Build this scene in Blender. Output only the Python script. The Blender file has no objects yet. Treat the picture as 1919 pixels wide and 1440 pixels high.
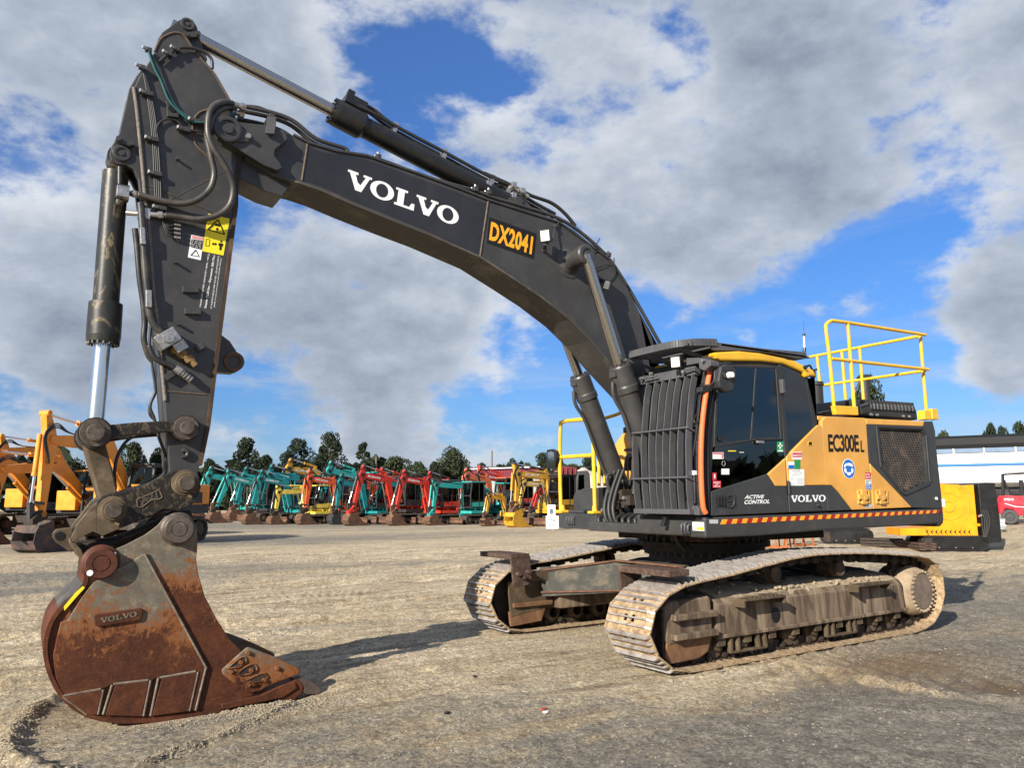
import bpy, bmesh, math, random
import numpy as np
from mathutils import Vector, Matrix, noise as mnoise
random.seed(7)
R_ = math.radians
scene = bpy.context.scene
col = scene.collection

# ------------------------------------------------------------ camera, light, exposure
CAMP = Vector((7.038, 6.906, 1.567)); YAW, PITCH, ROLL, FPX = -2.129, 0.147, -0.004, 1450.2
PW, PH = 1919.0, 1440.0
FWD = Vector((math.cos(PITCH)*math.cos(YAW), math.cos(PITCH)*math.sin(YAW), math.sin(PITCH)))
_r = Vector((math.sin(YAW), -math.cos(YAW), 0)); _u = _r.cross(FWD)
RGT = math.cos(ROLL)*_r + math.sin(ROLL)*_u
UPV = -math.sin(ROLL)*_r + math.cos(ROLL)*_u
cd = bpy.data.cameras.new('camera'); cam = bpy.data.objects.new('camera', cd); col.objects.link(cam)
m = Matrix((RGT, UPV, -FWD)).transposed().to_4x4(); m.translation = CAMP
cam.matrix_world = m
cd.sensor_fit = 'HORIZONTAL'; cd.sensor_width = 36.0; cd.lens = 36.0*FPX/PW
cd.clip_start = 0.05; cd.clip_end = 3000
scene.camera = cam

SUN_AZ, SUN_EL = R_(24), R_(24.5)
sd = bpy.data.lights.new('sun', 'SUN'); sun = bpy.data.objects.new('sun', sd); col.objects.link(sun)
sd.energy = 5.0; sd.angle = R_(0.55); sd.color = (1.0, 0.93, 0.82)
sdir = Vector((math.cos(SUN_EL)*math.cos(SUN_AZ), math.cos(SUN_EL)*math.sin(SUN_AZ), math.sin(SUN_EL)))
sun.rotation_euler = sdir.to_track_quat('Z', 'Y').to_euler()
scene.view_settings.view_transform = 'Standard'
scene.view_settings.look = 'None'
scene.view_settings.exposure = 0.82
scene.view_settings.gamma = 1.0
scene.view_settings.use_curve_mapping = False

world = bpy.data.worlds.new('World'); scene.world = world; world.use_nodes = True
def build_world():
    nt = world.node_tree; nt.nodes.clear(); N = nt.nodes; L = nt.links
    def nd(t, **kw):
        n = N.new(t)
        for k, v in kw.items(): setattr(n, k, v)
        return n
    out = nd('ShaderNodeOutputWorld')
    sky = nd('ShaderNodeTexSky'); sky.sky_type = 'NISHITA'; sky.sun_disc = False
    sky.sun_elevation = SUN_EL; sky.sun_rotation = math.pi/2 - SUN_AZ
    sky.air_density = 1.0; sky.dust_density = 0.35; sky.ozone_density = 2.2
    bg = nd('ShaderNodeBackground'); bg.inputs[1].default_value = 0.082
    tint = nd('ShaderNodeMix', data_type='RGBA', blend_type='MULTIPLY'); tint.inputs[0].default_value = 1
    tint.inputs[7].default_value = (0.78, 0.96, 1.22, 1)
    L.new(sky.outputs[0], tint.inputs[6])
    geo = nd('ShaderNodeTexCoord'); sz = nd('ShaderNodeSeparateXYZ'); L.new(geo.outputs['Generated'], sz.inputs[0])
    ab = nd('ShaderNodeValToRGB'); L.new(sz.outputs[2], ab.inputs[0]); ae = ab.color_ramp.elements      # clear, dry air: less milky towards the horizon
    ae[0].position = 0.0; ae[0].color = (.50, .52, .62, 1); ae[1].position = .55; ae[1].color = (.70, .84, 1, 1); k2 = ae.new(.12); k2.color = (.46, .58, .72, 1); k3 = ae.new(.3); k3.color = (.48, .68, .86, 1)
    t2 = nd('ShaderNodeMix', data_type='RGBA', blend_type='MULTIPLY'); t2.inputs[0].default_value = 1
    L.new(tint.outputs[2], t2.inputs[6]); L.new(ab.outputs[0], t2.inputs[7]); L.new(t2.outputs[2], bg.inputs[0])
    tc = nd('ShaderNodeTexCoord')
    def mth(op, a, b=None, c=None, clamp=False):
        n = nd('ShaderNodeMath', operation=op); n.use_clamp = clamp
        for i, x in enumerate((a, b, c)):
            if x is None: continue
            if hasattr(x, 'node'): L.new(x, n.inputs[i])
            else: n.inputs[i].default_value = x
        return n.outputs[0]
    sep = nd('ShaderNodeSeparateXYZ'); L.new(tc.outputs['Generated'], sep.inputs[0])
    X, Y, Z = sep.outputs
    # cloud deck: project the view direction on a horizontal layer
    zz = mth('ADD', mth('MAXIMUM', Z, 0.0), 0.16)
    cx = mth('DIVIDE', X, zz); cy = mth('DIVIDE', Y, zz)
    comb = nd('ShaderNodeCombineXYZ'); L.new(cx, comb.inputs[0]); L.new(cy, comb.inputs[1])
    def noise(vec, scale, detail, rough, dist=0.0, off=(0, 0, 0)):
        mp = nd('ShaderNodeMapping'); mp.inputs['Location'].default_value = off
        L.new(vec, mp.inputs[0])
        n = nd('ShaderNodeTexNoise'); n.inputs['Scale'].default_value = scale
        n.inputs['Detail'].default_value = detail; n.inputs['Roughness'].default_value = rough
        n.inputs['Distortion'].default_value = dist
        L.new(mp.outputs[0], n.inputs['Vector']); return n.outputs[0]
    n1 = noise(comb.outputs[0], 1.6, 5, 0.6, 0.0, (3.1, 1.7, 0))
    flatv = nd('ShaderNodeMapping'); flatv.inputs['Scale'].default_value = (1, 1, 1.7); L.new(tc.outputs['Generated'], flatv.inputs[0])
    puff = lambda dz: noise(flatv.outputs[0], 4.4, 12, 0.60, 0.0, (1.0, 5.0, 2.0+dz))
    n3 = puff(0); nup = puff(.05)
    dens = mth('ADD', mth('MULTIPLY', mth('SUBTRACT', n1, .5), 0.5), mth('ADD', mth('MULTIPLY', mth('SUBTRACT', n3, .5), 2.9), .585))
    # where the day's blue gaps and the cloud banks lie, as directions
    gaps = BLOBS
    acc = None
    for (u, v, r, a) in gaps:
        d = (FWD + RGT*((u-PW/2)/FPX) + UPV*((PH/2-v)/FPX)).normalized()
        dp = nd('ShaderNodeVectorMath', operation='DISTANCE'); L.new(tc.outputs['Generated'], dp.inputs[0])
        dp.inputs[1].default_value = d
        t = mth('DIVIDE', dp.outputs['Value'], r/FPX)
        g = mth('MULTIPLY', mth('EXPONENT', mth('MULTIPLY', mth('MULTIPLY', t, t), -1.0)), a*.80)
        acc = g if acc is None else mth('ADD', acc, g)
    dens = mth('ADD', dens, acc)
    mr = nd('ShaderNodeMapRange'); mr.interpolation_type = 'SMOOTHSTEP'; mr.clamp = True
    mr.inputs[1].default_value = 0.40; mr.inputs[2].default_value = 0.80
    L.new(dens, mr.inputs[0])
    # thick cloud is grey underneath, thin edges are bright; patchy billows
    thick = nd('ShaderNodeMapRange'); thick.clamp = True
    thick.inputs[1].default_value = 0.66; thick.inputs[2].default_value = 1.02
    L.new(dens, thick.inputs[0])
    n2 = noise(flatv.outputs[0], 3.0, 10, 0.58, 0.2, (7.0, 2.0, 4.0))
    lit = mth('MULTIPLY', mth('SUBTRACT', nup, n3), 1.6)
    bil = mth('ADD', mth('ADD', mth('MULTIPLY', thick.outputs[0], 0.34), lit), mth('MULTIPLY', mth('SUBTRACT', n2, 0.34), 1.45), clamp=True)
    cr = nd('ShaderNodeValToRGB'); L.new(bil, cr.inputs[0])
    e = cr.color_ramp.elements
    e[0].position = 0.0; e[0].color = (0.50, 0.525, 0.565, 1)
    e[1].position = 1.0; e[1].color = (0.13, 0.165, 0.22, 1)
    k = cr.color_ramp.elements.new(0.45); k.color = (0.30, 0.34, 0.405, 1)
    bc = nd('ShaderNodeBackground'); bc.inputs[1].default_value = 0.86
    L.new(cr.outputs[0], bc.inputs[0])
    # thin high streaks drawn out along the horizon
    sv = nd('ShaderNodeMapping'); sv.inputs['Scale'].default_value = (1, 1, 6.5); L.new(tc.outputs['Generated'], sv.inputs[0])
    cir = nd('ShaderNodeMapRange'); cir.inputs[1].default_value = .47; cir.inputs[2].default_value = .72; cir.inputs[4].default_value = .62
    L.new(noise(sv.outputs[0], 3.2, 8, .62, .4, (4, 1, 2)), cir.inputs[0])
    low = nd('ShaderNodeMapRange'); low.inputs[1].default_value = .42; low.inputs[2].default_value = .10; L.new(sep.outputs[2], low.inputs[0])
    cfac = mth('MULTIPLY', cir.outputs[0], low.outputs[0])
    bs = nd('ShaderNodeBackground'); bs.inputs[0].default_value = (.37, .42, .49, 1); bs.inputs[1].default_value = .9
    m0 = nd('ShaderNodeMixShader'); L.new(cfac, m0.inputs[0]); L.new(bg.outputs[0], m0.inputs[1]); L.new(bs.outputs[0], m0.inputs[2])
    mx = nd('ShaderNodeMixShader')
    L.new(mr.outputs[0], mx.inputs[0]); L.new(m0.outputs[0], mx.inputs[1]); L.new(bc.outputs[0], mx.inputs[2])
    L.new(mx.outputs[0], out.inputs[0])
# (u, v, radius) name directions in the sky; amount > 0 is a cloud bank, < 0 a blue gap
BLOBS = [(700, 60, 110, -.36), (800, 130, 110, -.36), (880, 150, 60, -.2), (620, 70, 70, -.28), (600, 20, 60, -.2), (760, 10, 80, -.12),
         (1780, 420, 150, -.34), (1560, 480, 130, -.26), (1650, 590, 170, -.30), (1890, 350, 110, -.30), (1330, 560, 150, -.26), (1480, 680, 120, -.22), (1760, 520, 60, -.2),
         (860, 800, 100, -.20), (980, 800, 170, -.30), (1130, 740, 150, -.26), (1620, 760, 220, -.30), (1850, 800, 150, -.30), (1200, 850, 200, -.2), (1000, 880, 120, -.2),
         (230, 330, 40, -.22), (440, 385, 40, -.26), (660, 540, 26, -.16), (60, 800, 90, -.24), (240, 760, 80, -.10), (10, 140, 30, -.3), (1010, 300, 50, -.16), (1500, 140, 45, -.24), (470, 850, 200, -.06), (250, 860, 160, -.12),
         (1885, 550, 95, .52), (1800, 600, 60, .4), (1860, 705, 60, .62), (1370, 350, 170, .34), (1250, 430, 120, .24), (1560, 380, 70, .30), (1500, 120, 420, .34), (1100, 200, 200, .18), (150, 130, 330, .26), (380, 180, 200, .22),
         (560, 660, 270, .40), (300, 500, 240, .18), (700, 780, 70, .40), (560, 790, 90, .26), (300, 880, 200, -.12), (620, 880, 160, -.16), (850, 610, 150, .32), (900, 480, 120, .18), (1560, 590, 70, .50), (1420, 620, 60, .36), (120, 600, 160, .22), (80, 700, 110, .2), (1180, 640, 60, .3), (1250, 560, 60, .2), (1040, 800, 60, .2), (900, 840, 60, .16), (1680, 320, 80, .2)]
build_world()

# ------------------------------------------------------------ pixel rays -> points on real planes of the machine
def ray(u, v): return FWD + RGT*((u-PW/2)/FPX) + UPV*((PH/2-v)/FPX)
def P(q, Y=None, Z=None, X=None):
    d = ray(*q)
    if Y is not None: t = (Y-CAMP.y)/d.y
    elif Z is not None: t = (Z-CAMP.z)/d.z
    else: t = (X-CAMP.x)/d.x
    return CAMP + d*t
SW = 0.03
RSW = Matrix.Rotation(SW, 4, 'Z'); RSWI = Matrix.Rotation(-SW, 4, 'Z')
def PT(q, Y=None, Z=None, X=None):          # the same in the undercarriage's own axes
    c = RSWI @ CAMP; d = (RSWI.to_3x3() @ ray(*q))
    if Y is not None: t = (Y-c.y)/d.y
    elif Z is not None: t = (Z-c.z)/d.z
    else: t = (X-c.x)/d.x
    return c + d*t
def crop(x0, y0, s): return lambda x, y: (x0+x/s, y0+y/s)
cA = crop(150, 0, 3.429); cB = crop(150, 400, 3.131); cC = crop(60, 740, 2.25); cD = crop(600, 160, 2.77)
cE = crop(1020, 580, 3.272); cF = crop(1480, 580, 3.13); cG = crop(840, 980, 3.838); cH = crop(1300, 980, 3.69)
cI = crop(340, 1100, 5.54); cJ = crop(1300, 760, 5.76); cK = crop(1540, 780, 6.262); cL = crop(0, 790, 4.569)
cM = crop(60, 940, 5.54); cN = crop(300, 380, 6.0); cO = crop(1060, 780, 6.26); cQ = crop(860, 380, 4.8); cS = crop(1180, 620, 5.05)
def xz(c, pts, Y):
    o = []
    for q in pts:
        w = P(c(*q) if c else q, Y=Y); o.append((w.x, w.z))
    return o

# ------------------------------------------------------------ materials
MATS = {}
def nodes(name):
    mt = bpy.data.materials.new(name); mt.use_nodes = True
    nt = mt.node_tree; b = nt.nodes['Principled BSDF']; MATS[name] = mt
    return mt, nt, b
def ncoord(nt, kind='Object'):
    return nt.nodes.new('ShaderNodeTexCoord').outputs[kind]
def nnoise(nt, vec, scale, detail=4, rough=.6, dist=0.0, stretch=None):
    if stretch:
        mp = nt.nodes.new('ShaderNodeMapping'); mp.inputs['Scale'].default_value = stretch
        nt.links.new(vec, mp.inputs[0]); vec = mp.outputs[0]
    n = nt.nodes.new('ShaderNodeTexNoise'); n.inputs['Scale'].default_value = scale
    n.inputs['Detail'].default_value = detail; n.inputs['Roughness'].default_value = rough
    n.inputs['Distortion'].default_value = dist
    nt.links.new(vec, n.inputs['Vector']); return n.outputs[0]
def nramp(nt, fac, stops):
    r = nt.nodes.new('ShaderNodeValToRGB'); nt.links.new(fac, r.inputs[0])
    els = r.color_ramp.elements
    while len(els) < len(stops): els.new(.5)
    for e, (p, c) in zip(els, stops):
        e.position = p; e.color = (*c, 1) if len(c) == 3 else c
    return r.outputs[0]
def nmix(nt, fac, a, b, blend='MIX'):
    n = nt.nodes.new('ShaderNodeMix'); n.data_type = 'RGBA'; n.blend_type = blend
    for i, x in ((0, fac), (6, a), (7, b)):
        if hasattr(x, 'node'): nt.links.new(x, n.inputs[i])
        elif i == 0: n.inputs[0].default_value = x
        else: n.inputs[i].default_value = (*x, 1)
    return n.outputs[2]
def nmath(nt, op, a, b=0.0, clamp=False):
    n = nt.nodes.new('ShaderNodeMath'); n.operation = op; n.use_clamp = clamp
    for i, x in enumerate((a, b)):
        if hasattr(x, 'node'): nt.links.new(x, n.inputs[i])
        else: n.inputs[i].default_value = x
    return n.outputs[0]
def nbump(nt, h, b, strength=.3, dist=.01, prev=None):
    n = nt.nodes.new('ShaderNodeBump'); n.inputs['Strength'].default_value = strength
    n.inputs['Distance'].default_value = dist
    nt.links.new(h, n.inputs['Height'])
    if prev: nt.links.new(prev, n.inputs['Normal'])
    nt.links.new(n.outputs[0], b.inputs['Normal']); return n.outputs[0]
def paint(name, c, rough=.45, dust=.25, dustc=(.22, .18, .13), scratch=None, metal=0.0, scale=3.0, bump=.04):
    mt, nt, b = nodes(name); v = ncoord(nt)
    n = nnoise(nt, v, scale, 6, .62)
    hi = tuple(min(1, x*1.16) for x in c); lo = tuple(x*.84 for x in c)
    base = nramp(nt, n, [(.3, lo), (.7, hi)])
    if dust:
        d = nnoise(nt, v, scale*2.3, 8, .7, .4)
        f = nramp(nt, d, [(.5, (0, 0, 0)), (.78, (dust,)*3)])
        base = nmix(nt, f, base, dustc)
    if scratch:
        s = nnoise(nt, v, 16, 3, .8, 3.2, (1, .3, 1))
        f2 = nramp(nt, s, [(.497, (0, 0, 0)), (.5, (.55,)*3), (.503, (0, 0, 0))])
        base = nmix(nt, f2, base, scratch)
    nt.links.new(base, b.inputs['Base Color'])
    rr = nramp(nt, n, [(.3, (max(.02, rough-.08),)*3), (.7, (min(1, rough+.12),)*3)])
    nt.links.new(rr, b.inputs['Roughness']); b.inputs['Metallic'].default_value = metal
    if bump: nbump(nt, nnoise(nt, v, 60, 3, .6), b, bump, .004)
    return mt
def wear(name, stops, scale=4, detail=9, rough=.8, bump=.4, stretch=None, dist=.5, bscale=40, bdist=.006, metal=0):
    mt, nt, b = nodes(name); v = ncoord(nt)
    n = nnoise(nt, v, scale, detail, .66, dist, stretch)
    nt.links.new(nramp(nt, n, stops), b.inputs['Base Color'])
    b.inputs['Roughness'].default_value = rough; b.inputs['Metallic'].default_value = metal; b.inputs['Specular IOR Level'].default_value = .3
    nbump(nt, nnoise(nt, v, bscale, 6, .65), b, bump, bdist)
    return mt
dark = paint('dark_grey_paint', (.039, .038, .037), .42, .34, (.115, .095, .075), (.12, .105, .09))
dark2 = paint('black_plastic', (.022, .023, .024), .55, .25, (.10, .09, .075))
dark3 = paint('dark_panel_paint', (.032, .034, .035), .45, .2, (.13, .12, .10), (.16, .16, .15))
under = paint('dusty_underside', (.05, .046, .042), .75, .8, (.20, .165, .12), None, 0, 1.2)
guardm = paint('guard_steel', (.075, .075, .080), .5, .35, (.17, .15, .13), None, .1)
yellow = paint('safety_yellow', (.74, .43, .025), .38, .12, (.4, .3, .15))
orange = paint('machine_yellow_paint', (.66, .33, .065), .42, .35, (.50, .33, .16), None, 0, 2.0, .03)
roofy = paint('roof_yellow', (.72, .40, .02), .32, .12, (.4, .3, .15))
cylp = paint('cylinder_black', (.03, .03, .03), .33, .5, (.20, .16, .10), (.32, .26, .15))
blackp = paint('black_gloss', (.012, .012, .012), .3, .2, (.08, .07, .06))
mt, nt, b = nodes('chrome'); b.inputs['Base Color'].default_value = (.82, .82, .80, 1); b.inputs['Metallic'].default_value = 1; b.inputs['Roughness'].default_value = .24; chrome = mt
mt, nt, b = nodes('dark_chrome'); b.inputs['Base Color'].default_value = (.42, .41, .39, 1); b.inputs['Metallic'].default_value = 1; b.inputs['Roughness'].default_value = .22; chromed = mt
mt, nt, b = nodes('zinc'); v = ncoord(nt); nt.links.new(nramp(nt, nnoise(nt, v, 40), [(.3, (.28, .27, .25)), (.7, (.55, .53, .5))]), b.inputs['Base Color']); b.inputs['Metallic'].default_value = .8; b.inputs['Roughness'].default_value = .38; zinc = mt
mt, nt, b = nodes('rubber'); b.inputs['Base Color'].default_value = (.022, .021, .020, 1); b.inputs['Roughness'].default_value = .5; rubber = mt
mt, nt, b = nodes('hose_spiral'); v = ncoord(nt); nt.links.new(nramp(nt, nnoise(nt, v, 9), [(.3, (.028, .026, .024)), (.7, (.085, .075, .062))]), b.inputs['Base Color']); b.inputs['Roughness'].default_value = .42; spiral = mt
def flat(name, c, rough=.5, emit=0):
    mt, nt, b = nodes(name); b.inputs['Specular IOR Level'].default_value = .25; v = ncoord(nt)
    nt.links.new(nramp(nt, nnoise(nt, v, 25, 4), [(.3, tuple(x*.93 for x in c)), (.7, tuple(min(1, x*1.05) for x in c))]), b.inputs['Base Color'])
    b.inputs['Roughness'].default_value = rough; return mt
white = flat('white_print', (.80, .80, .79)); blk = flat('black_print', (.012, .012, .012)); oran = flat('orange_print', (.90, .38, .02))
stripe_r = flat('red_reflective', (.36, .015, .015), .35); stripe_y = flat('orange_reflective', (.78, .36, .03), .35)
redp = flat('red_print', (.55, .03, .05)); greenp = flat('green_print', (.02, .25, .08)); bluep = flat('blue_print', (.02, .15, .50)); yelp = flat('yellow_print', (.80, .66, .03))
greyp = flat('grey_print', (.45, .45, .44)); hiv = flat('orange_rubber', (.85, .16, .05), .45)
def glass(name, tint, fres=1.5):
    mt = bpy.data.materials.new(name); mt.use_nodes = True; nt = mt.node_tree; nt.nodes.clear()
    o = nt.nodes.new('ShaderNodeOutputMaterial'); mx = nt.nodes.new('ShaderNodeMixShader')
    t = nt.nodes.new('ShaderNodeBsdfTransparent'); t.inputs[0].default_value = (*tint, 1)
    g = nt.nodes.new('ShaderNodeBsdfGlossy'); g.inputs['Roughness'].default_value = .015
    f = nt.nodes.new('ShaderNodeFresnel'); f.inputs[0].default_value = fres
    nt.links.new(f.outputs[0], mx.inputs[0]); nt.links.new(t.outputs[0], mx.inputs[1]); nt.links.new(g.outputs[0], mx.inputs[2])
    nt.links.new(mx.outputs[0], o.inputs[0]); return mt
gls = glass('tinted_glass', (.26, .31, .32), 1.95); glc = glass('clear_glass', (.35, .48, .50), 1.6)
mt, nt, b = nodes('lamp_lens'); b.inputs['Base Color'].default_value = (.8, .8, .72, 1); b.inputs['Roughness'].default_value = .15; lens = mt
# rust + leftover grey-green paint on the bucket
def bucket_mat(name, bias):
    mt, nt, b = nodes(name); v = ncoord(nt)
    n = nnoise(nt, v, 2.6, 11, .74, .5); st = nnoise(nt, v, 7, 10, .8, 2.2, (1.6, 1, 1.0))
    z = nt.nodes.new('ShaderNodeSeparateXYZ'); nt.links.new(v, z.inputs[0])
    g = nmath(nt, 'MULTIPLY', nmath(nt, 'SUBTRACT', z.outputs[2], .70), .36)
    s = nmath(nt, 'ADD', nmath(nt, 'ADD', nmath(nt, 'MULTIPLY', n, .55), nmath(nt, 'MULTIPLY', st, .50)), nmath(nt, 'ADD', g, bias))
    rc = nramp(nt, nnoise(nt, v, 4.5, 12, .78, .6), [(.27, (.028, .009, .005)), (.44, (.062, .018, .008)), (.56, (.098, .030, .012)), (.66, (.16, .058, .020)), (.80, (.32, .14, .045))])
    pc = nramp(nt, nnoise(nt, v, 12, 6, .7), [(.3, (.085, .08, .062)), (.52, (.14, .128, .098)), (.72, (.27, .22, .15))])
    rc = nmix(nt, 1.0, rc, nramp(nt, nnoise(nt, v, 1.7, 6, .7, .6), [(.32, (.42, .38, .36)), (.5, (.85, .82, .8)), (.68, (1.35, 1.25, 1.1))]), 'MULTIPLY')
    edge = nramp(nt, s, [(.5, (0, 0, 0)), (.56, (1, 1, 1))])
    halo = nramp(nt, s, [(.44, (0, 0, 0)), (.5, (.8, .8, .8)), (.56, (0, 0, 0))])
    c = nmix(nt, edge, rc, pc); c = nmix(nt, halo, c, (.27, .10, .03))
    scr = nnoise(nt, v, 5, 3, .7, 4.0, (1.6, .3, 1)); f2 = nramp(nt, scr, [(.49, (0, 0, 0)), (.5, (.6,)*3), (.51, (0, 0, 0))])
    c = nmix(nt, f2, c, (.13, .06, .03))
    for sc_, st_, th in ((4.0, (1, 1, 3.0), .012), (6.5, (2.6, 1, .7), .008)):
        sr = nnoise(nt, v, sc_, 2, .6, 2.0, st_); f3 = nramp(nt, sr, [(.5-th, (0, 0, 0)), (.5, (.85,)*3), (.5+th, (0, 0, 0))]); c = nmix(nt, nmath(nt, 'MULTIPLY', f3, st), c, (.16, .062, .024))
    nt.links.new(c, b.inputs['Base Color']); b.inputs['Roughness'].default_value = .68; b.inputs['Specular IOR Level'].default_value = .28
    bp = nbump(nt, nnoise(nt, v, 70, 6, .7), b, .35, .004); nbump(nt, n, b, .2, .01, bp)
    return mt
bk = bucket_mat('rusty_bucket', -.02); bkr = bucket_mat('rust_red', -.6); bkp = bucket_mat('bucket_paint', .14)
bkd = wear('dark_rust_pin', [(.3, (.035, .012, .008)), (.55, (.085, .028, .015)), (.8, (.16, .06, .03))], 8, rough=.6)
pinm = wear('worn_pin_face', [(.3, (.05, .038, .03)), (.6, (.12, .098, .08)), (.8, (.24, .20, .165))], 14, rough=.5, metal=.3)
coup = wear('scratched_black', [(.40, (.012, .011, .010)), (.54, (.022, .018, .014)), (.60, (.10, .075, .045)), (.66, (.03, .024, .018)), (.78, (.12, .095, .06))], 7, 12, .5, .3, None, 3.4)
coupb = wear('dusty_brown_steel', [(.3, (.04, .030, .020)), (.55, (.095, .068, .040)), (.75, (.19, .145, .095))], 5, 11, .7, .4)
mud = wear('track_mud', [(.28, (.10, .06, .032)), (.42, (.25, .165, .09)), (.58, (.44, .325, .195)), (.8, (.56, .45, .30))], 11, 12, .9, .8)
grous = wear('worn_grouser', [(.3, (.20, .15, .11)), (.5, (.34, .31, .28)), (.8, (.56, .55, .53))], 14, 9, .42, .3, metal=.35)
frm = wear('dusty_frame', [(.28, (.035, .024, .016)), (.44, (.095, .066, .044)), (.58, (.20, .148, .098)), (.75, (.36, .28, .19))], 4.5, 12, .85, .5, (1.6, 1, .22), .9)
dustf = wear('dust_cake', [(.3, (.24, .185, .12)), (.7, (.43, .34, .23))], 9, 10, .95, 1.0, bdist=.02, bscale=22)
rustst = wear('rust_step', [(.3, (.04, .024, .018)), (.55, (.085, .052, .038)), (.8, (.18, .135, .10))], 18, 9, .8, .7)
carb = wear('grey_green_frame', [(.3, (.04, .041, .037)), (.50, (.072, .071, .061)), (.62, (.15, .13, .10)), (.76, (.13, .055, .03))], 5, 9, .7, .2)
innr = wear('oily_dark_steel', [(.3, (.018, .014, .011)), (.6, (.05, .036, .026)), (.8, (.12, .085, .055))], 9, 8, .7, .4)

# ------------------------------------------------------------ mesh helpers
class MB:
    def __init__(s): s.v = []; s.f = []; s.sm = []; s.mi = []; s.cur = 0; s.cuts = []
    def cut(s): s.cuts.append((len(s.v), len(s.f)))
    def add(s, vs, fs, smooth=False, mat=None):
        o = len(s.v); s.v += [tuple(x) for x in vs]
        for f in fs:
            s.f.append(tuple(i+o for i in f)); s.sm.append(smooth); s.mi.append(s.cur if mat is None else mat)
    def box(s, c, d, rot=None, mat=None, taper=1.0):
        hx, hy, hz = d[0]/2, d[1]/2, d[2]/2; vs = []
        for z in (-1, 1):
            t = taper if z > 0 else 1.0
            for x, y in ((-1, -1), (1, -1), (1, 1), (-1, 1)):
                p = Vector((x*hx*t, y*hy*t, z*hz))
                if rot is not None: p = rot @ p
                vs.append(p + Vector(c))
        s.add(vs, [(0, 3, 2, 1), (4, 5, 6, 7), (0, 1, 5, 4), (1, 2, 6, 5), (2, 3, 7, 6), (3, 0, 4, 7)], False, mat)
    def bar(s, a, b, w, h=None, mat=None, up=(0, 0, 1)):
        a = Vector(a); b = Vector(b); d = (b-a); L = d.length
        if L < 1e-6: return
        d.normalize(); u = Vector(up)
        if abs(d.dot(u)) > .98: u = Vector((0, 1, 0))
        y = u.cross(d).normalized(); z = d.cross(y)
        s.box((a+b)/2, (L, w, h or w), Matrix((d, y, z)).transposed(), mat)
    def prism(s, pts, y0, y1, axis='Y', mat=None):
        n = len(pts)
        ar = sum(pts[i][0]*pts[(i+1) % n][1]-pts[(i+1) % n][0]*pts[i][1] for i in range(n))
        if ar < 0: pts = pts[::-1]
        mk = {'Y': lambda a, b, c: (a, c, b), 'Z': lambda a, b, c: (a, b, c), 'X': lambda a, b, c: (c, a, b)}[axis]
        vs = [mk(a, b, y0) for a, b in pts]+[mk(a, b, y1) for a, b in pts]
        lo = tuple(range(n)); hi = tuple(range(2*n-1, n-1, -1))
        sides = [(i, i+n, (i+1) % n+n, (i+1) % n) for i in range(n)]
        if (axis == 'Y') == (y1 > y0):
            s.add(vs, [lo, hi]+sides, False, mat)
        else:
            s.add(vs, [lo[::-1], hi[::-1]]+[f[::-1] for f in sides], False, mat)
    def cyl(s, a, b, r0, r1=None, n=20, mat=None, caps=True, smooth=True):
        a = Vector(a); b = Vector(b); r1 = r0 if r1 is None else r1
        d = (b-a).normalized(); u = Vector((0, 0, 1)) if abs(d.z) < .9 else Vector((1, 0, 0))
        x = d.cross(u).normalized(); y = d.cross(x); vs = []
        for p, r in ((a, r0), (b, r1)):
            for i in range(n):
                t = 2*math.pi*i/n; vs.append(p + x*(math.cos(t)*r) + y*(math.sin(t)*r))
        s.add(vs, [(i, (i+1) % n, (i+1) % n+n, i+n)[::-1] for i in range(n)], smooth, mat)
        if caps:
            s.v += [tuple(x) for x in vs]; o = len(s.v)-2*n
            s.f.append(tuple(o+i for i in range(n))); s.sm.append(False); s.mi.append(s.cur if mat is None else mat)
            s.f.append(tuple(o+n+i for i in range(n-1, -1, -1))); s.sm.append(False); s.mi.append(s.cur if mat is None else mat)
    def lathe(s, a, d, prof, n=28, mat=None):           # prof: (distance along d, radius)
        a = Vector(a); d = Vector(d).normalized()
        for (t0, r0), (t1, r1) in zip(prof, prof[1:]):
            if abs(t1-t0) < 1e-6 and abs(r0-r1) < 1e-6: continue
            if abs(t1-t0) < 1e-6: t1 = t0+1e-4
            s.cyl(a+d*t0, a+d*t1, max(r0, 1e-4), max(r1, 1e-4), n, mat, False)
    def tube(s, pts, r, n=8, mat=None, ribs=None, caps=True):
        pts = [Vector(p) for p in pts]; rings = []
        t = (pts[1]-pts[0]).normalized(); u = Vector((0, 0, 1)) if abs(t.z) < .9 else Vector((1, 0, 0))
        x = t.cross(u).normalized()
        for i, p in enumerate(pts):
            t = (pts[min(i+1, len(pts)-1)]-pts[max(i-1, 0)]).normalized()
            x = (x - t*x.dot(t)).normalized(); y = t.cross(x)
            rr = r(i) if callable(r) else r
            rings.append([p + x*(math.cos(2*math.pi*k/n)*rr) + y*(math.sin(2*math.pi*k/n)*rr) for k in range(n)])
        vs = [q for R in rings for q in R]; fs = []
        for i in range(len(rings)-1):
            for k in range(n): fs.append((i*n+k, i*n+(k+1) % n, (i+1)*n+(k+1) % n, (i+1)*n+k))
        s.add(vs, fs, True, mat)
        if caps:
            s.v += [tuple(q) for q in rings[0]]+[tuple(q) for q in rings[-1]]; o = len(s.v)-2*n
            for f in (tuple(o+k for k in range(n-1, -1, -1)), tuple(o+n+k for k in range(n))):
                s.f.append(f); s.sm.append(False); s.mi.append(s.cur if mat is None else mat)
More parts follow.
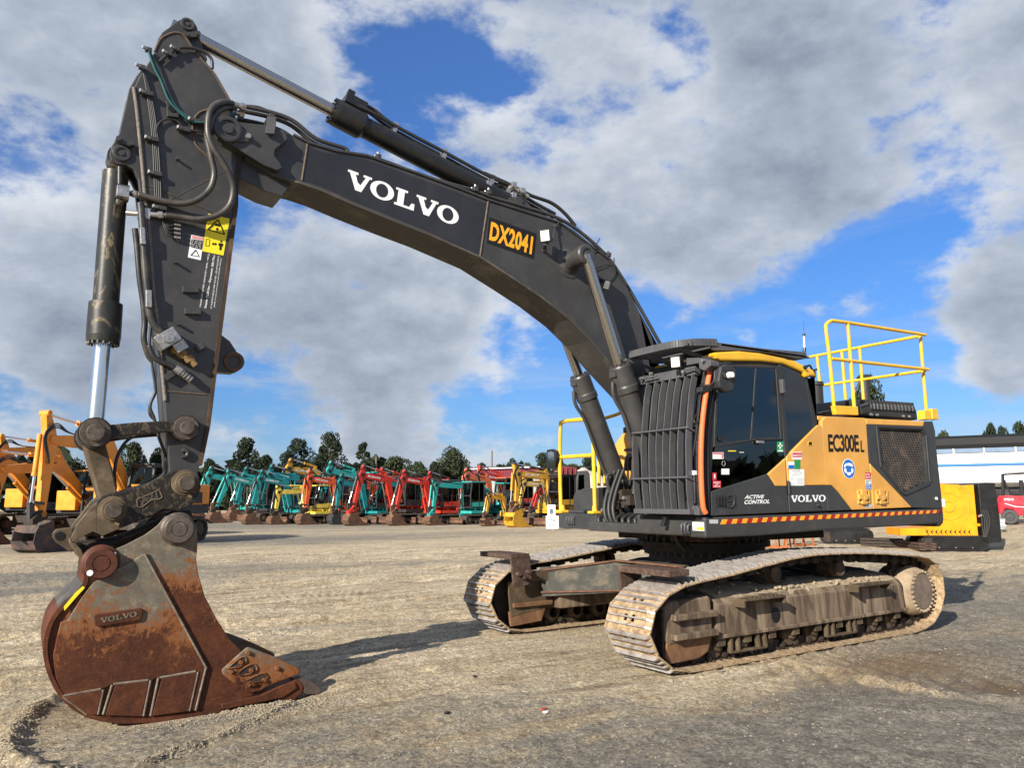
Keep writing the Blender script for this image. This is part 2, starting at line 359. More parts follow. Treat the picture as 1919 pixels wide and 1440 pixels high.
    def build(s, name, mats, parent=None, bevel=0, label=None, M=None, kind=None, segs=2):
        if s.cuts:
            cs = [(0, 0)]+[c for c in s.cuts if c[1] < len(s.f)]+[(len(s.v), len(s.f))]; o = None
            for (v0, f0), (v1, f1) in zip(cs, cs[1:]):
                if f1 <= f0: continue
                t = MB(); t.v = s.v[v0:v1]; t.f = [tuple(i-v0 for i in f) for f in s.f[f0:f1]]; t.sm = s.sm[f0:f1]; t.mi = s.mi[f0:f1]
                o = t.build(name, mats, parent, bevel, label, M, kind, segs)
            return o
        me = bpy.data.meshes.new(name)
        vs = s.v if M is None else [tuple(M @ Vector(v)) for v in s.v]
        me.from_pydata(vs, [], s.f); me.update()
        if not isinstance(mats, (list, tuple)): mats = [mats]
        for x in mats: me.materials.append(x)
        me.polygons.foreach_set('use_smooth', s.sm)
        me.polygons.foreach_set('material_index', [min(i, len(mats)-1) for i in s.mi])
        o = bpy.data.objects.new(name, me); col.objects.link(o)
        if parent: o.parent = parent
        if bevel:
            md = o.modifiers.new('bevel', 'BEVEL'); md.width = bevel; md.segments = segs; md.limit_method = 'ANGLE'; md.angle_limit = R_(35)
        if label: o['label'] = label
        if kind: o['kind'] = kind
        return o
def spline(pts, n=12, closed=False):
    pts = [Vector(p) for p in pts]; out = []; N = len(pts)
    rng = range(N if closed else N-1)
    for i in rng:
        g = lambda k: pts[k % N] if closed else pts[max(0, min(N-1, k))]
        p0, p1, p2, p3 = g(i-1), g(i), g(i+1), g(i+2)
        for k in range(n):
            t = k/n
            out.append(.5*((2*p1)+(p2-p0)*t+(2*p0-5*p1+4*p2-p3)*t*t+(3*p1-p0-3*p2+p3)*t**3))
    if not closed: out.append(pts[-1])
    return out
def resample(pts, step):
    out = [pts[0].copy()]; acc = 0
    for a, b in zip(pts, pts[1:]):
        L = (b-a).length
        while acc + L >= step and L > 1e-9:
            t = (step-acc)/L; a = a.lerp(b, t); out.append(a.copy()); L = (b-a).length; acc = 0
        acc += L
    return out
def thing(name, label, cat, loc=(0, 0, 0), rz=0, group=None):
    o = bpy.data.objects.new(name, None); col.objects.link(o); o.location = loc; o.rotation_euler = (0, 0, rz)
    o.empty_display_size = .2
    o['label'] = label; o['category'] = cat
    if group: o['group'] = group
    return o
def tag(o, label, cat, group=None):
    o['label'] = label; o['category'] = cat
    if group: o['group'] = group
    return o
def plate(name, c, pts, Y, th, mat, parent=None, bevel=.006, label=None):
    mb = MB(); mb.prism(xz(c, pts, Y), Y-th, Y); return mb.build(name, mat, parent, bevel, label)
def circle(cx, cz, r, n=24, a0=0, a1=360):
    return [(cx+r*math.cos(R_(a0+(a1-a0)*i/n)), cz+r*math.sin(R_(a0+(a1-a0)*i/n))) for i in range(n)]
# lettering: glyph outlines laid on a plane by the three corners of its box
def text_mesh(txt, bold=0.0, space=1.0, align='LEFT', line=1.0):
    cu = bpy.data.curves.new('t', 'FONT'); cu.body = txt; cu.offset = bold; cu.space_character = space; cu.align_x = align; cu.space_line = line
    cu.resolution_u = 3
    o = bpy.data.objects.new('t', cu); col.objects.link(o)
    dg = bpy.context.evaluated_depsgraph_get(); me = bpy.data.meshes.new_from_object(o.evaluated_get(dg))
    bpy.data.objects.remove(o); bpy.data.curves.remove(cu)
    return [v.co.copy() for v in me.vertices], [tuple(p.vertices) for p in me.polygons], me
def lay(vs, fs, bl, br, tl, mat, name, parent, off=None, label=None):
    xs = [v[0] for v in vs]; ys = [v[1] for v in vs]; x0, x1, y0, y1 = min(xs), max(xs), min(ys), max(ys)
    ex = (br-bl)/(x1-x0); ey = (tl-bl)/(y1-y0); nrm = ex.cross(ey).normalized()*(.0015)
    off = nrm if off is None else off
    mb = MB(); mb.add([bl+ex*(v[0]-x0)+ey*(v[1]-y0)+off for v in vs], fs)
    return mb.build(name, mat, parent, 0, label)
def text(txt, c, bl, br, tl, Y, mat, parent, name='lettering', bold=0.0, space=1.0, align='LEFT', label=None, line=1.0, X=None, Z=None):
    vs, fs, me = text_mesh(txt, bold, space, align, line); bpy.data.meshes.remove(me)
    q = [P(c(*p) if c else p, Y=Y, X=X, Z=Z) for p in (bl, br, tl)]
    if Y is not None: off = Vector((0, .0025, 0))
    else: off = Vector((.0025, 0, 0))
    return lay(vs, fs, q[0], q[1], q[2], mat, name, parent, off, label)
def serif_word():
    # slab-serif capitals V O L V O as polygons in a 0..1 high box
    vs = []; fs = []; x = 0
    def poly(p): 
        o = len(vs); vs.extend((a+x, b, 0) for a, b in p); fs.append(tuple(range(o, o+len(p))))
    def V():
        poly([(0, 1), (0, .87), (.08, .87), (.37, 0), (.60, 0), (.42, .46), (.30, .87), (.40, .87), (.40, 1)])
        poly([(.42, .46), (.60, 0), (.84, .87), (.92, .87), (.92, 1), (.60, 1), (.60, .87), (.69, .87), (.53, .36)])
        return .88
    def O():
        n = 28; o = len(vs)
        for k in range(n):
            t = 2*math.pi*k/n; vs.append((x+.45+.47*math.cos(t), .5+.52*math.sin(t), 0)); vs.append((x+.45+.24*math.cos(t), .5+.39*math.sin(t), 0))
        for k in range(n):
            a = o+2*k; b2 = o+2*((k+1) % n); fs.append((a, b2, b2+1, a+1))
        return .93
    def Lg():
        poly([(0, 1), (0, .87), (.1, .87), (.1, .13), (0, .13), (0, 0), (.80, 0), (.80, .38), (.68, .38), (.60, .13), (.36, .13), (.36, .87), (.48, .87), (.48, 1)])
        return .80
    for g in (V, O, Lg, V, O):
        x += g() + .04
    return [Vector(v) for v in vs], fs
VOLV = serif_word()
def logo(c, bl, br, tl, Y, mat, parent):
    q = [P(c(*p) if c else p, Y=Y) for p in (bl, br, tl)]
    return lay(VOLV[0], VOLV[1], q[0], q[1], q[2], mat, 'lettering', parent, Vector((0, .003, 0)))
def quad(name, c, pts, Y, mat, parent, off=.002, label=None):
    mb = MB(); mb.prism(xz(c, pts, Y), Y+.0003, Y+off); return mb.build(name, mat, parent, 0, label)
# ============================================================ ground: one sheet, fine near the viewer
def vnoise(x, y, seed=0):
    xi = np.floor(x).astype(np.int64); yi = np.floor(y).astype(np.int64); xf = x-xi; yf = y-yi
    def h(a, b):
        n = (a*374761393+b*668265263+seed*1442695041) & 0x7fffffff; n = (n ^ (n >> 13))*1274126177 & 0x7fffffff; return ((n ^ (n >> 16)) & 0xffff)/65535.0
    u = xf*xf*(3-2*xf); v = yf*yf*(3-2*yf)
    return (h(xi, yi)*(1-u)+h(xi+1, yi)*u)*(1-v)+(h(xi, yi+1)*(1-u)+h(xi+1, yi+1)*u)*v
def fbm(x, y, o=5, seed=0, g=.5):
    a = 1; s = 0; t = 0
    for k in range(o): s = s+a*vnoise(x*2**k, y*2**k, seed+k*17); t += a; a *= g
    return s/t
def gz(x, y):
    x = np.asarray(x, float); y = np.asarray(y, float); d = np.hypot(x-CAMP.x, y-CAMP.y)
    z = (fbm(x*.35, y*.35, 4, 1)-.5)*.07+(fbm(x*2.2, y*2.2, 5, 5)-.5)*.045+(fbm(x*9, y*9, 4, 9, .6)-.5)*.022
    al = x*.966-y*.259; ac = x*.259+y*.966
    z = z+(fbm(al*.55, ac*5.5, 5, 111, .62)-.5)*.085*np.clip((-ac+1.5+fbm(al*.3, ac*.5, 2, 7)*3)/2.5, .22, 1)
    # keep the pad under the machine even
    flat_ = np.exp(-((np.abs(x)/3.0)**6+(np.abs(y)/2.1)**6)); flat_ = np.maximum(flat_, np.exp(-(((x-5.8)/1.3)**4+(y/1.0)**4)))
    z = z*(1-.85*flat_)
    # old wheel ruts sweeping across behind the bucket
    for k, (c0, m_, a_, w_) in enumerate(((-3.4, -.30, .035, .28), (-5.4, -.27, .03, .30), (-8.2, -.22, .04, .4), (-10.5, -.20, .04, .4), (-14, -.2, .05, .6), (-16.5, -.2, .05, .6))):
        cy = c0+m_*(x-4)+.012*(x-2)**2+.5*(fbm(x*.2, x*0+k, 2, 30+k)-.5); q = (y-cy)/w_
        z = z-2.3*a_*np.exp(-q*q)*(.6+.8*fbm(x*1.3, y*1.3, 2, 40+k))+a_*.8*np.exp(-(np.abs(q)-1.5)**2*3)*fbm(x*3, y*3, 3, 50)
        tr_ = np.exp(-q*q*2)*np.sin((x+y*.3)*math.pi*2/.11+np.sign(q)*1.3)*.007*(fbm(x*.8, y*.8, 2, 60+k) > .48); z = z+tr_
    # a scraped pad with a broken rim near the heel, lugged tread prints outside it
    def ridge(pts, w, seed):
        best = np.full(x.shape, 9.0)
        for (ax, ay), (bx, by) in zip(pts, pts[1:]):
            dx, dy = bx-ax, by-ay; t = np.clip(((x-ax)*dx+(y-ay)*dy)/(dx*dx+dy*dy), 0, 1); best = np.minimum(best, np.hypot(x-ax-t*dx, y-ay-t*dy))
        return np.exp(-(best/w)**2)*(.25+1.2*fbm(x*11, y*11, 3, seed))
    z = z+.055*ridge([(6.45, -1.0), (6.61, -.65), (6.87, -.24), (6.98, .41), (7.02, .85), (6.93, 1.3), (6.7, 1.75)], .07, 101)+.035*ridge([(6.4, 1.75), (6.32, 1.64), (6.11, 1.43), (5.87, 1.33), (5.55, 1.05), (5.2, .75)], .04, 102)+.04*ridge([(.75, 1.72), (.73, 2.35), (.75, 2.96), (.65, 3.4), (.3, 3.9)], .06, 103)
    r9 = np.hypot(x-5.9, y-.5); th9 = np.arctan2(y-.5, x-5.9); z = z+np.exp(-((r9-1.42)/.22)**2)*np.clip(1-np.abs(th9-.9)/.7, 0, 1)*np.maximum(np.sin(th9*52+np.sin(r9*14)*.5), -.3)*.024
    z = z+np.exp(-((x-2.8)/.9)**2-((y+6.1+.27*(x-2.8))/.35)**2)*np.sin(al*math.pi*2/.13)*np.sign(np.sin(ac*9))*.02
    # ploughed arc round the bucket's heel and crumbs pushed up by its teeth
    r = np.hypot(x-6.05, y+.0); th = np.arctan2(y, x-6.05)
    z = z+.0*np.exp(-((r-1.55)/.09)**2)*np.clip(np.cos(th-.9)+.25, 0, 1)*(.5+fbm(x*14, y*14, 3, 70))
    z = z+.035*np.exp(-((x-5.35)/.45)**2-((y-.62)/.13)**2)*(.5+fbm(x*12, y*12, 3, 71))-.07*np.exp(-((x-5.75)/.95)**6-(y/.62)**6)+.03*np.exp(-((x-4.45)/.25)**2-((y-.2)/.5)**2)*(.3+fbm(x*10, y*10, 3, 72))
    # fan of turning marks beside the rear of the near track
    cx, cy = -.4, -.2; r = np.hypot(x-cx, y-cy); th = np.arctan2(y-cy, x-cx)
    m2 = np.exp(-((r-2.9)/.75)**2)*np.clip(1.3-np.abs(th-1.42)/.5, 0, 1)
    z = z+m2*(np.sin(th*84+(r-2.4)**2*4.5)*.024+.02*(fbm(x*5, y*5, 3, 80)-.4))
    m3 = np.exp(-((r-3.95)/.14)**2)*np.clip(1-np.abs(th-1.75)/.7, 0, 1)**.5; z = z+m3*.045*(.4+fbm(x*9, y*9, 3, 81))
    cx, cy = 8.2, 1.9; r = np.hypot(x-cx, y-cy); z = z+np.exp(-((r-1.35)/.35)**2)*(np.sin(np.arctan2(y-cy, x-cx)*70)*.010+.012)
    # ridge of fines squeezed out along the tracks
    for s in (1, -1):
        e = np.exp(-((np.abs(y*s-1.64-.03*x*s)-.02)/.07)**2)*(np.abs(x) < 2.2); z = z+e*.035*(fbm(x*8, y*8, 3, 90) > .42)*fbm(x*15, y*15, 3, 91)
    r_ = np.clip((-18-x)*.05, 0, 1.3); w_ = np.clip((y+30)/14, 0, 1)*np.clip((40-y)/20, 0, 1)
    return z*np.clip((34-d)/12, .0, 1)+r_*w_*w_*(3-2*w_)
def build_ground():
    hd = math.degrees(YAW)
    ang = np.radians(np.concatenate([np.linspace(hd-44, hd+44, 900), np.linspace(hd+45, hd+315, 110)]))
    rad = [1.2]
    while rad[-1] < 900: rad.append(rad[-1]*(1.0058 if rad[-1] < 13 else 1.022 if rad[-1] < 45 else 1.09))
    rad = np.array(rad); nr, na = len(rad), len(ang)
    X = CAMP.x+np.outer(rad, np.cos(ang)); Y = CAMP.y+np.outer(rad, np.sin(ang)); Z = gz(X, Y)
    co = np.stack([X, Y, Z], -1).reshape(-1, 3)
    i, j = np.meshgrid(np.arange(nr-1), np.arange(na), indexing='ij'); j2 = (j+1) % na
    f = np.stack([i*na+j, (i+1)*na+j, (i+1)*na+j2, i*na+j2], -1).reshape(-1, 4)
    co = np.vstack([co, [[CAMP.x, CAMP.y, 0]]]); c = len(co)-1
    tri = np.array([[c, j, (j+1) % na] for j in range(na)])
    me = bpy.data.meshes.new('ground'); nf = len(f); nt_ = len(tri)
    me.vertices.add(len(co)); me.vertices.foreach_set('co', co.ravel())
    me.loops.add(nf*4+nt_*3); me.loops.foreach_set('vertex_index', np.concatenate([f.ravel(), tri.ravel()]))
    me.polygons.add(nf+nt_); ls = np.concatenate([np.arange(nf)*4, nf*4+np.arange(nt_)*3]); me.polygons.foreach_set('loop_start', ls)
    me.polygons.foreach_set('use_smooth', np.ones(nf+nt_, bool)); me.update(calc_edges=True); me.validate()
    me.materials.append(ground_mat()); o = bpy.data.objects.new('ground', me); col.objects.link(o); o['kind'] = 'structure'; o['label'] = 'compacted tan dirt and grey gravel yard'
    return o
def ground_mat():
    mt, nt, b = nodes('yard_dirt'); v = ncoord(nt)
    big = nnoise(nt, v, .16, 7, .62, .8, (1, 1.7, 1)); med = nnoise(nt, v, .9, 9, .68, .8, (1, 1.5, 1)); fine = nnoise(nt, v, 28, 8, .75)
    tan = nramp(nt, nmath(nt, 'ADD', nmath(nt, 'MULTIPLY', med, .55), nmath(nt, 'MULTIPLY', nnoise(nt, v, 6, 9, .75), .45)), [(.34, (.22, .16, .092)), (.46, (.46, .365, .235)), (.62, (.62, .515, .355))])
    gry = nramp(nt, nnoise(nt, v, 4, 9, .75, .3), [(.3, (.15, .137, .112)), (.5, (.25, .228, .188)), (.72, (.37, .335, .27))])
    # grey gravel nearer the viewer and at far right; the worn tan lane runs behind the bucket
    mpr = nt.nodes.new('ShaderNodeMapping'); mpr.inputs['Rotation'].default_value = (0, 0, .26); mpr.inputs['Scale'].default_value = (.11, .9, 1); nt.links.new(v, mpr.inputs[0])
    lane = nnoise(nt, mpr.outputs[0], 1.1, 8, .7, .25)
    lane2 = nnoise(nt, mpr.outputs[0], 6.0, 6, .7, .2)
    sp = nt.nodes.new('ShaderNodeSeparateXYZ'); nt.links.new(v, sp.inputs[0])
    def blob(cx, cy, r, a, sx=1.0):
        dx = nmath(nt, 'MULTIPLY', nmath(nt, 'SUBTRACT', sp.outputs[0], cx), sx/r); dy = nmath(nt, 'MULTIPLY', nmath(nt, 'SUBTRACT', sp.outputs[1], cy), 1/r)
        q = nmath(nt, 'ADD', nmath(nt, 'MULTIPLY', dx, dx), nmath(nt, 'MULTIPLY', dy, dy)); return nmath(nt, 'MULTIPLY', nmath(nt, 'EXPONENT', nmath(nt, 'MULTIPLY', q, -1.0)), a)
    acc = None
    for bb in ((2.0, 4.0, 2.3, .24, .45), (-6, 3.5, 4.0, .22, .6), (5.9, 1.3, .9, .14), (-8, -3, 3.5, .14), (8, -12, 4.0, .30, .35), (0, -23, 4, .2, .3), (3, -3.2, 1.2, .10, .4), (-14, -42, 9, .2, .25), (2.5, .6, 2.0, -.05), (2, -6, 4.5, -.16, .4), (-3, -16, 6, -.16, .3), (-3.3, 3.2, 1.0, -.24), (7.8, -2, 3.0, -.06), (.74, 2.7, .8, -.32, 5), (1.5, 1.9, .5, -.3, .4)):
        t = blob(*bb); acc = t if acc is None else nmath(nt, 'ADD', acc, t)
    m = nmath(nt, 'ADD', nmath(nt, 'ADD', nmath(nt, 'MULTIPLY', big, .25), nmath(nt, 'ADD', nmath(nt, 'MULTIPLY', med, .40), nmath(nt, 'MULTIPLY', nmath(nt, 'SUBTRACT', lane, .18), .72))), acc)
    m = nmath(nt, 'ADD', m, nmath(nt, 'MULTIPLY', nmath(nt, 'SUBTRACT', fine, .5), .45))
    m = nmath(nt, 'ADD', m, nmath(nt, 'MULTIPLY', nmath(nt, 'SUBTRACT', lane2, .5), .30)); f = nramp(nt, m, [(.56, (0, 0, 0)), (.72, (1, 1, 1))])
    crm = nramp(nt, nmath(nt, 'ADD', nmath(nt, 'MULTIPLY', lane2, .6), nmath(nt, 'MULTIPLY', lane, .4)), [(.49, (0, 0, 0)), (.58, (.8, .8, .8))]); tan = nmix(nt, crm, tan, (.70, .59, .42))
    drk = nramp(nt, lane2, [(.36, (.7, .7, .7)), (.45, (0, 0, 0))]); tan = nmix(nt, drk, tan, (.22, .17, .115))
    c = nmix(nt, f, tan, gry)
    # speckle of small stones
    vo = nt.nodes.new('ShaderNodeTexVoronoi'); vo.inputs['Scale'].default_value = 75; nt.links.new(v, vo.inputs['Vector'])
    sc_ = nramp(nt, vo.outputs['Color'], [(.2, (.60, .59, .58)), (.55, (.95, .95, .94)), (.85, (1.35, 1.32, 1.26))])
    ff = nmix(nt, .75, (1, 1, 1), sc_); c = nmix(nt, 1.0, c, ff, 'MULTIPLY')
    vo2 = nt.nodes.new('ShaderNodeTexVoronoi'); vo2.inputs['Scale'].default_value = 30; nt.links.new(v, vo2.inputs['Vector'])
    pb = nramp(nt, vo2.outputs['Color'], [(.15, (.68, .67, .66)), (.5, (1, 1, 1)), (.85, (1.28, 1.26, 1.22))]); c = nmix(nt, .8, c, nmix(nt, 1.0, c, pb, 'MULTIPLY'))
    w = nramp(nt, nnoise(nt, v, 55, 5, .8), [(.63, (0, 0, 0)), (.72, (.5, .5, .5))]); c = nmix(nt, w, c, (.42, .36, .27))
    k = nramp(nt, nnoise(nt, v, 38, 6, .8, .5), [(.33, (.65, .65, .65)), (.40, (0, 0, 0))]); c = nmix(nt, k, c, (.085, .07, .055))
    # damp brown churned patch by the rear of the near track
    dm = nmath(nt, 'MULTIPLY', nmath(nt, 'ADD', blob(.0, 2.45, .62, 1.0, .6), blob(.05, 3.5, .42, .9)), med); c = nmix(nt, nmath(nt, 'MULTIPLY', dm, 1.6, True), c, (.16, .105, .058))
    nt.links.new(c, b.inputs['Base Color']); b.inputs['Roughness'].default_value = .92; b.inputs['Specular IOR Level'].default_value = .25
    p1 = nbump(nt, vo.outputs['Distance'], b, .8, .012); p2 = nbump(nt, fine, b, .8, .03, p1); p3 = nbump(nt, nnoise(nt, v, 6, 9, .75), b, .8, .07, p2)
    return mt
build_ground()
# loose stones and crumbs
def gravel():
    rn = random.Random(21); vs = []; fs = []; mi = []
    pr = [Vector(v) for v in ((1, 0, 0), (-1, 0, 0), (0, 1, 0), (0, -1, 0), (0, 0, 1), (0, 0, -1))]; fc = [(0, 2, 4), (2, 1, 4), (1, 3, 4), (3, 0, 4), (2, 0, 5), (1, 2, 5), (3, 1, 5), (0, 3, 5)]
    n = 16000; xs, ys, rs_ = [], [], []
    for k in range(n):
        if k < 13500:
            d = 3.3+ (rn.random()**1.3)*13; a = YAW+R_(rn.uniform(-37, 37)); x, y = CAMP.x+d*math.cos(a), CAMP.y+d*math.sin(a); r = rn.choice((.0025, .003, .0035, .004, .005, .006, .009)) * (1+d*.05)
        elif k < 15000:
            t = rn.uniform(-.6, 2.4); rr = rn.gauss(1.55, .10); t2 = rn.random(); x, y = (6.87+.15*t2+rn.gauss(0, .05), -.3+1.5*t2) if rn.random() < .6 else (6.35-1.1*t2+rn.gauss(0, .04), 1.65-.8*t2+rn.gauss(0, .04)); r = rn.uniform(.003, .012)
        else:
            x, y = rn.gauss(5.3, .4), rn.gauss(.72, .12); r = rn.uniform(.005, .014)
        xs.append(x); ys.append(y); rs_.append(r)
    zs = gz(np.array(xs), np.array(ys))
    for x, y, z, r in zip(xs, ys, zs, rs_):
        o = len(vs); sx, sy, sz = r*rn.uniform(.7, 1.5), r*rn.uniform(.7, 1.4), r*rn.uniform(.4, .8); a = rn.random()*6.28; ca, sa = math.cos(a), math.sin(a)
        for p in pr:
            q = Vector((p.x*sx*rn.uniform(.7, 1.2), p.y*sy*rn.uniform(.7, 1.2), p.z*sz)); vs.append((x+q.x*ca-q.y*sa, y+q.x*sa+q.y*ca, z+q.z+sz*.35))
        fs += [tuple(i+o for i in f) for f in fc]; mi += [rn.choice((0, 0, 1, 1, 2)) if len(fs) < 13500*8 else 0]*8
    mb = MB(); mb.v = vs; mb.f = fs; mb.sm = [False]*len(fs); mb.mi = mi
    o = mb.build('gravel', [flat('stone_tan', (.26, .215, .15), .9), flat('stone_grey', (.15, .145, .135), .9), flat('stone_pale', (.24, .215, .175), .9)], None, 0, kind='stuff'); o['label'] = 'loose gravel and clods on the yard'
gravel()
for q, l, cc in (((1018, 1333), 'small red scrap lying on the gravel in front', (.35, .06, .04)), ((890, 1273), 'dark chip of wood on the dirt between bucket and tracks', (.07, .045, .03)), ((838, 1342), 'small black scrap on the dirt right of the bucket', (.02, .02, .02)), ((1022, 1337), 'white scrap beside the red one on the gravel', (.7, .68, .62))):
    p = P(q, Z=0.0); z = float(gz(p.x, p.y)); mb = MB(); rn = random.Random(int(q[0])); pts = [(p.x+.03*math.cos(k*1.05)*rn.uniform(.6, 1.2), p.y+.02*math.sin(k*1.05)*rn.uniform(.6, 1.3)) for k in range(6)]
    mb.prism(pts, z+.004, z+.016, 'Z'); o = mb.build('scrap', flat('scrap_%d' % int(q[0]), cc), None, .002); tag(o, l, 'scrap')
# ============================================================ the big excavator
EX = thing('crawler_excavator', 'huge dark grey and yellow crawler excavator in front, boom raised, rusty bucket on ground', 'excavator')
def bolts(mb, pts, Y, r=.012, h=.012, n=6):
    for x, z in pts: mb.cyl((x, Y-.005, z), (x, Y+h, z), r, r, n, smooth=False)

# ---- boom
BY = .21
top = [cA(1015, 782), cA(1180, 800), cA(1370, 868), cA(1470, 918), (630, 283), cD(240, 365), cD(500, 455), cD(720, 535), cD(870, 595),
       cD(1060, 655), cD(1240, 712), cD(1360, 800), cD(1500, 905), cD(1590, 1040), cD(1660, 1180), cD(1720, 1300), cD(1760, 1440)]
bot = [cD(1500, 1440), cD(1400, 1320), cD(1290, 1210), cD(1150, 1100), cD(1000, 1000), cD(830, 890), cD(560, 770), cD(380, 700), cD(160, 610), (600, 355),
       (560, 341), cA(1380, 1165), cA(1240, 1120), cA(1060, 1010), cA(900, 925)]
btop = xz(None, top, BY)+[(.62, 1.55), (.30, 1.45)]
bbot = [(.12, 1.75), (.40, 2.15)]+xz(None, bot, BY)
mb = MB(); mb.prism(btop+bbot, -BY, BY)
boom = mb.build('boom', dark, EX, .008)
mb = MB()      # dusty belly plate, flanges proud of the side plates
lo = [Vector((x, 0, z)) for x, z in bbot]
lo = [p for p in lo if p.x > .3]
for a, b in zip(lo, lo[1:]):
    if a.x < 5.45: mb.bar(a+Vector((0, 0, -.006)), b+Vector((0, 0, -.006)), 2*BY+.03, .022)
mb.build('belly_plate', under, boom, 0)
mb = MB()
tp = [Vector((x, 0, z)) for x, z in btop]
for a, b in zip(tp, tp[1:]):
    if 1.1 < b.x < 5.2: mb.bar(a+Vector((0, 0, .002)), b+Vector((0, 0, .002)), 2*BY+.036, .02)
mb.build('top_flange', dark, boom, 0)
mb = MB()      # welds
for a, b in ((cD(872, 602), cD(830, 888)), (cA(1462, 925), cA(1425, 1160))):
    p, q = P(a, Y=BY), P(b, Y=BY); mb.tube([p, p.lerp(q, .5)+Vector((0, .0, 0)), q], .011, 6)
mb.build('weld_seam', wear('weld', [(.3, (.06, .05, .04)), (.7, (.16, .12, .08))], 30), boom)
# black sign panel the maker's name is on
quad('name_panel', None, [cA(1475, 935), (600, 284), cD(240, 385), cD(560, 500), cD(862, 612), cD(820, 880), cD(560, 758), cD(160, 595), (600, 348), cA(1435, 1160)], BY, paint('panel_black', (.020, .020, .022), .35, .12, (.08, .07, .06)), boom, .0022)
logo(cD, (130, 528), (712, 735), (145, 434), BY, white, boom)
bpy.data.objects['lettering'].location.y = 0.002
quad('number_panel', cD, [(877, 683), (1122, 770), (1108, 902), (864, 818)], BY, blk, boom, .003)
text('DX2041', cD, (876, 803), (1096, 880), (888, 706), BY+.002, oran, boom, 'number', .038, 1.06)
# clevis cheeks that hold the arm
cheek = xz(cA, [(900, 790), (935, 775), (985, 778), (1210, 805), (1300, 835), (1330, 862), (1335, 895), (1300, 925), (1255, 960), (1250, 1000), (1290, 1050), (1300, 1080), (1270, 1095), (1180, 1060), (1060, 985), (960, 920), (890, 880), (872, 830)], .29)
for s in (1, -1):
    mb = MB(); mb.prism(cheek, s*.21, s*.29); ck = mb.build('clevis_plate', dark, boom, .008)
pc = P(cA(950, 830), Y=.31); mb = MB()
mb.lathe((pc.x, .285, pc.z), (0, 1, 0), [(0, .115), (.04, .115), (.045, .10), (.045, .08), (.03, .08), (.03, .045), (.045, .04), (.045, 0)], 28)
ear = xz(cA, [(905, 800), (950, 780), (1000, 800), (1090, 850), (1105, 880), (1090, 905), (1050, 912), (950, 895), (895, 860)], .31)
mb.prism(ear, .292, .306)
q = P(cA(1080, 878), Y=.31); mb.cyl((q.x, .30, q.z), (q.x, .335, q.z), .026, .022, 14, mat=1)
mb.build('boom_tip_pin', [dark, zinc], boom, .004)
# curved throat plate under the boom tip
thr = xz(cA, [(1030, 1010), (1200, 1110), (1370, 1172), (1290, 1275), (1180, 1240), (1080, 1190), (1010, 1150)], .12)
mb = MB(); mb.prism(thr, -.17, .17); mb.build('throat_plate', dark, boom, .01)
# boom cylinder pin boss and flange
for s in (1, -1):
    pn = P(cD(1375, 880), Y=.50); mb = MB()
    mb.lathe((pn.x, s*.205, pn.z), (0, s, 0), [(0, .19), (.012, .188), (.018, .15), (.05, .115), (.10, .10), (.16, .092), (.16, .10), (.22, .10)], 32)
    mb.lathe((pn.x, s*.425, pn.z), (0, s, 0), [(0, .115), (.10, .115), (.115, .10), (.12, .09), (.12, .062), (.108, .06), (.108, .03), (.118, .026), (.118, 0)], 32)
    mb.build('boom_cylinder_pin', dark, boom, 0)
# work lights on the boom
def work_light(c, q, Y, parent, aim, w=.115, h=.13, stand=.07):
    o = P(c(*q) if c else q, Y=Y); mb = MB(); M = Vector(aim).to_track_quat('X', 'Z').to_matrix()
    mb.box(o, (.075, w, h), M, 0); a = Vector(aim).normalized()
    mb.box(o+a*.040, (.012, w*.84, h*.84), M, 1); mb.box(o-a*.05, (.04, w*.7, h*.5), M, 0)
    for k in (-.3, 0, .3): mb.box(o-a*.045+M @ Vector((0, k*w, 0)), (.05, .008, h*.8), M, 0)
    mb.box(o+M @ Vector((-.01, 0, -h*.62)), (.03, .03, .05), M, 0)
    l = mb.build('work_light', [blackp, lens], parent, .004); return l, o
wl, o = work_light(cQ, (785, 300), .36, boom, (.8, .6, -.25))
mb = MB(); f = P(cQ(770, 430), Y=.23); mb.bar(f, o+Vector((0, -.02, -.09)), .035, .01); mb.cyl((f.x, .2, f.z), (f.x, .26, f.z), .022, .02, 10)
mb.tube(spline([o+Vector((-.03, -.03, 0)), P(cQ(840, 330), Y=.30), P(cQ(862, 240), Y=.25), P(cQ(905, 165), Y=.22)]), .008, 6)
mb.cyl(P(cQ(862, 205), Y=.2), P(cQ(862, 205), Y=.26), .02, .018, 10)
mb.build('light_bracket', dark, boom, 0)
wl, o = work_light(cQ, (1305, 735), .36, boom, (-.2, .9, -.4), .10, .10)
mb = MB(); mb.tube(spline([o, P(cQ(1225, 640), Y=.30), P(cQ(1240, 590), Y=.32), P(cQ(1320, 562), Y=.30), P(cQ(1390, 570), Y=.25)]), .007, 6)
mb.tube(spline([P(cQ(1225, 630), Y=.29), P(cQ(1290, 600), Y=.30), P(cQ(1385, 560), Y=.26), P(cQ(1395, 500), Y=.22)]), .007, 6)
mb.tube(spline([o, P(cQ(1290, 800), Y=.30), P(cQ(1250, 790), Y=.28), P(cQ(1240, 730), Y=.22)]), .007, 6)
mb.cyl(P(cQ(1222, 645), Y=.2), P(cQ(1222, 645), Y=.27), .018, .018, 10)
mb.build('light_cable', rubber, boom, 0)
mb = MB()      # cable tie loops on the boom back
mb.tube(spline([P(cQ(1265, 320), Y=.26), P(cQ(1245, 360), Y=.26), P(cQ(1170, 425), Y=.24)]), .006, 5)
mb.build('cable_tie', rubber, boom, 0)
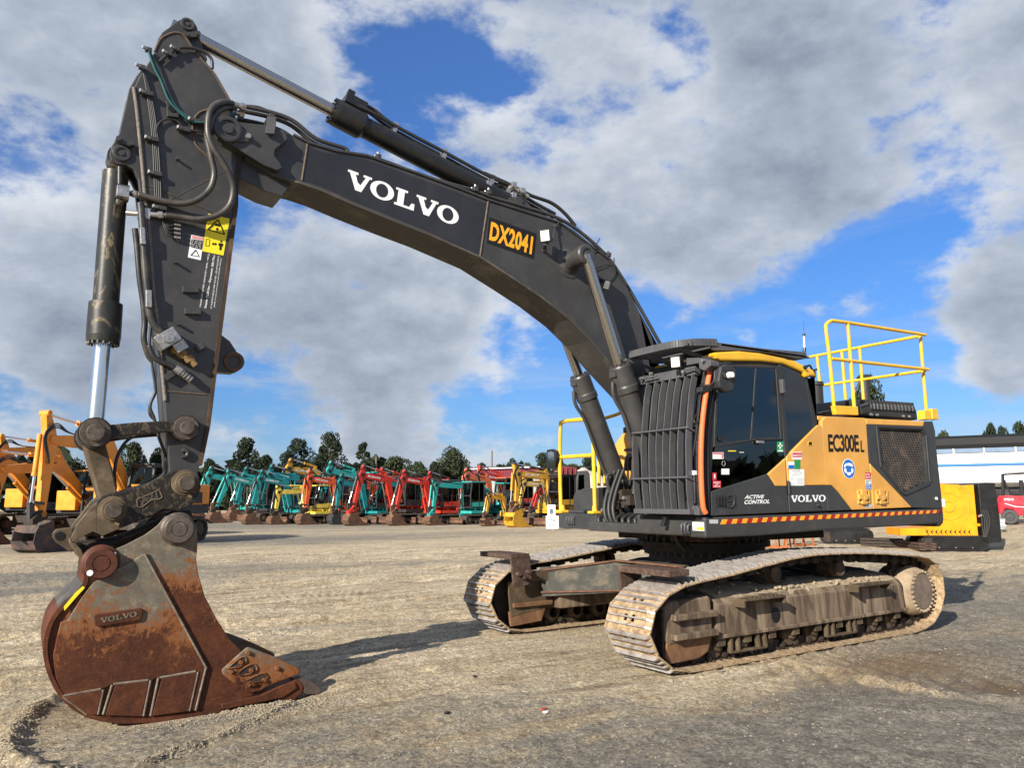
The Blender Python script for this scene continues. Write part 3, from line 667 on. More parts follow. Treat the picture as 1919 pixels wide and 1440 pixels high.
# hydraulic pipes along the boom back, raised on clamps
line = [cA(1050, 705), cA(1230, 745), cA(1370, 800), cA(1520, 895), cA(1700, 955), (657, 290), cD(300, 385), cD(560, 480), cD(800, 548), cD(900, 585), cD(1060, 632), cD(1220, 685), cD(1340, 755), cD(1480, 880), cD(1560, 990), cD(1650, 1140), cD(1765, 1345)]
for k, (y, dz) in enumerate(((.17, .0), (.105, .015), (-.10, .0), (-.17, .0))):
    pts = [P(q, Y=.17) for q in line]; pts = [Vector((p.x, y, p.z+.004-dz+(.03 if i < 3 else 0))) for i, p in enumerate(pts)]
    mb = MB(); mb.tube(spline(pts, 5), .021, 8); mb.build('hydraulic_pipe', cylp if k else dark, boom, 0)
mb = MB()
for q in (cD(300, 378), cD(805, 545), cD(875, 562), cD(1495, 885), cA(1230, 760)):
    p = P(q, Y=.17); mb.box((p.x, 0, p.z+.01), (.05, .40, .05)); mb.cyl((p.x, .17, p.z+.03), (p.x, .17, p.z+.06), .015, .015, 8, 1); mb.cyl((p.x, .10, p.z+.03), (p.x, .10, p.z+.055), .015, .015, 8, 1); mb.cut()
p0 = P(cA(1220, 860), Y=.33); mb.bar(p0, p0+Vector((-.03, -.08, .20)), .08, .02)
mb.build('pipe_clamp', [dark, zinc], boom, .004)
# couplings where the spiral guarded hoses leave the pipes
mb = MB()
for dz in (0, -.045):
    a = P(cA(985, 670), Y=.22); b = P(cA(1060, 690), Y=.2); d = Vector((0, -.05 if dz else 0, dz))
    mb.cyl(a+d, b+d, .026, .026, 12); mb.cyl(a.lerp(b, .6)+d, b+d, .034, .034, 6, smooth=False); mb.cut()
mb.build('hose_coupling', zinc, boom, 0)
mb = MB()
for y, s in ((.08, 0), (.0, .02), (-.06, .01)):
    mb.tube(spline([P(cA(1060, 680), Y=y), P(cA(1150, 690+s*200), Y=y), P(cA(1230, 725), Y=y), P(cA(1330, 775), Y=y)]), .014, 7)
mb.build('hose_set', rubber, boom, 0)

# ---- arm cylinder on the boom's back
a = P(cA(690, 165), Y=.14); a.y = 0
r1 = P(cA(770, 262), Y=0); r2 = P(cA(1625, 712), Y=0); d = (r2-r1).normalized()
end = P(cD(838, 512), Y=0); d2 = (end-r2).normalized()
mb = MB(); mb.cyl(r1-d*.25, r2, .062, .062, 28); rod_h = MB()
ac_root = bpy.data.objects.new('arm_cylinder', None); col.objects.link(ac_root); ac_root.parent = EX
mb.build('piston_rod', chromed, ac_root, 0)
mb = MB(); foot = r2+d*2.12
mb.cyl(r2+d*.10, foot, .105, .105, 28)
mb.lathe(r2, d, [(0, .075), (.0, .128), (.04, .135), (.30, .135), (.33, .112)], 28)
for k in range(14):
    t = 2*math.pi*k/14; u = d.cross(Vector((0, 1, 0))).normalized(); w = u*math.cos(t)*.115+Vector((0, 1, 0))*math.sin(t)*.115
    mb.cyl(r2+w-d*.02, r2+w+d*.02, .014, .014, 6, smooth=False)
up = Vector((-d.z, 0, d.x)); up = up if up.z > 0 else -up
mb.box(r2+d*.17+up*.16, (.22, .20, .10), Matrix((d, Vector((0, 1, 0)), up)).transposed())
mb.box(r2+d*.10+up*.22+Vector((0, .05, 0)), (.07, .07, .08), Matrix((d, Vector((0, 1, 0)), up)).transposed())
mb.box(r2+d*.22+up*.23+Vector((0, -.05, 0)), (.10, .06, .05), Matrix((d, Vector((0, 1, 0)), up)).transposed())
mb.build('barrel', blackp, ac_root, .004)
mb = MB()
for y, lift in ((.05, .155), (-.04, .16)):
    mb.tube(spline([r2+d*.2+up*.19+Vector((0, y, 0)), r2+d*.36+up*.20+Vector((0, y, 0)), r2+d*.6+up*lift+Vector((0, y, 0)), r2+d*1.2+up*lift+Vector((0, y, 0)), r2+d*1.8+up*lift+Vector((0, y, 0)), r2+d*2.05+up*.19+Vector((0, y, 0))]), .019, 8)
mb.tube(spline([r2+d*.2+up*.14+Vector((0, .09, 0)), r2+d*.4+up*.13+Vector((0, .10, 0)), r2+d*.62+up*.14+Vector((0, .05, 0))]), .016, 8)
mb.build('hydraulic_pipe', rubber, ac_root, 0)
mb = MB()
for t in (.62, 1.2, 1.8, 2.02):
    mb.box(r2+d*t+up*.14, (.04, .12, .11), Matrix((d, Vector((0, 1, 0)), up)).transposed())
    mb.cyl(r2+d*t+up*.18, r2+d*t+up*.215, .012, .012, 6); mb.cut()
mb.build('pipe_clamp', [zinc], ac_root, 0)
mb = MB()      # foot bracket on the boom and the hoses that arch over it
fb = [(foot.x+.25, foot.z-.16), (foot.x+.10, foot.z+.02), (foot.x-.02, foot.z+.06), (foot.x-.14, foot.z+.0), (foot.x-.45, foot.z-.32), (foot.x+.1, foot.z-.30)]
mb.prism(fb, -.13, -.09); mb.cut(); mb.prism(fb, .09, .13); mb.cut()
mb.cyl((foot.x, -.15, foot.z), (foot.x, .15, foot.z), .05, .05, 16)
mb.build('cylinder_bracket', dark, boom, .006)
mb = MB(); h = [cD(850, 455), cD(985, 515), cD(1090, 570), cD(1200, 610), cD(1270, 665), cD(1325, 730)]
mb.tube(spline([P(q, Y=.05) for q in h], 6), .021, 8)
h2 = [cD(900, 530), cD(945, 510), cD(1010, 540), cD(1080, 590), cD(1150, 630), cD(1220, 668)]
mb.tube(spline([P(q, Y=.02) for q in h2], 6), .020, 8)
mb.tube(spline([P((q[0]-3, q[1]+6), Y=-.04) for q in h2], 6), .018, 8)
mb.tube(spline([P((q[0]-6, q[1]+12), Y=-.08) for q in h2[1:]], 6), .018, 8)
mb.build('arched_hose', rubber, boom, 0)
mb = MB()
for q in (cD(1000, 520), cD(1045, 550), cD(870, 515), cD(1000, 575)):
    p = P(q, Y=.06); mb.box(p, (.06, .08, .06)); mb.cyl(p, p+Vector((-.08, .01, -.05)), .025, .025, 10); mb.cut()
mb.build('hose_fitting', zinc, boom, .003)

# ---- boom cylinders
for s, qa, qb, qh in ((1, cD(1375, 880), (1176, 735), (1163.6, 685)), (-1, (1059.7, 635), (1140.7, 855), (1091, 702))):
    Y = .5*s; A_ = P(qa, Y=Y); B_ = P(qb, Y=Y); d = (B_-A_).normalized()
    if s < 0: A_ = A_ - d*((A_.z-4.16)/d.z)*1.0 if False else A_ + d*((4.13-A_.z)/d.z)
    H_ = P(qh, Y=Y); hh = A_+d*((H_-A_).dot(d)); ft = A_+d*((1.32-A_.z)/d.z)
    r = bpy.data.objects.new('boom_cylinder', None); col.objects.link(r); r.parent = EX
    mb = MB(); mb.cyl(A_, hh, .058, .058, 28); mb.build('piston_rod', chromed, r, 0)
    mb = MB(); mb.lathe(hh, d, [(-.0, .06), (0, .115), (.02, .125), (.22, .125), (.24, .132), (.30, .132), (.32, .118), ((ft-hh).length, .118)], 30)
    for k in range(14):
        t = 2*math.pi*k/14; u = d.cross(Vector((0, 1, 0))).normalized(); w = u*math.cos(t)*.10+Vector((0, 1, 0)).cross(Vector((0, 0, 0)))+d.cross(u)*math.sin(t)*.10
        mb.cyl(hh+w-d*.02, hh+w+d*.02, .012, .012, 6, smooth=False)
    mb.box(hh+d*.16+Vector((.13, 0, .05)), (.06, .10, .07)); mb.cyl((ft.x, Y-.14, ft.z), (ft.x, Y+.14, ft.z), .09, .09, 20)
    mb.build('barrel', cylp if False else dark, r, 0)
    fw = Vector((-d.z, 0, d.x)); fw = fw if fw.x > 0 else -fw
    L = (ft-hh).length
    mb = MB(); mb.tube(spline([hh+d*.14+fw*.16, hh+d*.3+fw*.20, hh+d*.55+fw*.15, hh+d*(L*.62)+fw*.15, hh+d*(L*.68)+fw*.12+Vector((0, .03, 0)), hh+d*(L*.73)+Vector((0, .16, 0))+fw*.05, hh+d*(L*.82)+Vector((.0, .16, 0))+fw*.05], 8), .022, 10)
    o2 = hh+d*(L*.72); mb.tube(spline([o2+Vector((.12, .13, -.16)), o2+Vector((.13, .13, .0)), o2+Vector((.20, .13, .05)), o2+Vector((.27, .13, .0)), o2+Vector((.22, .13, -.16)), o2+Vector((.12, .10, -.40)), o2+Vector((.03, .08, -.62))], 8), .022, 10)
    mb.build('hydraulic_pipe', dark, r, 0)
    mb = MB(); z0 = hh+d*(L*.83)+Vector((.03, .16, 0))
    for k in (0, .055):
        c0 = z0+Vector((k, 0, -k*.2)); mb.cyl(c0, c0+d*.16, .027, .027, 12); mb.cyl(c0+d*.02, c0+d*.06, .034, .034, 6, smooth=False)
    mb.box(z0+Vector((.02, 0, .03)), (.13, .06, .05)); mb.build('hose_coupling', zinc, r, .003)
    mb = MB()
    for k in (0, .055):
        c0 = z0+Vector((k, 0, -k*.2))+d*.15; mb.tube(spline([c0, c0+d*.2, c0+d*.38+Vector((-.04, -.04, 0)), c0+d*.55+Vector((-.15, -.10, .06))]), .024, 8)
    mb.build('hose', rubber, r, 0)

# ---- arm
AY = .19
arm_pts = xz(cA, [(500, 300), (520, 262), (560, 225), (610, 208), (660, 225), (700, 260), (745, 330), (815, 400), (870, 480), (930, 570), (962, 640), (1000, 740), (1025, 860), (1030, 1000), (1000, 1180)], AY)
arm_pts += xz(None, [(440, 385)], AY)+xz(cB, [(880, 170), (820, 640), (775, 990), (745, 1240)], AY)+xz(cC, [(700, 330), (705, 370), (680, 410), (640, 415), (600, 395), (580, 340)], AY)
arm_pts += xz(cB, [(505, 1230), (460, 700), (430, 450), (402, 60)], AY)+xz(cA, [(430, 1330), (400, 1000), (367, 700), (348, 560), (385, 480), (440, 400)], AY)
mb = MB(); mb.prism(arm_pts, -AY, AY); arm = mb.build('arm', dark, EX, .008)
ear1 = xz(cA, [(480, 330), (500, 250), (530, 205), (640, 125), (680, 108), (725, 125), (752, 170), (765, 230), (790, 300), (820, 380), (700, 420), (560, 420)], .15)
ear2 = xz(cA, [(400, 440), (360, 490), (315, 570), (282, 720), (250, 860), (205, 935), (190, 985), (200, 1025), (240, 1055), (300, 1060), (345, 1090), (375, 1150), (392, 1290), (420, 1290), (400, 800), (380, 600)], .15)
for s in (1, -1):
    for e in (ear1, ear2):
        mb = MB(); mb.prism(e, s*.09, s*.15); mb.build('cylinder_ear', dark, arm, .006)
mb = MB(); mb.prism([(x, z) for x, z in xz(cA, [(395, 445), (350, 520), (310, 600), (290, 700), (300, 720), (330, 610), (380, 520), (420, 460)], .09)], -.10, .10); mb.build('front_plate', dark, arm, 0)
def pin_cap(c, q, Y, r, name, mats, parent, prof=None, n=28, y0=None):
    p = P(c(*q) if c else q, Y=Y); mb = MB()
    prof = prof or [(0, r), (.02, r), (.028, r*.9), (.028, r*.62), (.018, r*.6), (.018, r*.35), (.026, r*.3), (.026, 0)]
    mb.lathe((p.x, Y-.012, p.z), (0, 1, 0), prof, n)
    if y0 is not None: mb.cyl((p.x, y0, p.z), (p.x, Y, p.z), r*.95, r*.95, n)
    return mb.build(name, mats, parent, 0), p
pin_cap(cA, (690, 155), .155, .058, 'pin', dark, arm, y0=-.15)
pin_cap(cA, (268, 985), .155, .070, 'pin', dark, arm, y0=-.15)
for q0, q1, w in ((cA(680, 232), cA(755, 225), .05), (cA(245, 900), cA(330, 930), .05)):
    mb = MB(); a_, b_ = P(q0, Y=.17), P(q1, Y=.17); mb.bar(a_, b_, w, .05); 
    for p in (a_, b_): mb.cyl((p.x, .16, p.z), (p.x, .215, p.z), .022, .02, 10)
    mb.build('pin_retainer', dark, arm, .006)
# rusty back flange and front weld bead
fl = [Vector((*(lambda w: (w.x, 0, w.z))(P(q, Y=AY)),)) for q in (cA(1022, 1000), cA(996, 1180), (440, 385), cB(880, 170), cB(820, 640), cB(775, 990), cB(745, 1240), cC(702, 300))]
mb = MB()
for a_, b_ in zip(fl, fl[1:]): mb.bar(a_+Vector((-.012, 0, 0)), b_+Vector((-.012, 0, 0)), 2*AY+.05, .035, up=(0, 1, 0)) if False else mb.prism([(a_.x+.008, a_.z), (a_.x-.026, a_.z), (b_.x-.026, b_.z), (b_.x+.008, b_.z)], -AY-.02, AY+.014)
mb.build('back_flange', wear('flange_rust', [(.36, (.022, .018, .016)), (.52, (.055, .035, .022)), (.62, (.12, .068, .035)), (.8, (.20, .13, .08))], 10, 8, .7, .5, (1, 1, .15)), arm, 0)
mb = MB(); wl_ = [cA(345, 560), cA(365, 700), cA(395, 1000), cA(425, 1330), cB(402, 60), cB(430, 450), cB(460, 700), cB(500, 1100)]
mb.tube(spline([P(q, Y=AY) for q in wl_], 6), .017, 6); mb.build('weld_seam', wear('weld_bead', [(.3, (.08, .07, .06)), (.7, (.24, .21, .18))], 40, bump=.8), arm, 0)
mb = MB()      # edge welds round the upper reinforcement and small ribs
arc = [cA(480, 330), cA(520, 250), cA(600, 210), cA(665, 225), cA(720, 300), cA(790, 390), cA(860, 470), cA(925, 580), cA(965, 650)]
mb.tube(spline([P(q, Y=AY) for q in arc], 6), .010, 6); mb.cut()
arc = [cA(835, 700), cA(760, 730), cA(725, 800), cA(740, 920), cA(830, 1010)]
mb.tube(spline([P(q, Y=AY) for q in arc], 8), .011, 6); mb.cut()
mb.tube([P(cA(440, 1195), Y=AY), P(cA(560, 1240), Y=AY), P(cA(900, 1380), Y=AY)], .006, 5); mb.cut()
mb.tube([P(cB(500, 1045), Y=AY), P(cB(745, 1065), Y=AY)], .007, 5); mb.cut()
mb.tube([P(cA(430, 1360), Y=AY), P(cA(960, 1085), Y=AY)], .003, 4); mb.cut()
mb.build('weld_seam', wear('weld_thin', [(.3, (.05, .045, .04)), (.7, (.13, .085, .05))], 30), arm, 0)
mb = MB()      # lugs, studs and step brackets
for c, q0, q1, w, h in ((cB, (600, 447), (695, 450), .05, .04), (cB, (612, 575), (708, 577), .05, .04), (cB, (682, 800), (722, 775), .05, .06), (cB, (498, 970), (545, 938), .05, .06), (cA, (558, 740), (632, 748), .03, .04)):
    a_, b_ = P(c(*q0), Y=AY+.02), P(c(*q1), Y=AY+.02); mb.bar(a_, b_, h, w); mb.cut()
for c, q in ((cB, (560, 290)), (cB, (575, 652)), (cA, (622, 1025))):
    p = P(c(*q), Y=AY); mb.cyl((p.x, AY, p.z), (p.x, AY+.05, p.z), .014, .014, 8); mb.cut()
mb.build('bracket', dark, arm, .004)
mb = MB(); tp_ = xz(cA, [(552, 652), (590, 668), (632, 690), (634, 748), (558, 740)], AY); mb.prism(tp_, AY, AY+.02); mb.build('bracket_plate', dark, arm, .003)
p = P(cA(592, 697), Y=AY+.022); mb = MB(); mb.cyl((p.x, p.y, p.z), (p.x, p.y+.004, p.z), .03, .03, 16); mb.build('hole', blk, arm, 0)
# hook and rear lug
mb = MB()
mb.prism(xz(cB, [(820, 650), (830, 712), (880, 750), (945, 850), (945, 900), (900, 938), (790, 930), (770, 960), (780, 800)], .06), -.06, .06)
lug = mb.build('lifting_lug', dark, arm, .008)
p = P(cB(905, 870), Y=.075); mb = MB(); mb.lathe((p.x, -.075, p.z), (0, 1, 0), [(0, .055), (0, .085), (.15, .085), (.15, .055), (0, .055)], 26)
mb.build('lug_bushing', wear('bushing', [(.3, (.06, .035, .02)), (.7, (.16, .09, .05))], 20), arm, 0)
mb = MB(); mb.tube(spline([P(cC(*q), Y=AY+.02) for q in ((632, 240), (645, 234), (657, 245), (650, 260), (632, 262))], 6), .018, 8); mb.build('hook', dark, arm, 0)
# stickers
quad('warning_sign', cN, [(540, 122), (782, 180), (712, 594), (474, 545)], AY, yelp, arm, .0022, 'yellow keep-clear warning sticker')
def outline(c, pts, Y, w, mat, name, parent, closed=True):
    mb = MB(); q = [P(c(*p), Y=Y) for p in pts]
    for i in range(len(q)-(0 if closed else 1)): mb.bar(q[i], q[(i+1) % len(q)], .003, w, up=(0, 1, 0)) if False else mb.tube([q[i], q[(i+1) % len(q)]], w/2, 4)
    return mb.build(name, mat, parent, 0)
outline(cN, [(652, 190), (726, 356), (535, 300)], AY+.004, .010, blk, 'sign_triangle', arm)
mb = MB()
for pl in ([(618, 235), (672, 246), (668, 270), (614, 258)], [(625, 290), (650, 280), (655, 300), (645, 310), (660, 322), (628, 306)],
           [(580, 462), (596, 447), (596, 457), (620, 457), (620, 447), (638, 464), (618, 480), (618, 471), (596, 471), (596, 480)],
           [(660, 452), (708, 462), (702, 492), (694, 490), (686, 536), (664, 530), (668, 488), (655, 484)], circle(686, 436, 12, 12)):
    mb.prism(xz(cN, pl, AY), AY+.0023, AY+.0045)
mb.build('sign_figure', blk, arm, 0)
outline(cN, [(518, 408), (558, 412), (550, 490), (512, 485)], AY+.003, .004, blk, 'sign_box', arm)
quad('notice_sticker', cN, [(352, 362), (492, 392), (456, 648), (312, 614)], AY, white, arm, .0022, 'white notice sticker with triangle')
quad('notice_text_block', cN, [(352, 408), (482, 428), (466, 528), (342, 496)], AY+.0021, blk, arm)
quad('notice_heading', cN, [(358, 370), (486, 394), (483, 420), (355, 398)], AY+.0021, flat('pale_red_print', (.6, .25, .25)), arm)
text('xxx xxxx xxxxx\nxx xxxx xxxxx\nxxxxx xx xxxx\nxxxx xxxxx xx'.replace('x', 'i'), cN, (350, 488), (460, 515), (362, 415), AY+.003, white, arm)
outline(cN, [(402, 530), (440, 606), (345, 590)], AY+.003, .006, blk, 'sign_triangle', arm)
for t, bl, br, tl, bd in (('MAXIMUM RATED CAPACITY (RML / WLL)', (464, 1176), (560, 575), (442, 1172), .012), ('Static 3201kg - Dynamic 2817kg', (525, 1190), (626, 592), (495, 1186), .02),
                      ('AT MAXIMUM REACH OVER THE SIDE - LESS ATTACHMENTS', (580, 1196), (666, 602), (564, 1192), .006), ('(REFER TO CAB LOAD CHART AND MACHINE MANUAL)', (618, 1180), (694, 628), (602, 1176), .006)):
    text(t, cN, bl, br, tl, AY, white, arm, 'lettering', bd)
# spiral guarded hoses that loop down the arm to the bucket cylinder
def spiral_hose(pts, r, name, mat, parent, pitch=.024, n=10):
    p = spline(pts, 24); p = resample(p, pitch/2); mb = MB()
    mb.tube(p, lambda i: r*(1.0 if i % 2 else .76), n); return mb.build(name, mat, parent, 0)
h1 = [(985, 668, .22), (930, 655, .27), (870, 672, .31), (830, 730, .34), (822, 850, .36), (855, 950, .36), (915, 1040, .36), (965, 1130, .34), (985, 1220, .32), (960, 1320, .30), (880, 1385, .28), (760, 1410, .27), (640, 1395, .25), (540, 1385, .24)]
h2 = [(1000, 690, .18), (940, 690, .24), (880, 720, .28), (845, 780, .31), (818, 870, .32), (840, 1000, .32), (862, 1120, .31), (830, 1220, .30), (740, 1290, .28), (640, 1308, .26), (520, 1290, .24), (370, 1250, .22)]
for h in (h1, h2):
    spiral_hose([P(cA(x, y), Y=Y) for x, y, Y in h], .029, 'spiral_guarded_hose', spiral, arm)
mb = MB()
for q0, q1, Y0, Y1 in (((370, 1250), (305, 1240), .22, .12), ((540, 1385), (450, 1378), .24, .22), ((450, 1378), (300, 1368), .20, .12)):
    a_, b_ = P(cA(*q0), Y=Y0), P(cA(*q1), Y=Y1); mb.cyl(a_, b_, .022, .022, 12); mb.cyl(a_.lerp(b_, .1), a_.lerp(b_, .45), .032, .032, 6, smooth=False); mb.cut()
for q in ((275, 1235), (410, 1375)): mb.box(P(cA(*q), Y=.2), (.09, .06, .09)); mb.cut()
mb.build('hose_coupling', zinc, arm, .003)
# slim lines down the arm's front edge with clamps
mb = MB()
for k in range(4):
    pts = [(400+k*2, 425), (425+k*6, 560), (445+k*10, 700), (462+k*11, 850), (472+k*12, 1000), (478+k*13, 1150), (488+k*11, 1335)]
    mb.tube(spline([P(cA(*q), Y=AY+.02) for q in pts], 6), .0085, 6)
mb.tube(spline([P(cA(*q), Y=AY+.02) for q in ((490, 960), (487, 850), (510, 790), (560, 765), (620, 775), (660, 815), (700, 835), (800, 850))], 6), .009, 6)
mb.tube(spline([P(cA(*q), Y=AY+.03) for q in ((455, 345), (490, 420), (530, 530), (575, 620), (640, 710), (735, 770), (820, 790))], 6), .010, 6, mat=1)
mb.tube(spline([P(cA(*q), Y=AY+.045) for q in ((440, 330), (475, 430), (520, 520), (570, 640), (650, 730), (740, 785), (900, 770), (1000, 720))], 6), .010, 6, mat=1)
mb.tube(spline([P(cA(*q), Y=AY+.03) for q in ((510, 395), (570, 345), (640, 308), (720, 308), (800, 335), (845, 380), (850, 440))], 8), .014, 8)
mb.build('grease_line', [rubber, flat('teal_hose', (.03, .10, .10))], arm, 0)
mb = MB()
for q in ((425, 597), (460, 893), (480, 1115), (510, 1335), (665, 830), (735, 775), (570, 345), (620, 315), (440, 320), (398, 432)):
    p = P(cA(*q), Y=AY+.03); mb.box(p, (.11 if q[1] > 500 else .05, .04, .035)); mb.cyl(p, p+Vector((.05, .03, 0)), .014, .014, 8, mat=1); mb.cut()
mb.build('line_clamp', [dark, zinc], arm, .003)
# hard pipe on the lower arm edge, valve block, quick connectors
mb = MB(); mb.tube(spline([P(cB(*q), Y=AY+.03) for q in ((355, -60), (365, 60), (375, 200), (385, 350), (400, 500), (410, 590), (440, 660), (500, 715))], 8), .030, 10)
mb.tube(spline([P(cB(*q), Y=.10) for q in ((322, 90), (335, 200), (350, 380), (370, 520), (380, 640), (375, 740), (400, 830), (430, 870))], 8), .024, 8)
mb.build('hydraulic_pipe', cylp, arm, 0)
mb = MB()
for q0, q1 in (((350, 135), (382, 137)), ((383, 503), (420, 505))): a_, b_ = P(cB(*q0), Y=AY+.05), P(cB(*q1), Y=AY+.05); mb.bar(a_, b_, .06, .14); mb.cut()
p = P(cB(510, 740), Y=AY+.07); Mr = Matrix.Rotation(R_(38), 3, 'Y')
mb.box(p, (.17, .13, .12), Mr); mb.cyl(p, p+Vector((0, .10, 0)), .045, .04, 14); mb.box(p+Vector((-.10, .0, -.05)), (.10, .07, .08), Mr)
mb.build('valve_block', [zinc], arm, .006)
mb = MB(); p = P(cB(560, 800), Y=AY+.06)
for k, dx in enumerate((0, .06, .11)): mb.cyl(p+Vector((-dx, .02, -dx*.6)), p+Vector((-dx, -.05, -dx*.6)), .035, .035, 6, smooth=False); mb.cyl(p+Vector((-dx, 0, -dx*.6)), p+Vector((-dx-.05, 0, -dx*.6-.05)), .026, .026, 10)
mb.build('valve_fitting', wear('brass', [(.3, (.16, .10, .04)), (.7, (.36, .24, .10))], 20, metal=.5), arm, .002)
mb = MB(); p0 = P(cB(560, 905), Y=AY+.05); p1 = P(cB(655, 980), Y=AY+.05)
mb.cyl(p0, p0.lerp(p1, .35), .035, .035, 12)
for t in (.40, .55, .72, .88): mb.cyl(p0.lerp(p1, t), p0.lerp(p1, t+.1), .030, .030, 12)
mb.build('quick_connector', zinc, arm, 0)
spiral_hose([P(cB(*q), Y=AY+.03) for q in ((405, 775), (425, 830), (460, 865), (510, 885), (555, 905))], .024, 'connector_hose', rubber, arm, .03)
mb = MB(); mb.tube(spline([P(cB(*q), Y=.10) for q in ((415, 660), (410, 760), (425, 900), (440, 1005), (440, 1060), (412, 1120), (410, 1180), (440, 1215))], 6), .012, 6)
mb.tube(spline([P(cC(*q), Y=.12) for q in ((520, -10), (498, 50), (515, 100), (535, 180), (560, 250), (565, 310), (545, 345), (480, 380), (400, 400))], 6), .013, 6)
mb.tube(spline([P(cC(*q), Y=.10) for q in ((440, 170), (395, 200), (360, 260), (348, 330), (352, 400))], 6), .014, 6)
mb.build('hose', rubber, arm, 0)
mb = MB()
for k in range(4):
    p = P(cB(590, 70+k*25), Y=AY+.03); mb.cyl(p, p+Vector((.05, 0, 0)), .012, .012, 8)
    mb.tube(spline([p+Vector((.05, 0, 0)), P(cB(530-k*6, 75+k*16), Y=AY+.03), P(cB(495-k*3, 50), Y=AY+.02), P(cB(485, 20), Y=AY+.02)]), .007, 5, mat=1)
mb.build('grease_manifold', [zinc, rubber], arm, 0)

# ---- bucket cylinder
t0 = P((217, 322), Y=0); t1 = P((193, 642), Y=0); t2 = P(cC(266, 150), Y=0); e0 = P(cA(268, 985), Y=.155); e0.y = 0
r = bpy.data.objects.new('bucket_cylinder', None); col.objects.link(r); r.parent = EX
d = (t1-t0).normalized(); mb = MB()
mb.lathe(t0, d, [(0, .06), (.01, .098), ((t1-t0).length-.33, .098), ((t1-t0).length-.32, .125), ((t1-t0).length-.05, .128), ((t1-t0).length, .122), ((t1-t0).length, .065)], 30)
mb.cyl((e0.x, -.085, e0.z), (e0.x, .085, e0.z), .10, .10, 24)
for k in range(16):
    t = 2*math.pi*k/16; u = d.cross(Vector((0, 1, 0))).normalized(); w = u*math.cos(t)*.108+d.cross(u)*math.sin(t)*.108
    mb.cyl(t1+w-d*.02, t1+w+d*.025, .014, .014, 6, smooth=False)
mb.box(t0+Vector((-.02, .1, .02)), (.05, .06, .13)); mb.tube(spline([t0+Vector((-.02, .12, 0)), t0+Vector((-.03, .13, -.2)), t0+Vector((-.03, .13, -.32)), P(cA(300, 1245), Y=.13)]), .022, 8)
mb.box(P(cA(270, 1240), Y=.12), (.10, .08, .12))
mb.build('barrel', wear('scratched_barrel', [(.40, (.022, .023, .022)), (.56, (.036, .035, .030)), (.60, (.20, .15, .08)), (.64, (.04, .036, .03)), (.8, (.16, .12, .07))], 5, 10, .4, .15, (1, 1, .5), 2.0), r, 0)
mb = MB(); mb.cyl(t1, t2, .063, .063, 28); mb.build('piston_rod', chrome, r, 0)

# ---- linkage
def boss(p, y0, y1, r, mb, pin=.6, proud=.03, mat=0, pm=1):
    mb.cyl((p.x, y0, p.z), (p.x, y1, p.z), r, r, 28, mat=mat)
    mb.lathe((p.x, y1, p.z), (0, 1, 0), [(0, r*.92), (.015, r*.88), (.015, r*pin), (.015+proud, r*pin), (.018+proud, r*pin*.85), (.018+proud, 0)], 24, mat=pm)
LY = .27
pA_ = P(cC(268, 160), Y=LY+.04); pB_ = P(cC(652, 140), Y=LY+.04); pC_ = P(cC(342, 487), Y=.33); pD_ = P(cC(648, 375), Y=.33)
lk = bpy.data.objects.new('bucket_linkage', None); col.objects.link(lk); lk.parent = EX
bar = xz(cC, [(300, 130), (420, 118), (540, 112), (610, 115), (610, 160), (560, 158), (440, 168), (360, 180), (310, 195)], LY)
for s in (1, -1):
    mb = MB(); mb.prism(bar, s*(LY-.06), s*LY)
    y0, y1 = (LY-.10, LY+.02) if s > 0 else (-LY-.02, -LY+.10)
    boss(pA_, y0, y1, .118, mb, .55, .035); boss(pB_, y0, y1, .105, mb, .52, .04)
    mb.build('guide_link', [coup, pinm], lk, .008)
mb = MB(); tip = xz(cC, [(205, 150), (222, 210), (245, 300), (285, 440), (300, 500), (370, 480), (358, 400), (340, 320), (312, 215), (318, 170)], .16)
mb.prism(tip, -.16, .16); mb.build('tipping_link', coupb, lk, .012)

# ---- quick coupler
CY = .30
qc = bpy.data.objects.new('quick_coupler', None); col.objects.link(qc); qc.parent = EX
side = xz(cL, [(815, 690), (870, 645), (920, 625), (1070, 592), (1250, 545), (1400, 462), (1480, 425), (1560, 408), (1640, 425), (1700, 475), (1722, 560), (1705, 630), (1660, 700), (1600, 740), (1530, 770), (1440, 758), (1400, 760), (1350, 790), (1200, 850), (1040, 915), (940, 965), (880, 985), (795, 945), (620, 1035), (600, 1000), (615, 960), (650, 905), (740, 790)], CY)
for s in (1, -1):
    mb = MB(); mb.prism(side, s*(CY-.05), s*CY); mb.build('side_plate', coup if s > 0 else coupb, qc, .012)
lowp = xz(cL, [(655, 900), (735, 790), (830, 700), (830, 960), (795, 945), (620, 1035), (603, 1000)], CY)
mb = MB(); mb.prism(lowp, CY, CY+.006); mb.prism(xz(cL, [(830, 700), (1000, 880), (1060, 905), (880, 982), (830, 960)], CY), CY, CY+.006); mb.build('bare_steel_area', coupb, qc, .004)
hk = xz(cL, [(598, 1000), (622, 1035), (655, 1050), (700, 1100), (735, 1188), (690, 1188), (640, 1110), (600, 1050)], CY)
mb = MB(); mb.prism(hk, -CY, CY); mb.build('hook_plate', coupb, qc, .01)
mb = MB(); mb.prism(xz(cL, [(650, 905), (740, 800), (820, 700), (870, 660), (1000, 640), (1300, 560), (1500, 470), (1600, 700), (1200, 820), (900, 940), (700, 980)], 0), -.24, .24)
mb.build('coupler_body', coupb, qc, .01)
mb = MB(); mb.prism(xz(cL, [(650, 1050), (1000, 990), (1350, 850), (1500, 770), (1600, 760), (1620, 820), (1300, 900), (1000, 1040), (700, 1130)], .0), -.20, .20)
mb.build('jaw_block', innr, qc, .01)
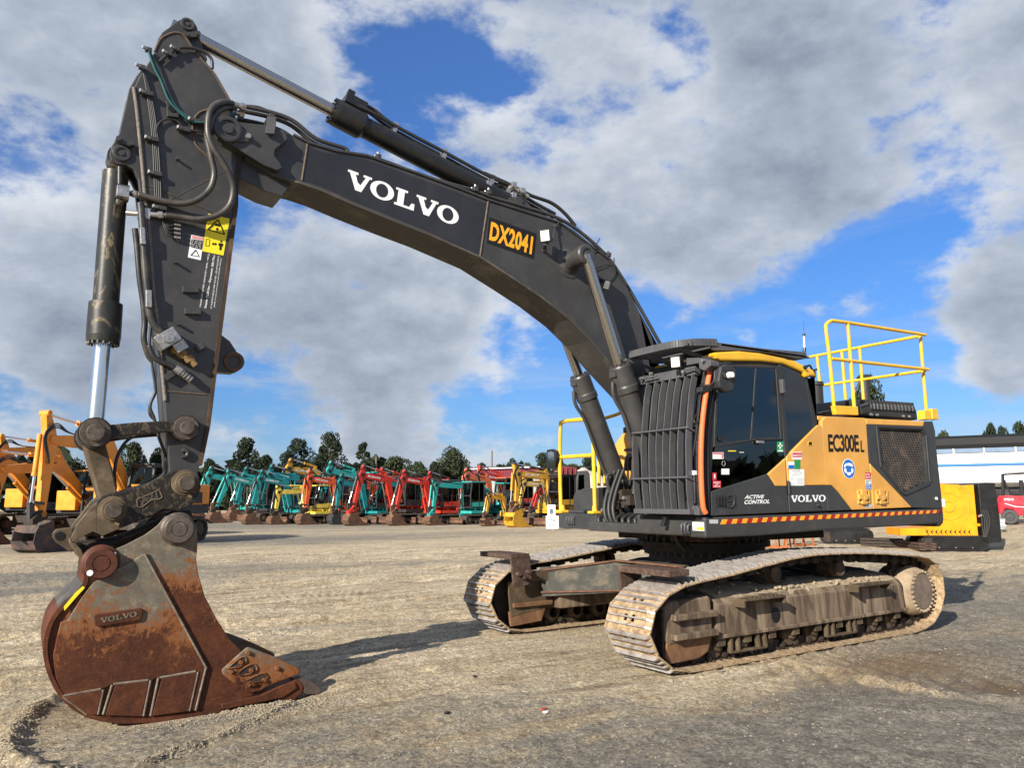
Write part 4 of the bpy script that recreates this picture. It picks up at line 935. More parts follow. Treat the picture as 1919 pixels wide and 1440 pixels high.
lug_ = xz(cL, [(640, 905), (560, 915), (480, 925), (448, 960), (450, 1000), (480, 1040), (600, 1120), (650, 1100), (610, 1000)], .05)
mb = MB(); mb.prism(lug_, -.03, .05); mb.build('lifting_eye', coupb, qc, .01)
p = P(cL(515, 985), Y=.05); mb = MB(); mb.cyl((p.x, .049, p.z), (p.x, .053, p.z), .034, .034, 18); mb.build('eye_hole', blk, qc, 0)
mb = MB()
for q in ((965, 760), (1590, 528)):
    p = P(cL(*q), Y=CY+.02); mb.lathe((p.x, CY-.01, p.z), (0, 1, 0), [(0, .108), (.018, .10), (.024, .078), (.05, .075), (.05, .058), (.085, .056), (.088, .05), (.088, 0)], 28, mat=0)
    mb.cyl((p.x, CY+.07, p.z), (p.x, CY+.082, p.z), .056, .056, 24, mat=1); mb.tube([(p.x-.02, CY+.02, p.z-.10), (p.x-.05, CY+.03, p.z-.115)], .016, 6); mb.cut()
mb.build('coupler_pin', [coupb, pinm], qc, .003)
mb = MB(); bx = xz(cL, [(1172, 672), (1365, 588), (1392, 650), (1365, 668), (1300, 672), (1215, 738), (1180, 735)], CY)
outl = [Vector((x, CY, z)) for x, z in bx]
for i in range(len(outl)): mb.tube([outl[i], outl[(i+1) % len(outl)]], .007, 6)
mb.build('cast_frame', coupb, qc, 0)
text('A21', cL, (1205, 725), (1355, 655), (1190, 655), CY+.002, MATS['worn_pin_face'], qc, 'cast_lettering', .05)

# ---- bucket
BKY = .38
bkw = bucket_mat('rusty_bucket_wall', -.12); bkc = bucket_mat('rusty_cutter', .16)
bkt = bpy.data.objects.new('bucket', None); col.objects.link(bkt); bkt.parent = EX
ear = [(228, 690), (250, 662), (295, 648), (345, 655), (400, 632), (480, 590), (530, 552), (562, 515), (600, 502), (640, 502), (675, 522), (694, 560), (698, 610), (697, 655)]
rest = [(692, 690), (700, 750), (728, 850), (780, 950), (832, 1030), (905, 1105), (990, 1200), (985, 1250), (920, 1275), (810, 1322), (700, 1348), (500, 1372), (330, 1372), (235, 1350), (155, 1308), (112, 1255), (76, 1180), (60, 1090), (66, 1000), (90, 940), (125, 900), (200, 840), (218, 790), (222, 740)]
sp = xz(cC, ear+rest, BKY)
for s in (1, -1):
    mb = MB(); mb.prism(sp, s*(BKY-.03), s*BKY); mb.build('side_wall', bkw, bkt, .006)
wrp = [cC(*q) for q in ((226, 700), (222, 745), (216, 790), (198, 826), (160, 862), (115, 898), (76, 950), (52, 1020), (46, 1090), (60, 1165), (92, 1240), (135, 1298), (195, 1345), (270, 1375), (370, 1388), (500, 1384), (700, 1360), (800, 1338))]
w3 = [P(q, Y=BKY+.02) for q in wrp]; cen = P(cC(420, 1000), Y=BKY)
mb = MB()
pts = [(p.x, p.z) for p in spline(w3, 4)]; inn = []
for i, (x, z) in enumerate(pts):
    a_ = pts[max(0, i-1)]; b_ = pts[min(len(pts)-1, i+1)]; t = Vector((b_[0]-a_[0], 0, b_[1]-a_[1])).normalized(); n = Vector((-t.z, 0, t.x))
    if n.dot(cen-Vector((x, cen.y, z))) < 0: n = -n
    inn.append((x+n.x*.028, z+n.z*.028))
for i in range(len(pts)-1):
    mb.prism([pts[i], pts[i+1], inn[i+1], inn[i]], -BKY-.02, BKY+.02)
mb.build('wrapper_plate', bkr, bkt, 0)
# floor and lip run on to the cutting edge
mb = MB(); mb.prism(xz(cC, [(800, 1305), (960, 1270), (1060, 1225), (1110, 1215), (1120, 1240), (1060, 1280), (940, 1305), (800, 1332)], BKY+.02), -BKY-.02, BKY+.02)
mb.build('cutting_edge', bkr, bkt, .008)
mb = MB(); ys = xz(cM, [(548, 900), (470, 985), (335, 1140), (330, 1095), (450, 950), (530, 880)], BKY+.022)
mb.prism(ys, BKY+.02, BKY+.024); mb.build('yellow_paint_mark', yelp, bkt, 0)
mb = MB(); mb.prism(xz(cM, [(268, 1105), (330, 1030), (430, 960), (520, 850), (545, 850), (520, 900), (440, 985), (350, 1060), (300, 1120)], BKY+.01), -BKY-.03, BKY+.012); mb.build('wrapper_strap', under, bkt, .004)
# raised reinforcement on the near wall, wear pads with ribs between
mb = MB(); mb.prism(xz(cC, [(262, 790), (475, 670), (735, 1155), (722, 1180), (690, 1330), (655, 1335), (690, 1172), (690, 1165), (520, 1195), (500, 1210), (340, 1222), (290, 1245), (130, 1270), (100, 1200), (88, 1100), (120, 960), (150, 950), (200, 870), (235, 820)], BKY), BKY, BKY+.016)
mb.build('side_reinforcement', bk, bkt, .005)
for pl in ([(132, 1275), (290, 1245), (297, 1256), (272, 1348), (235, 1348), (170, 1312)], [(350, 1222), (488, 1206), (492, 1216), (462, 1356), (308, 1352)], [(545, 1198), (688, 1170), (694, 1180), (658, 1334), (505, 1354)]):
    mb = MB(); mb.prism(xz(cC, pl, BKY), BKY, BKY+.022); mb.build('wear_pad', bkr, bkt, .004)
mb = MB()
for a_, b_ in (((300, 1245), (278, 1350)), ((338, 1225), (300, 1350)), ((500, 1205), (470, 1356)), ((533, 1195), (500, 1356)), ((700, 1170), (664, 1335)), ((130, 1272), (290, 1243)), ((342, 1222), (490, 1205)), ((538, 1195), (690, 1168)), ((475, 672), (736, 1155)), ((733, 1155), (690, 1333)), ((130, 1275), (230, 1350))):
    mb.tube([P(cC(*a_), Y=BKY+.014), P(cC(*b_), Y=BKY+.014)], .010, 6)
mb.build('weld_seam', wear('bare_weld', [(.3, (.09, .05, .03)), (.55, (.17, .14, .105)), (.8, (.28, .25, .19))], 14), bkt, 0)
mb = MB(); mb.prism(xz(cC, [(258, 932), (268, 925), (455, 899), (465, 906), (462, 940), (450, 952), (275, 978), (264, 970)], BKY), BKY+.014, BKY+.036); mb.build('name_plate', bkr, bkt, .006)
mb2 = logo(cC, (288, 965), (442, 936), (288, 942), BKY+.036, bkp, bkt); mb2.name = 'raised_lettering'
mb = MB()
for q, mt_, rr in (((620, 568), 0, .105), ((292, 712), 1, .108)):
    p = P(cC(*q), Y=BKY+.06); mb.lathe((p.x, BKY-.01, p.z), (0, 1, 0), [(0, rr*1.22), (.02, rr*1.2), (.03, rr*1.05), (.09, rr), (.095, rr*.95), (.095, rr*.56), (.088, rr*.55), (.088, rr*.50), (.098, rr*.49), (.098, 0)], 32, mat=mt_)
    mb.cyl((p.x, -BKY, p.z), (p.x, BKY, p.z), .06, .06, 20, mat=1); mb.cut()
mb.build('hinge_pin', [pinm, bkd], bkt, .0)
mb = MB(); p = P(cM(600, 745), Y=BKY+.08); mb.tube([p, p+Vector((0, .01, .0))], .022, 8); p = P(cM(840, 560), Y=BKY+.06); mb.box(p, (.04, .03, .04)); mb.build('locking_pin', white, bkt, .004)
# side cutters and teeth
cut = [(415, 870), (440, 845), (600, 700), (670, 640), (695, 628), (760, 650), (980, 735), (1220, 850), (1246, 880), (1230, 908), (960, 1012), (800, 1090), (720, 1108), (690, 1100), (560, 1020), (430, 915)]
cz = xz(cI, cut, BKY+.02)
for s in (1, -1):
    mb = MB(); mb.prism(cz, s*BKY, s*(BKY+.028)); sc = mb.build('side_cutter', bkc, bkt, .01)
    if s > 0:
        mb = MB()
        for pl in ([(478, 852), (560, 780), (625, 732), (662, 730), (676, 755), (665, 795), (600, 838)], [(575, 915), (650, 845), (720, 808), (765, 810), (785, 840), (780, 875), (700, 912), (620, 925)], [(655, 985), (760, 935), (830, 905), (865, 900), (900, 940), (860, 985), (760, 995)]):
            mb.prism(xz(cI, pl, BKY+.028), BKY+.028, BKY+.031, mat=1)
            n = len(pl)
            for i in range(n): mb.tube([P(cI(*pl[i]), Y=BKY+.032), P(cI(*pl[(i+1) % n]), Y=BKY+.032)], .007, 5, mat=0)
        for q in ((617, 787), (722, 870), (510, 885), (857, 975), (695, 1020), (745, 1015), (990, 850), (687, 690)):
            p = P(cI(*q), Y=BKY+.035); mb.cyl((p.x, BKY+.026, p.z), (p.x, BKY+.05, p.z), .018, .016, 8, mat=0)
        mb.build('bolt_slot', [bkp, innr], sc, 0)
        text('L', cI, (585, 965), (600, 965), (585, 942), BKY+.029, bkp, sc, 'cast_lettering', .03); text('480', cI, (565, 990), (620, 1015), (570, 970), BKY+.029, bkp, sc, 'cast_lettering', .02)
tz = P(cI(1460, 1085), Y=BKY); ad = P(cI(1150, 1030), Y=BKY)
for k in range(4):
    y = BKY-.05-k*(2*BKY-.10)/3; w = .055
    mb = MB(); base = xz(cI, [(1000, 1060), (1040, 1020), (1120, 990), (1190, 960), (1240, 985), (1270, 1040), (1260, 1100), (1180, 1180), (1040, 1195), (980, 1140)], BKY)
    mb.prism(base, y-w, y+w); mb.build('tooth_adapter', bkr, bkt, .01)
    tp2 = xz(cI, [(1150, 950), (1230, 925), (1330, 975), (1430, 1040), (1466, 1080), (1455, 1100), (1410, 1125), (1300, 1120), (1260, 1100), (1270, 1050), (1200, 1010)], BKY)
    mb = MB(); mb.prism(tp2, y-w*.9, y+w*.9)
    t_ = mb.build('bucket_tooth', wear('tooth_steel', [(.3, (.06, .042, .035)), (.6, (.13, .10, .085)), (.8, (.30, .26, .23))], 9, rough=.45, metal=.3) if k == 0 else MATS['tooth_steel'], bkt, .012)
mb = MB(); mb.prism(xz(cC, [(330, 1388), (600, 1378), (760, 1345), (700, 1350), (345, 1380)], BKY), -.3, .3); mb.box((P(cC(430, 1380), Y=0).x, 0, .0), (.5, .6, .06)); mb.build('heel_wear_plate', innr, bkt, 0)
# ============================================================ upper structure
SY = 1.445; PY = 1.42
XF = 1.43; ZB, ZT = 1.19, 1.40
house = bpy.data.objects.new('upper_structure', None); col.objects.link(house); house.parent = EX
def under_house(o): o.parent = house; return o
# deck and skirts
mb = MB(); mb.box((-.95, 0, 1.28), (3.1, 2.3, .14)); mb.box((-.3, 0, 1.15), (2.0, 1.5, .14)); mb.build('main_frame', innr, house, .01)
sk = xz(None, [cJ(120, 1215), cJ(700, 1190), cJ(1300, 1170), cK(700, 1110), cK(1385, 1088), cK(1388, 1262), cK(1000, 1290), cK(0, 1345), cJ(700, 1410), cJ(130, 1437)], SY)
mb = MB(); mb.prism(sk, SY-.22, SY); mb.build('side_skirt', dark, house, .02, segs=3)
mb = MB(); mb.prism([(.44, ZT-.01), (1.25, ZT-.01), (1.40, ZT-.01), (SY-.002, ZT-.05), (SY-.002, ZB+.06), (1.36, ZB), (.44, ZB)], XF-.25, XF, 'X'); fs = mb.build('front_skirt', dark, house, .02, segs=3)
mb = MB(); mb.box((XF+.001, .98, 1.372), (.012, .85, .045)); mb.build('skirt_painted_shadow', blk, house)  # solid black strip painted for the shade along the front skirt's top
# red and orange reflective band, one piece per bar
n0 = P(cJ(300, 1262), Y=SY); n1 = P(cK(1385, 1120), Y=SY); zt0 = P(cJ(340, 1232), Y=SY).z; zb0 = P(cJ(297, 1286), Y=SY).z
zt1 = P(cK(1385, 1103), Y=SY).z; zb1 = P(cK(1385, 1138), Y=SY).z; xa, xb_ = n0.x, n1.x; nb = 52
for k in range(nb):
    t0, t1 = k/nb, (k+1)/nb; X0, X1 = xa+(xb_-xa)*t0, xa+(xb_-xa)*t1
    za, zb = zb0+(zb1-zb0)*t0, zt0+(zt1-zt0)*t0; sl = .06
    mb = MB(); mb.prism([(X0+sl*.3, za), (X1+sl*.3, za), (X1+sl*1.3-sl*1.0-.03, zb), (X0+sl*1.3-sl*1.0-.03, zb)] if k else [(X0+.02, za), (X1+sl*.3, za), (X1-.012, zb), (X0-.012, zb)], SY+.0005, SY+.0028)
    mb.build('reflective_bar', stripe_y if k % 2 == 0 else stripe_r, house)
# panels on the left side
def side(name, pts, mat, d=0.0, th=.05, bev=.008): 
    mb = MB(); mb.prism(xz(None, pts, PY+d), PY+d-th, PY+d); return mb.build(name, mat, house, bev)
J, K = cJ, cK
side('lower_door_panel', [J(188, 935), J(210, 925), J(800, 742), J(886, 876), J(1008, 876), J(1030, 1158), J(192, 1196)], dark3, .02)
side('yellow_door_corner', [J(806, 742), J(993, 572), J(1006, 873), J(888, 873)], orange, .021)
side('yellow_side_panel', [J(1003, 555), J(1340, 215), J(1375, 208), J(1392, 240), J(1432, 862), J(1022, 868)], orange, .02)
side('dark_side_panel', [J(1022, 872), J(1433, 866), J(1446, 1138), J(1036, 1158)], dark3, .022)
side('service_door', [K(2, 60), K(45, 12), K(100, 6), K(510, 24), K(522, 60), K(545, 400), K(598, 1096), K(362, 1104), K(205, 900), K(130, 822), K(100, 812), K(45, 815)], orange, .02)
side('dark_door_corner', [K(47, 819), K(100, 816), K(130, 826), K(203, 904), K(358, 1106), K(75, 1116)], dark3, .022)
side('rear_service_door', [K(568, 556), K(600, 590), K(1060, 1074), K(606, 1094)], orange, .02)
side('top_trim', [K(520, 30), K(1205, 62), K(1190, 122), K(530, 98)], orange, .024)
# dark door with its hexagonal mesh: frame round the opening
op = [K(672, 152), K(1168, 172), K(1202, 232), K(1243, 765), K(1225, 790), K(985, 892), K(955, 880), K(714, 575)]
fr = [K(530, 100), K(1188, 124), K(1207, 64), K(1298, 62), K(1330, 180), K(1388, 1084), K(1062, 1074), K(800, 800), K(570, 554)]
mb = MB(); o2 = xz(None, op, PY+.02); f2 = xz(None, fr, PY+.02)
def ringface(mb, outer, inner, y0, y1):
    # stitched frame between two outlines resampled by angle about the inner centre
    cx = sum(p[0] for p in inner)/len(inner); cz = sum(p[1] for p in inner)/len(inner)
    def hit(poly, a):
        dx, dz = math.cos(a), math.sin(a); best = 0
        for i in range(len(poly)):
            x1, z1 = poly[i][0]-cx, poly[i][1]-cz; x2, z2 = poly[(i+1) % len(poly)][0]-cx, poly[(i+1) % len(poly)][1]-cz
            ex, ez = x2-x1, z2-z1; den = dx*ez-dz*ex
            if abs(den) < 1e-9: continue
            t = (x1*ez-z1*ex)/den; u = (x1*dz-z1*dx)/den
            if t > 0 and -1e-6 <= u <= 1+1e-6: best = max(best, t)
        return (cx+dx*best, cz+dz*best)
    angs = sorted(set([math.atan2(p[1]-cz, p[0]-cx) for p in outer+inner]+[math.pi*2*k/48-math.pi for k in range(48)]))
    O = [hit(outer, a) for a in angs]; I = [hit(inner, a) for a in angs]; n = len(angs)
    vs = [(x, y1, z) for x, z in O]+[(x, y1, z) for x, z in I]+[(x, y0, z) for x, z in I]+[(x, y0, z) for x, z in O]
    fs = []
    for i in range(n):
        j = (i+1) % n; fs += [(i, j, n+j, n+i), (n+i, n+j, 2*n+j, 2*n+i), (3*n+i, 3*n+j, j, i)]
    mb.add(vs, fs)
ringface(mb, f2, o2, PY-.06, PY+.02); mb.build('grille_door', dark3, house)
mb = MB(); inn = xz(None, [K(640, 128), K(1180, 150), K(1222, 225), K(1268, 775), K(1245, 808), K(985, 925), K(940, 905), K(690, 590)], PY+.02)
pts3 = [Vector((x, PY+.02, z)) for x, z in inn]
for i in range(len(pts3)): mb.tube([pts3[i], pts3[(i+1) % len(pts3)]], .016, 6)
mb.build('grille_surround', dark2, house)
def inside(poly, x, z):
    c = False
    for i in range(len(poly)):
        x1, z1 = poly[i]; x2, z2 = poly[i-1]
        if (z1 > z) != (z2 > z) and x < (x2-x1)*(z-z1)/(z2-z1)+x1: c = not c
    return c
mb = MB(); xs = [p[0] for p in o2]; zs = [p[1] for p in o2]; sx, sz = .034, .030; rows = int((max(zs)-min(zs))/sz)+2; cols_ = int((max(xs)-min(xs))/sx)+2
yy = PY-.004
for r in range(rows):
    for c_ in range(cols_):
        x = min(xs)+c_*sx+(sx/2 if r % 2 else 0); z = min(zs)+r*sz
        if not inside(o2, x, z): continue
        h = sx/2; a1 = (x-h, yy, z-.006); b1 = (x-h, yy, z+.006); t = (x, yy, z+sz-.0075-.0075); 
        mb.bar((x-h, yy, z-.008), (x-h, yy, z+.008), .007, .006, up=(0, 1, 0))
        mb.bar((x-h, yy, z+.008), (x, yy, z+sz-.008), .007, .008, up=(0, 1, 0))
        mb.bar((x, yy, z+sz-.008), (x+h, yy, z+.008), .007, .008, up=(0, 1, 0))
mb.build('mesh_grille', wear('mesh_paint', [(.3, (.035, .034, .033)), (.55, (.07, .06, .055)), (.75, (.20, .14, .10))], 5), house, kind='stuff')
mb = MB(); mb.prism(xz(None, [K(600, 110), K(1250, 110), K(1300, 820), K(980, 960)], PY-.10), PY-.16, PY-.12); mb.build('radiator_core', wear('radiator', [(.3, (.06, .045, .035)), (.7, (.16, .11, .08))], 6), house)
mb = MB(); mb.box((-1.6, 0, 1.9), (2.0, 2.5, 1.15)); mb.build('engine_bay', dark2, house)
mb = MB(); tz = P(K(300, 15), Y=PY).z
mb.box((-1.55, 0, tz-.03), (2.2, 2.78, .05)); mb.build('hood_deck', orange, house, .01)
# counterweight
pl_ = [(-2.60, 1.43), (-2.72, 1.425), (-2.84, 1.37), (-2.93, 1.27), (-3.0, 1.1), (-3.06, .8), (-3.11, .4), (-3.12, 0)]
pl_ = pl_+[(x, -y) for x, y in pl_[-2::-1]]
lv = [(1.20, -.10, .03), (1.24, -.04, .0), (1.30, 0, 0), (1.55, .0, 0), (1.70, -.015, 0), (2.15, -.055, 0), (2.30, -.08, 0), (2.40, -.13, .0), (2.455, -.20, .03), (2.475, -.28, .08)]
mb = MB(); vs = []; fs = []; n = len(pl_)
for z, dx, dy in lv:
    for x, y in pl_:
        k = max(0, min(1, (-2.60-x)/.5)); vs.append((x-dx*k, y*(1-dy*.7), z))
for i in range(len(lv)-1):
    for j in range(n-1): fs.append((i*n+j, i*n+j+1, (i+1)*n+j+1, (i+1)*n+j))
fs.append(tuple(range(n))[::-1]); fs.append(tuple((len(lv)-1)*n+j for j in range(n)))
for i in range(len(lv)-1): fs.append((i*n, (i+1)*n, (i+1)*n+n-1, i*n+n-1))
mb.add(vs, fs, True); mb.build('counterweight', dark3, house)
mb = MB(); q = P(K(1430, 1020), Y=1.40); mb.box((q.x+.02, 1.393, q.z), (.12, .004, .10)); mb.build('warning_sticker', white, house)
mb = MB(); q = P(K(1340, 970), Y=PY+.02); mb.cyl((q.x, PY+.01, q.z), (q.x, PY+.035, q.z), .018, .018, 10); mb.build('panel_bolt', white, house)
# raised engine hood with louvres
hb = xz(cF, [(385, 530), (420, 528), (690, 548), (725, 556), (745, 590), (756, 650), (400, 622)], 1.08)
mb = MB(); mb.prism(hb, .0, 1.08); hood = mb.build('engine_hood', dark2, house, .03, segs=3)
mb = MB()
for k in range(15):
    q = P(cF(430+k*20.5, 537+k*1.3), Y=1.08); mb.box((q.x, .95, q.z-.02), (.045, .28, .07)); mb.tube([(q.x, 1.06, q.z-.0), (q.x, 1.085, q.z-.05), (q.x, 1.085, q.z-.10)], .026, 8)
mb.build('louvre', dark2, hood)
mb = MB()
for q_ in ((475, 618), (510, 620), (665, 628), (700, 630)): q = P(cF(*q_), Y=1.08); mb.cyl((q.x, 1.07, q.z), (q.x, 1.10, q.z), .02, .018, 10)
mb.build('hood_bolt', zinc, hood)
mb = MB(); q = P(cF(440, 590), Y=1.25); mb.box((q.x, 1.22, q.z+.01), (.20, .10, .085), Matrix.Rotation(R_(14), 3, 'Y')); mb.box((q.x+.0, 1.22, q.z+.058), (.24, .13, .012), Matrix.Rotation(R_(14), 3, 'Y')); mb.build('rear_camera', dark2, house, .008)
mb = MB(); mb.prism([(x, z) for x, z in xz(cF, [(150, 555), (370, 528), (385, 530), (385, 620), (250, 640), (165, 640)], .95)], -.6, .95); mb.build('front_hood', dark3, house, .01)
mb = MB(); mb.prism([(x, z) for x, z in xz(cF, [(170, 610), (240, 590), (260, 640), (175, 660)], 1.2)], .9, 1.2); mb.build('hinge_bracket', blackp, house, .01)
# exhaust stack and pre-cleaner behind the rails
mb = MB(); q = P(cF(437, 400), Y=-.5); mb.cyl((q.x, -.5, 2.5), (q.x, -.5, q.z-.05), .07, .07, 20); mb.cyl((q.x, -.5, q.z-.05), (q.x, -.5, q.z), .10, .12, 20); mb.cyl((q.x, -.5, q.z), (q.x, -.5, q.z+.04), .12, .08, 20)
mb.build('exhaust_stack', dark2, house)
mb = MB(); q = P(cF(145, 440), Y=-.1); mb.cyl((q.x, -.1, 2.4), (q.x, -.1, q.z), .11, .11, 22); mb.cyl((q.x, -.1, q.z-.02), (q.x, -.1, q.z+.03), .13, .12, 22); mb.build('air_pre_cleaner', dark2, house)
# door furniture
text('EC300E', K, (80, 425), (440, 425), (68, 212), PY+.02, blk, house, 'model_number', .028, .92)
text('L', K, (455, 425), (497, 425), (452, 290), PY+.02, blk, house, 'model_number', .03)
logo(J, (1045, 1048), (1422, 1040), (1045, 972), PY+.022, white, house)
text('ACTIVE', J, (545, 1012), (748, 1008), (560, 970), PY+.02, white, house, 'lettering', .03)
text('CONTROL', J, (540, 1070), (815, 1060), (552, 1025), PY+.02, white, house, 'lettering', .03)
def disc(c, q, Y, rx, rz, mat, name, off=.002, pts=None):
    p = P(c(*q), Y=Y); mb = MB(); mb.prism([(p.x+math.cos(t)*rx, p.z+math.sin(t)*rz) for t in [2*math.pi*k/32 for k in range(32)]], Y+.0005, Y+off); return mb.build(name, mat, house)
e1 = P(K(240, 620), Y=PY+.02); e2 = P(K(390, 620), Y=PY+.02); rx = (e1.x-e2.x)/2; zc = P(K(315, 505), Y=PY+.02).z; zd = P(K(315, 740), Y=PY+.02).z; rz = (zc-zd)/2
disc(K, (315, 620), PY+.02, rx, rz, white, 'ear_protection_sign'); disc(K, (315, 620), PY+.0215, rx*.93, rz*.93, bluep, 'sign_disc')
mb = MB()
head = [(262, 585), (275, 560), (318, 550), (352, 562), (366, 590), (360, 600), (345, 590), (300, 582), (282, 585), (272, 610), (262, 605)]
mb.prism(xz(K, head, PY+.0225), PY+.0235, PY+.025)
for a_ in (([(262, 618), (280, 612), (290, 640), (288, 672), (272, 668), (264, 645)]), ([(350, 612), (366, 618), (370, 645), (360, 672), (344, 672), (342, 640)]), ([(290, 660), (342, 660), (340, 690), (318, 700), (298, 690)])): mb.prism(xz(K, a_, PY+.0225), PY+.0235, PY+.025)
mb.build('sign_figure', white, house)
mb = MB(); mb.prism(xz(K, [(285, 590), (300, 584), (345, 592), (342, 660), (290, 660)], PY+.0225), PY+.0250, PY+.026); mb.build('sign_face', bluep, house)
def sticker(c, pts, mat, name='sticker', Y=PY+.02, off=.002, parent=house, label=None):
    mb = MB(); mb.prism(xz(c, pts, Y), Y+.0004, Y+off); return mb.build(name, mat, parent, 0, label)
def block(c, x0, y0, x1, y1, mat, name='sticker', Y=PY+.02, off=.002, parent=house): return sticker(c, [(x0, y0), (x1, y0), (x1, y1), (x0, y1)], mat, name, Y, off, parent)
block(K, 506, 664, 575, 742, redp); block(K, 514, 745, 576, 798, white); block(K, 516, 798, 580, 862, bluep); block(K, 514, 1035, 592, 1080, greyp)
text('BATTERY\nISOLATOR', K, (512, 730), (570, 730), (510, 676), PY+.0225, white, house, 'small_print', .02)
text('STARTER\nISOLATOR', K, (520, 855), (576, 855), (519, 806), PY+.0225, white, house, 'small_print', .02)
text('ISOLATOR\nPOINT', K, (518, 792), (572, 792), (517, 752), PY+.0225, blk, house, 'small_print', .01)
for x0 in (415, 628):
    mb = MB(); fr_ = xz(K, [(x0, 875), (x0+138, 868), (x0+142, 1022), (x0+8, 1030)], PY+.02); inn_ = xz(K, [(x0+14, 890), (x0+122, 884), (x0+126, 1005), (x0+20, 1012)], PY+.02)
    ringface(mb, fr_, inn_, PY+.015, PY+.034); mb.build('latch_frame', orange, house)
    mb = MB(); mb.prism(inn_, PY+.0205, PY+.022, mat=0); cc = P(K(x0+72, 950), Y=PY+.03)
    mb.box((cc.x, PY+.035, cc.z), (.09, .03, .16), mat=1); mb.box((cc.x+.02, PY+.04, cc.z), (.16, .03, .05), mat=1); mb.cyl((cc.x, PY+.03, cc.z-.02), (cc.x, PY+.06, cc.z-.02), .028, .024, 12, mat=1)
    mb.build('door_latch', [wear('latch_recess', [(.3, (.10, .05, .02)), (.7, (.3, .15, .03))], 8) if x0 == 415 else MATS['latch_recess'], orange], house)
block(J, 1060, 505, 1168, 585, white); block(J, 1064, 512, 1166, 560, redp, Y=PY+.0215); text('INSPECTED', J, (1070, 552), (1162, 550), (1069, 532), PY+.023, white, house, 'small_print', .02)
block(J, 1018, 610, 1085, 685, white); block(J, 1020, 645, 1083, 684, bluep, Y=PY+.0215); block(J, 1085, 590, 1150, 690, greenp)
ls = block(J, 1032, 692, 1192, 868, white); ls['label'] = 'white load chart sticker'
text('LOAD CHART', J, (1062, 712), (1150, 710), (1062, 703), PY+.022, blk, house, 'small_print', .01)
text('iiiiiii iiiii iiii\niiiii iiiii iiiiii\niiiiii iiii iiiii\niii iiiiii iiiii\niiiii iiii iiiii', J, (1115, 852), (1182, 852), (1114, 785), PY+.022, greyp, house, 'small_print')
outline(J, [(1045, 800), (1080, 790), (1082, 850), (1048, 855)], PY+.023, .005, greyp, 'chart_line', house)
outline(J, [(1060, 765), (1085, 735), (1130, 722), (1170, 730)], PY+.023, .005, greyp, 'chart_line', house, False)
text('RATING 3t', J, (1090, 755), (1160, 752), (1090, 745), PY+.022, greyp, house, 'small_print', .01)
block(J, 1238, 398, 1278, 430, blk, 'vent_hole', off=.003); outline(J, [(1236, 395), (1280, 395), (1280, 433), (1236, 433)], PY+.022, .008, roofy, 'vent_rim', house)
mb = MB(); a_, b_ = P(J(1022, 815), Y=PY+.03), P(J(1032, 962), Y=PY+.03); mb.tube([a_, b_], .014, 8); mb.build('door_hinge', dark2, house)
q = P(J(1345, 1080), Y=PY+.03); mb = MB(); mb.cyl((q.x, PY+.02, q.z), (q.x, PY+.05, q.z), .022, .018, 12); mb.build('door_lock', dark2, house)
hp = xz(J, [(232, 972), (460, 968), (466, 1105), (238, 1108)], PY+.02); mb = MB(); mb.prism(hp, PY+.0203, PY+.024); mb.build('handle_recess', dark2, house)
mb = MB()
for x in (265, 292, 325):
    a_, b_ = P(J(x, 990), Y=PY+.03), P(J(x+4, 1085), Y=PY+.03); mb.bar(a_, b_, .02, .02)
mb.build('door_handle', blackp, house, .003)
mb = MB(); q = P(J(397, 1035), Y=PY+.03); mb.tube([(q.x+math.cos(t)*.055, PY+.028, q.z+math.sin(t)*.062) for t in [R_(40+k*20) for k in range(15)]], .008, 6); mb.tube([(q.x+.04, PY+.028, q.z), (q.x-.05, PY+.028, q.z)], .006, 5); mb.build('emblem', dark, house)
block(J, 170, 1235, 262, 1278, greyp, Y=SY)
# front skirt furniture
def fq(name, x0, y0, x1, y1, mat, X=XF, off=.003):
    a_, b_ = P(cE(x0, y0), X=X), P(cE(x1, y1), X=X); mb = MB(); mb.box((X+off/2+.0005, (a_.y+b_.y)/2, (a_.z+b_.z)/2), (off, abs(a_.y-b_.y), abs(a_.z-b_.z))); return mb.build(name, mat, house)
fq('notice_sticker', 910, 1305, 982, 1360, white); fq('sticker_detail', 935, 1335, 978, 1356, yelp, off=.005)
mb = MB()
for x, z0, z1 in ((850, 1315, 1375), (870, 1310, 1375), (888, 1322, 1372)): a_, b_ = P(cE(x, z0), X=XF+.03), P(cE(x, z1), X=XF+.03); mb.tube([a_, a_+Vector((.02, 0, -.01)), b_+Vector((.02, 0, .01)), b_], .012, 8)
mb.build('tie_down_handle', guardm, house)
mb = MB(); a_, b_ = P(cE(745, 1270), X=XF+.05), P(cE(725, 1330), X=XF+.10); mb.bar(a_, b_, .05, .03); mb.build('step_hook', blackp, house, .008)

# ============================================================ cab
bint0 = flat('cab_trim_black', (.015, .015, .016), .7)
cab = bpy.data.objects.new('operator_cab', None); col.objects.link(cab); cab.parent = EX
E_ = cE
def cpl(name, pts, mat, Y=PY, th=.05, bev=.008, c=E_):
    mb = MB(); mb.prism(xz(c, pts, Y), Y-th, Y); return mb.build(name, mat, cab, bev)
cpl('side_trim', [(1040, 268), (1060, 262), (1200, 255), (1330, 268), (1480, 300), (1600, 355), (1632, 382), (1634, 412), (1606, 416), (1592, 385), (1470, 332), (1330, 316), (1085, 313), (1060, 300)], roofy, PY+.035, .10, .02)
top_z = 3.02
def yz_frame(): pass
fx = lambda z: np.interp(z, [1.40, 1.65, 2.13, 2.62, 2.88, 3.0], [1.40, 1.42, 1.40, 1.32, 1.24, 1.18])     # cab front profile
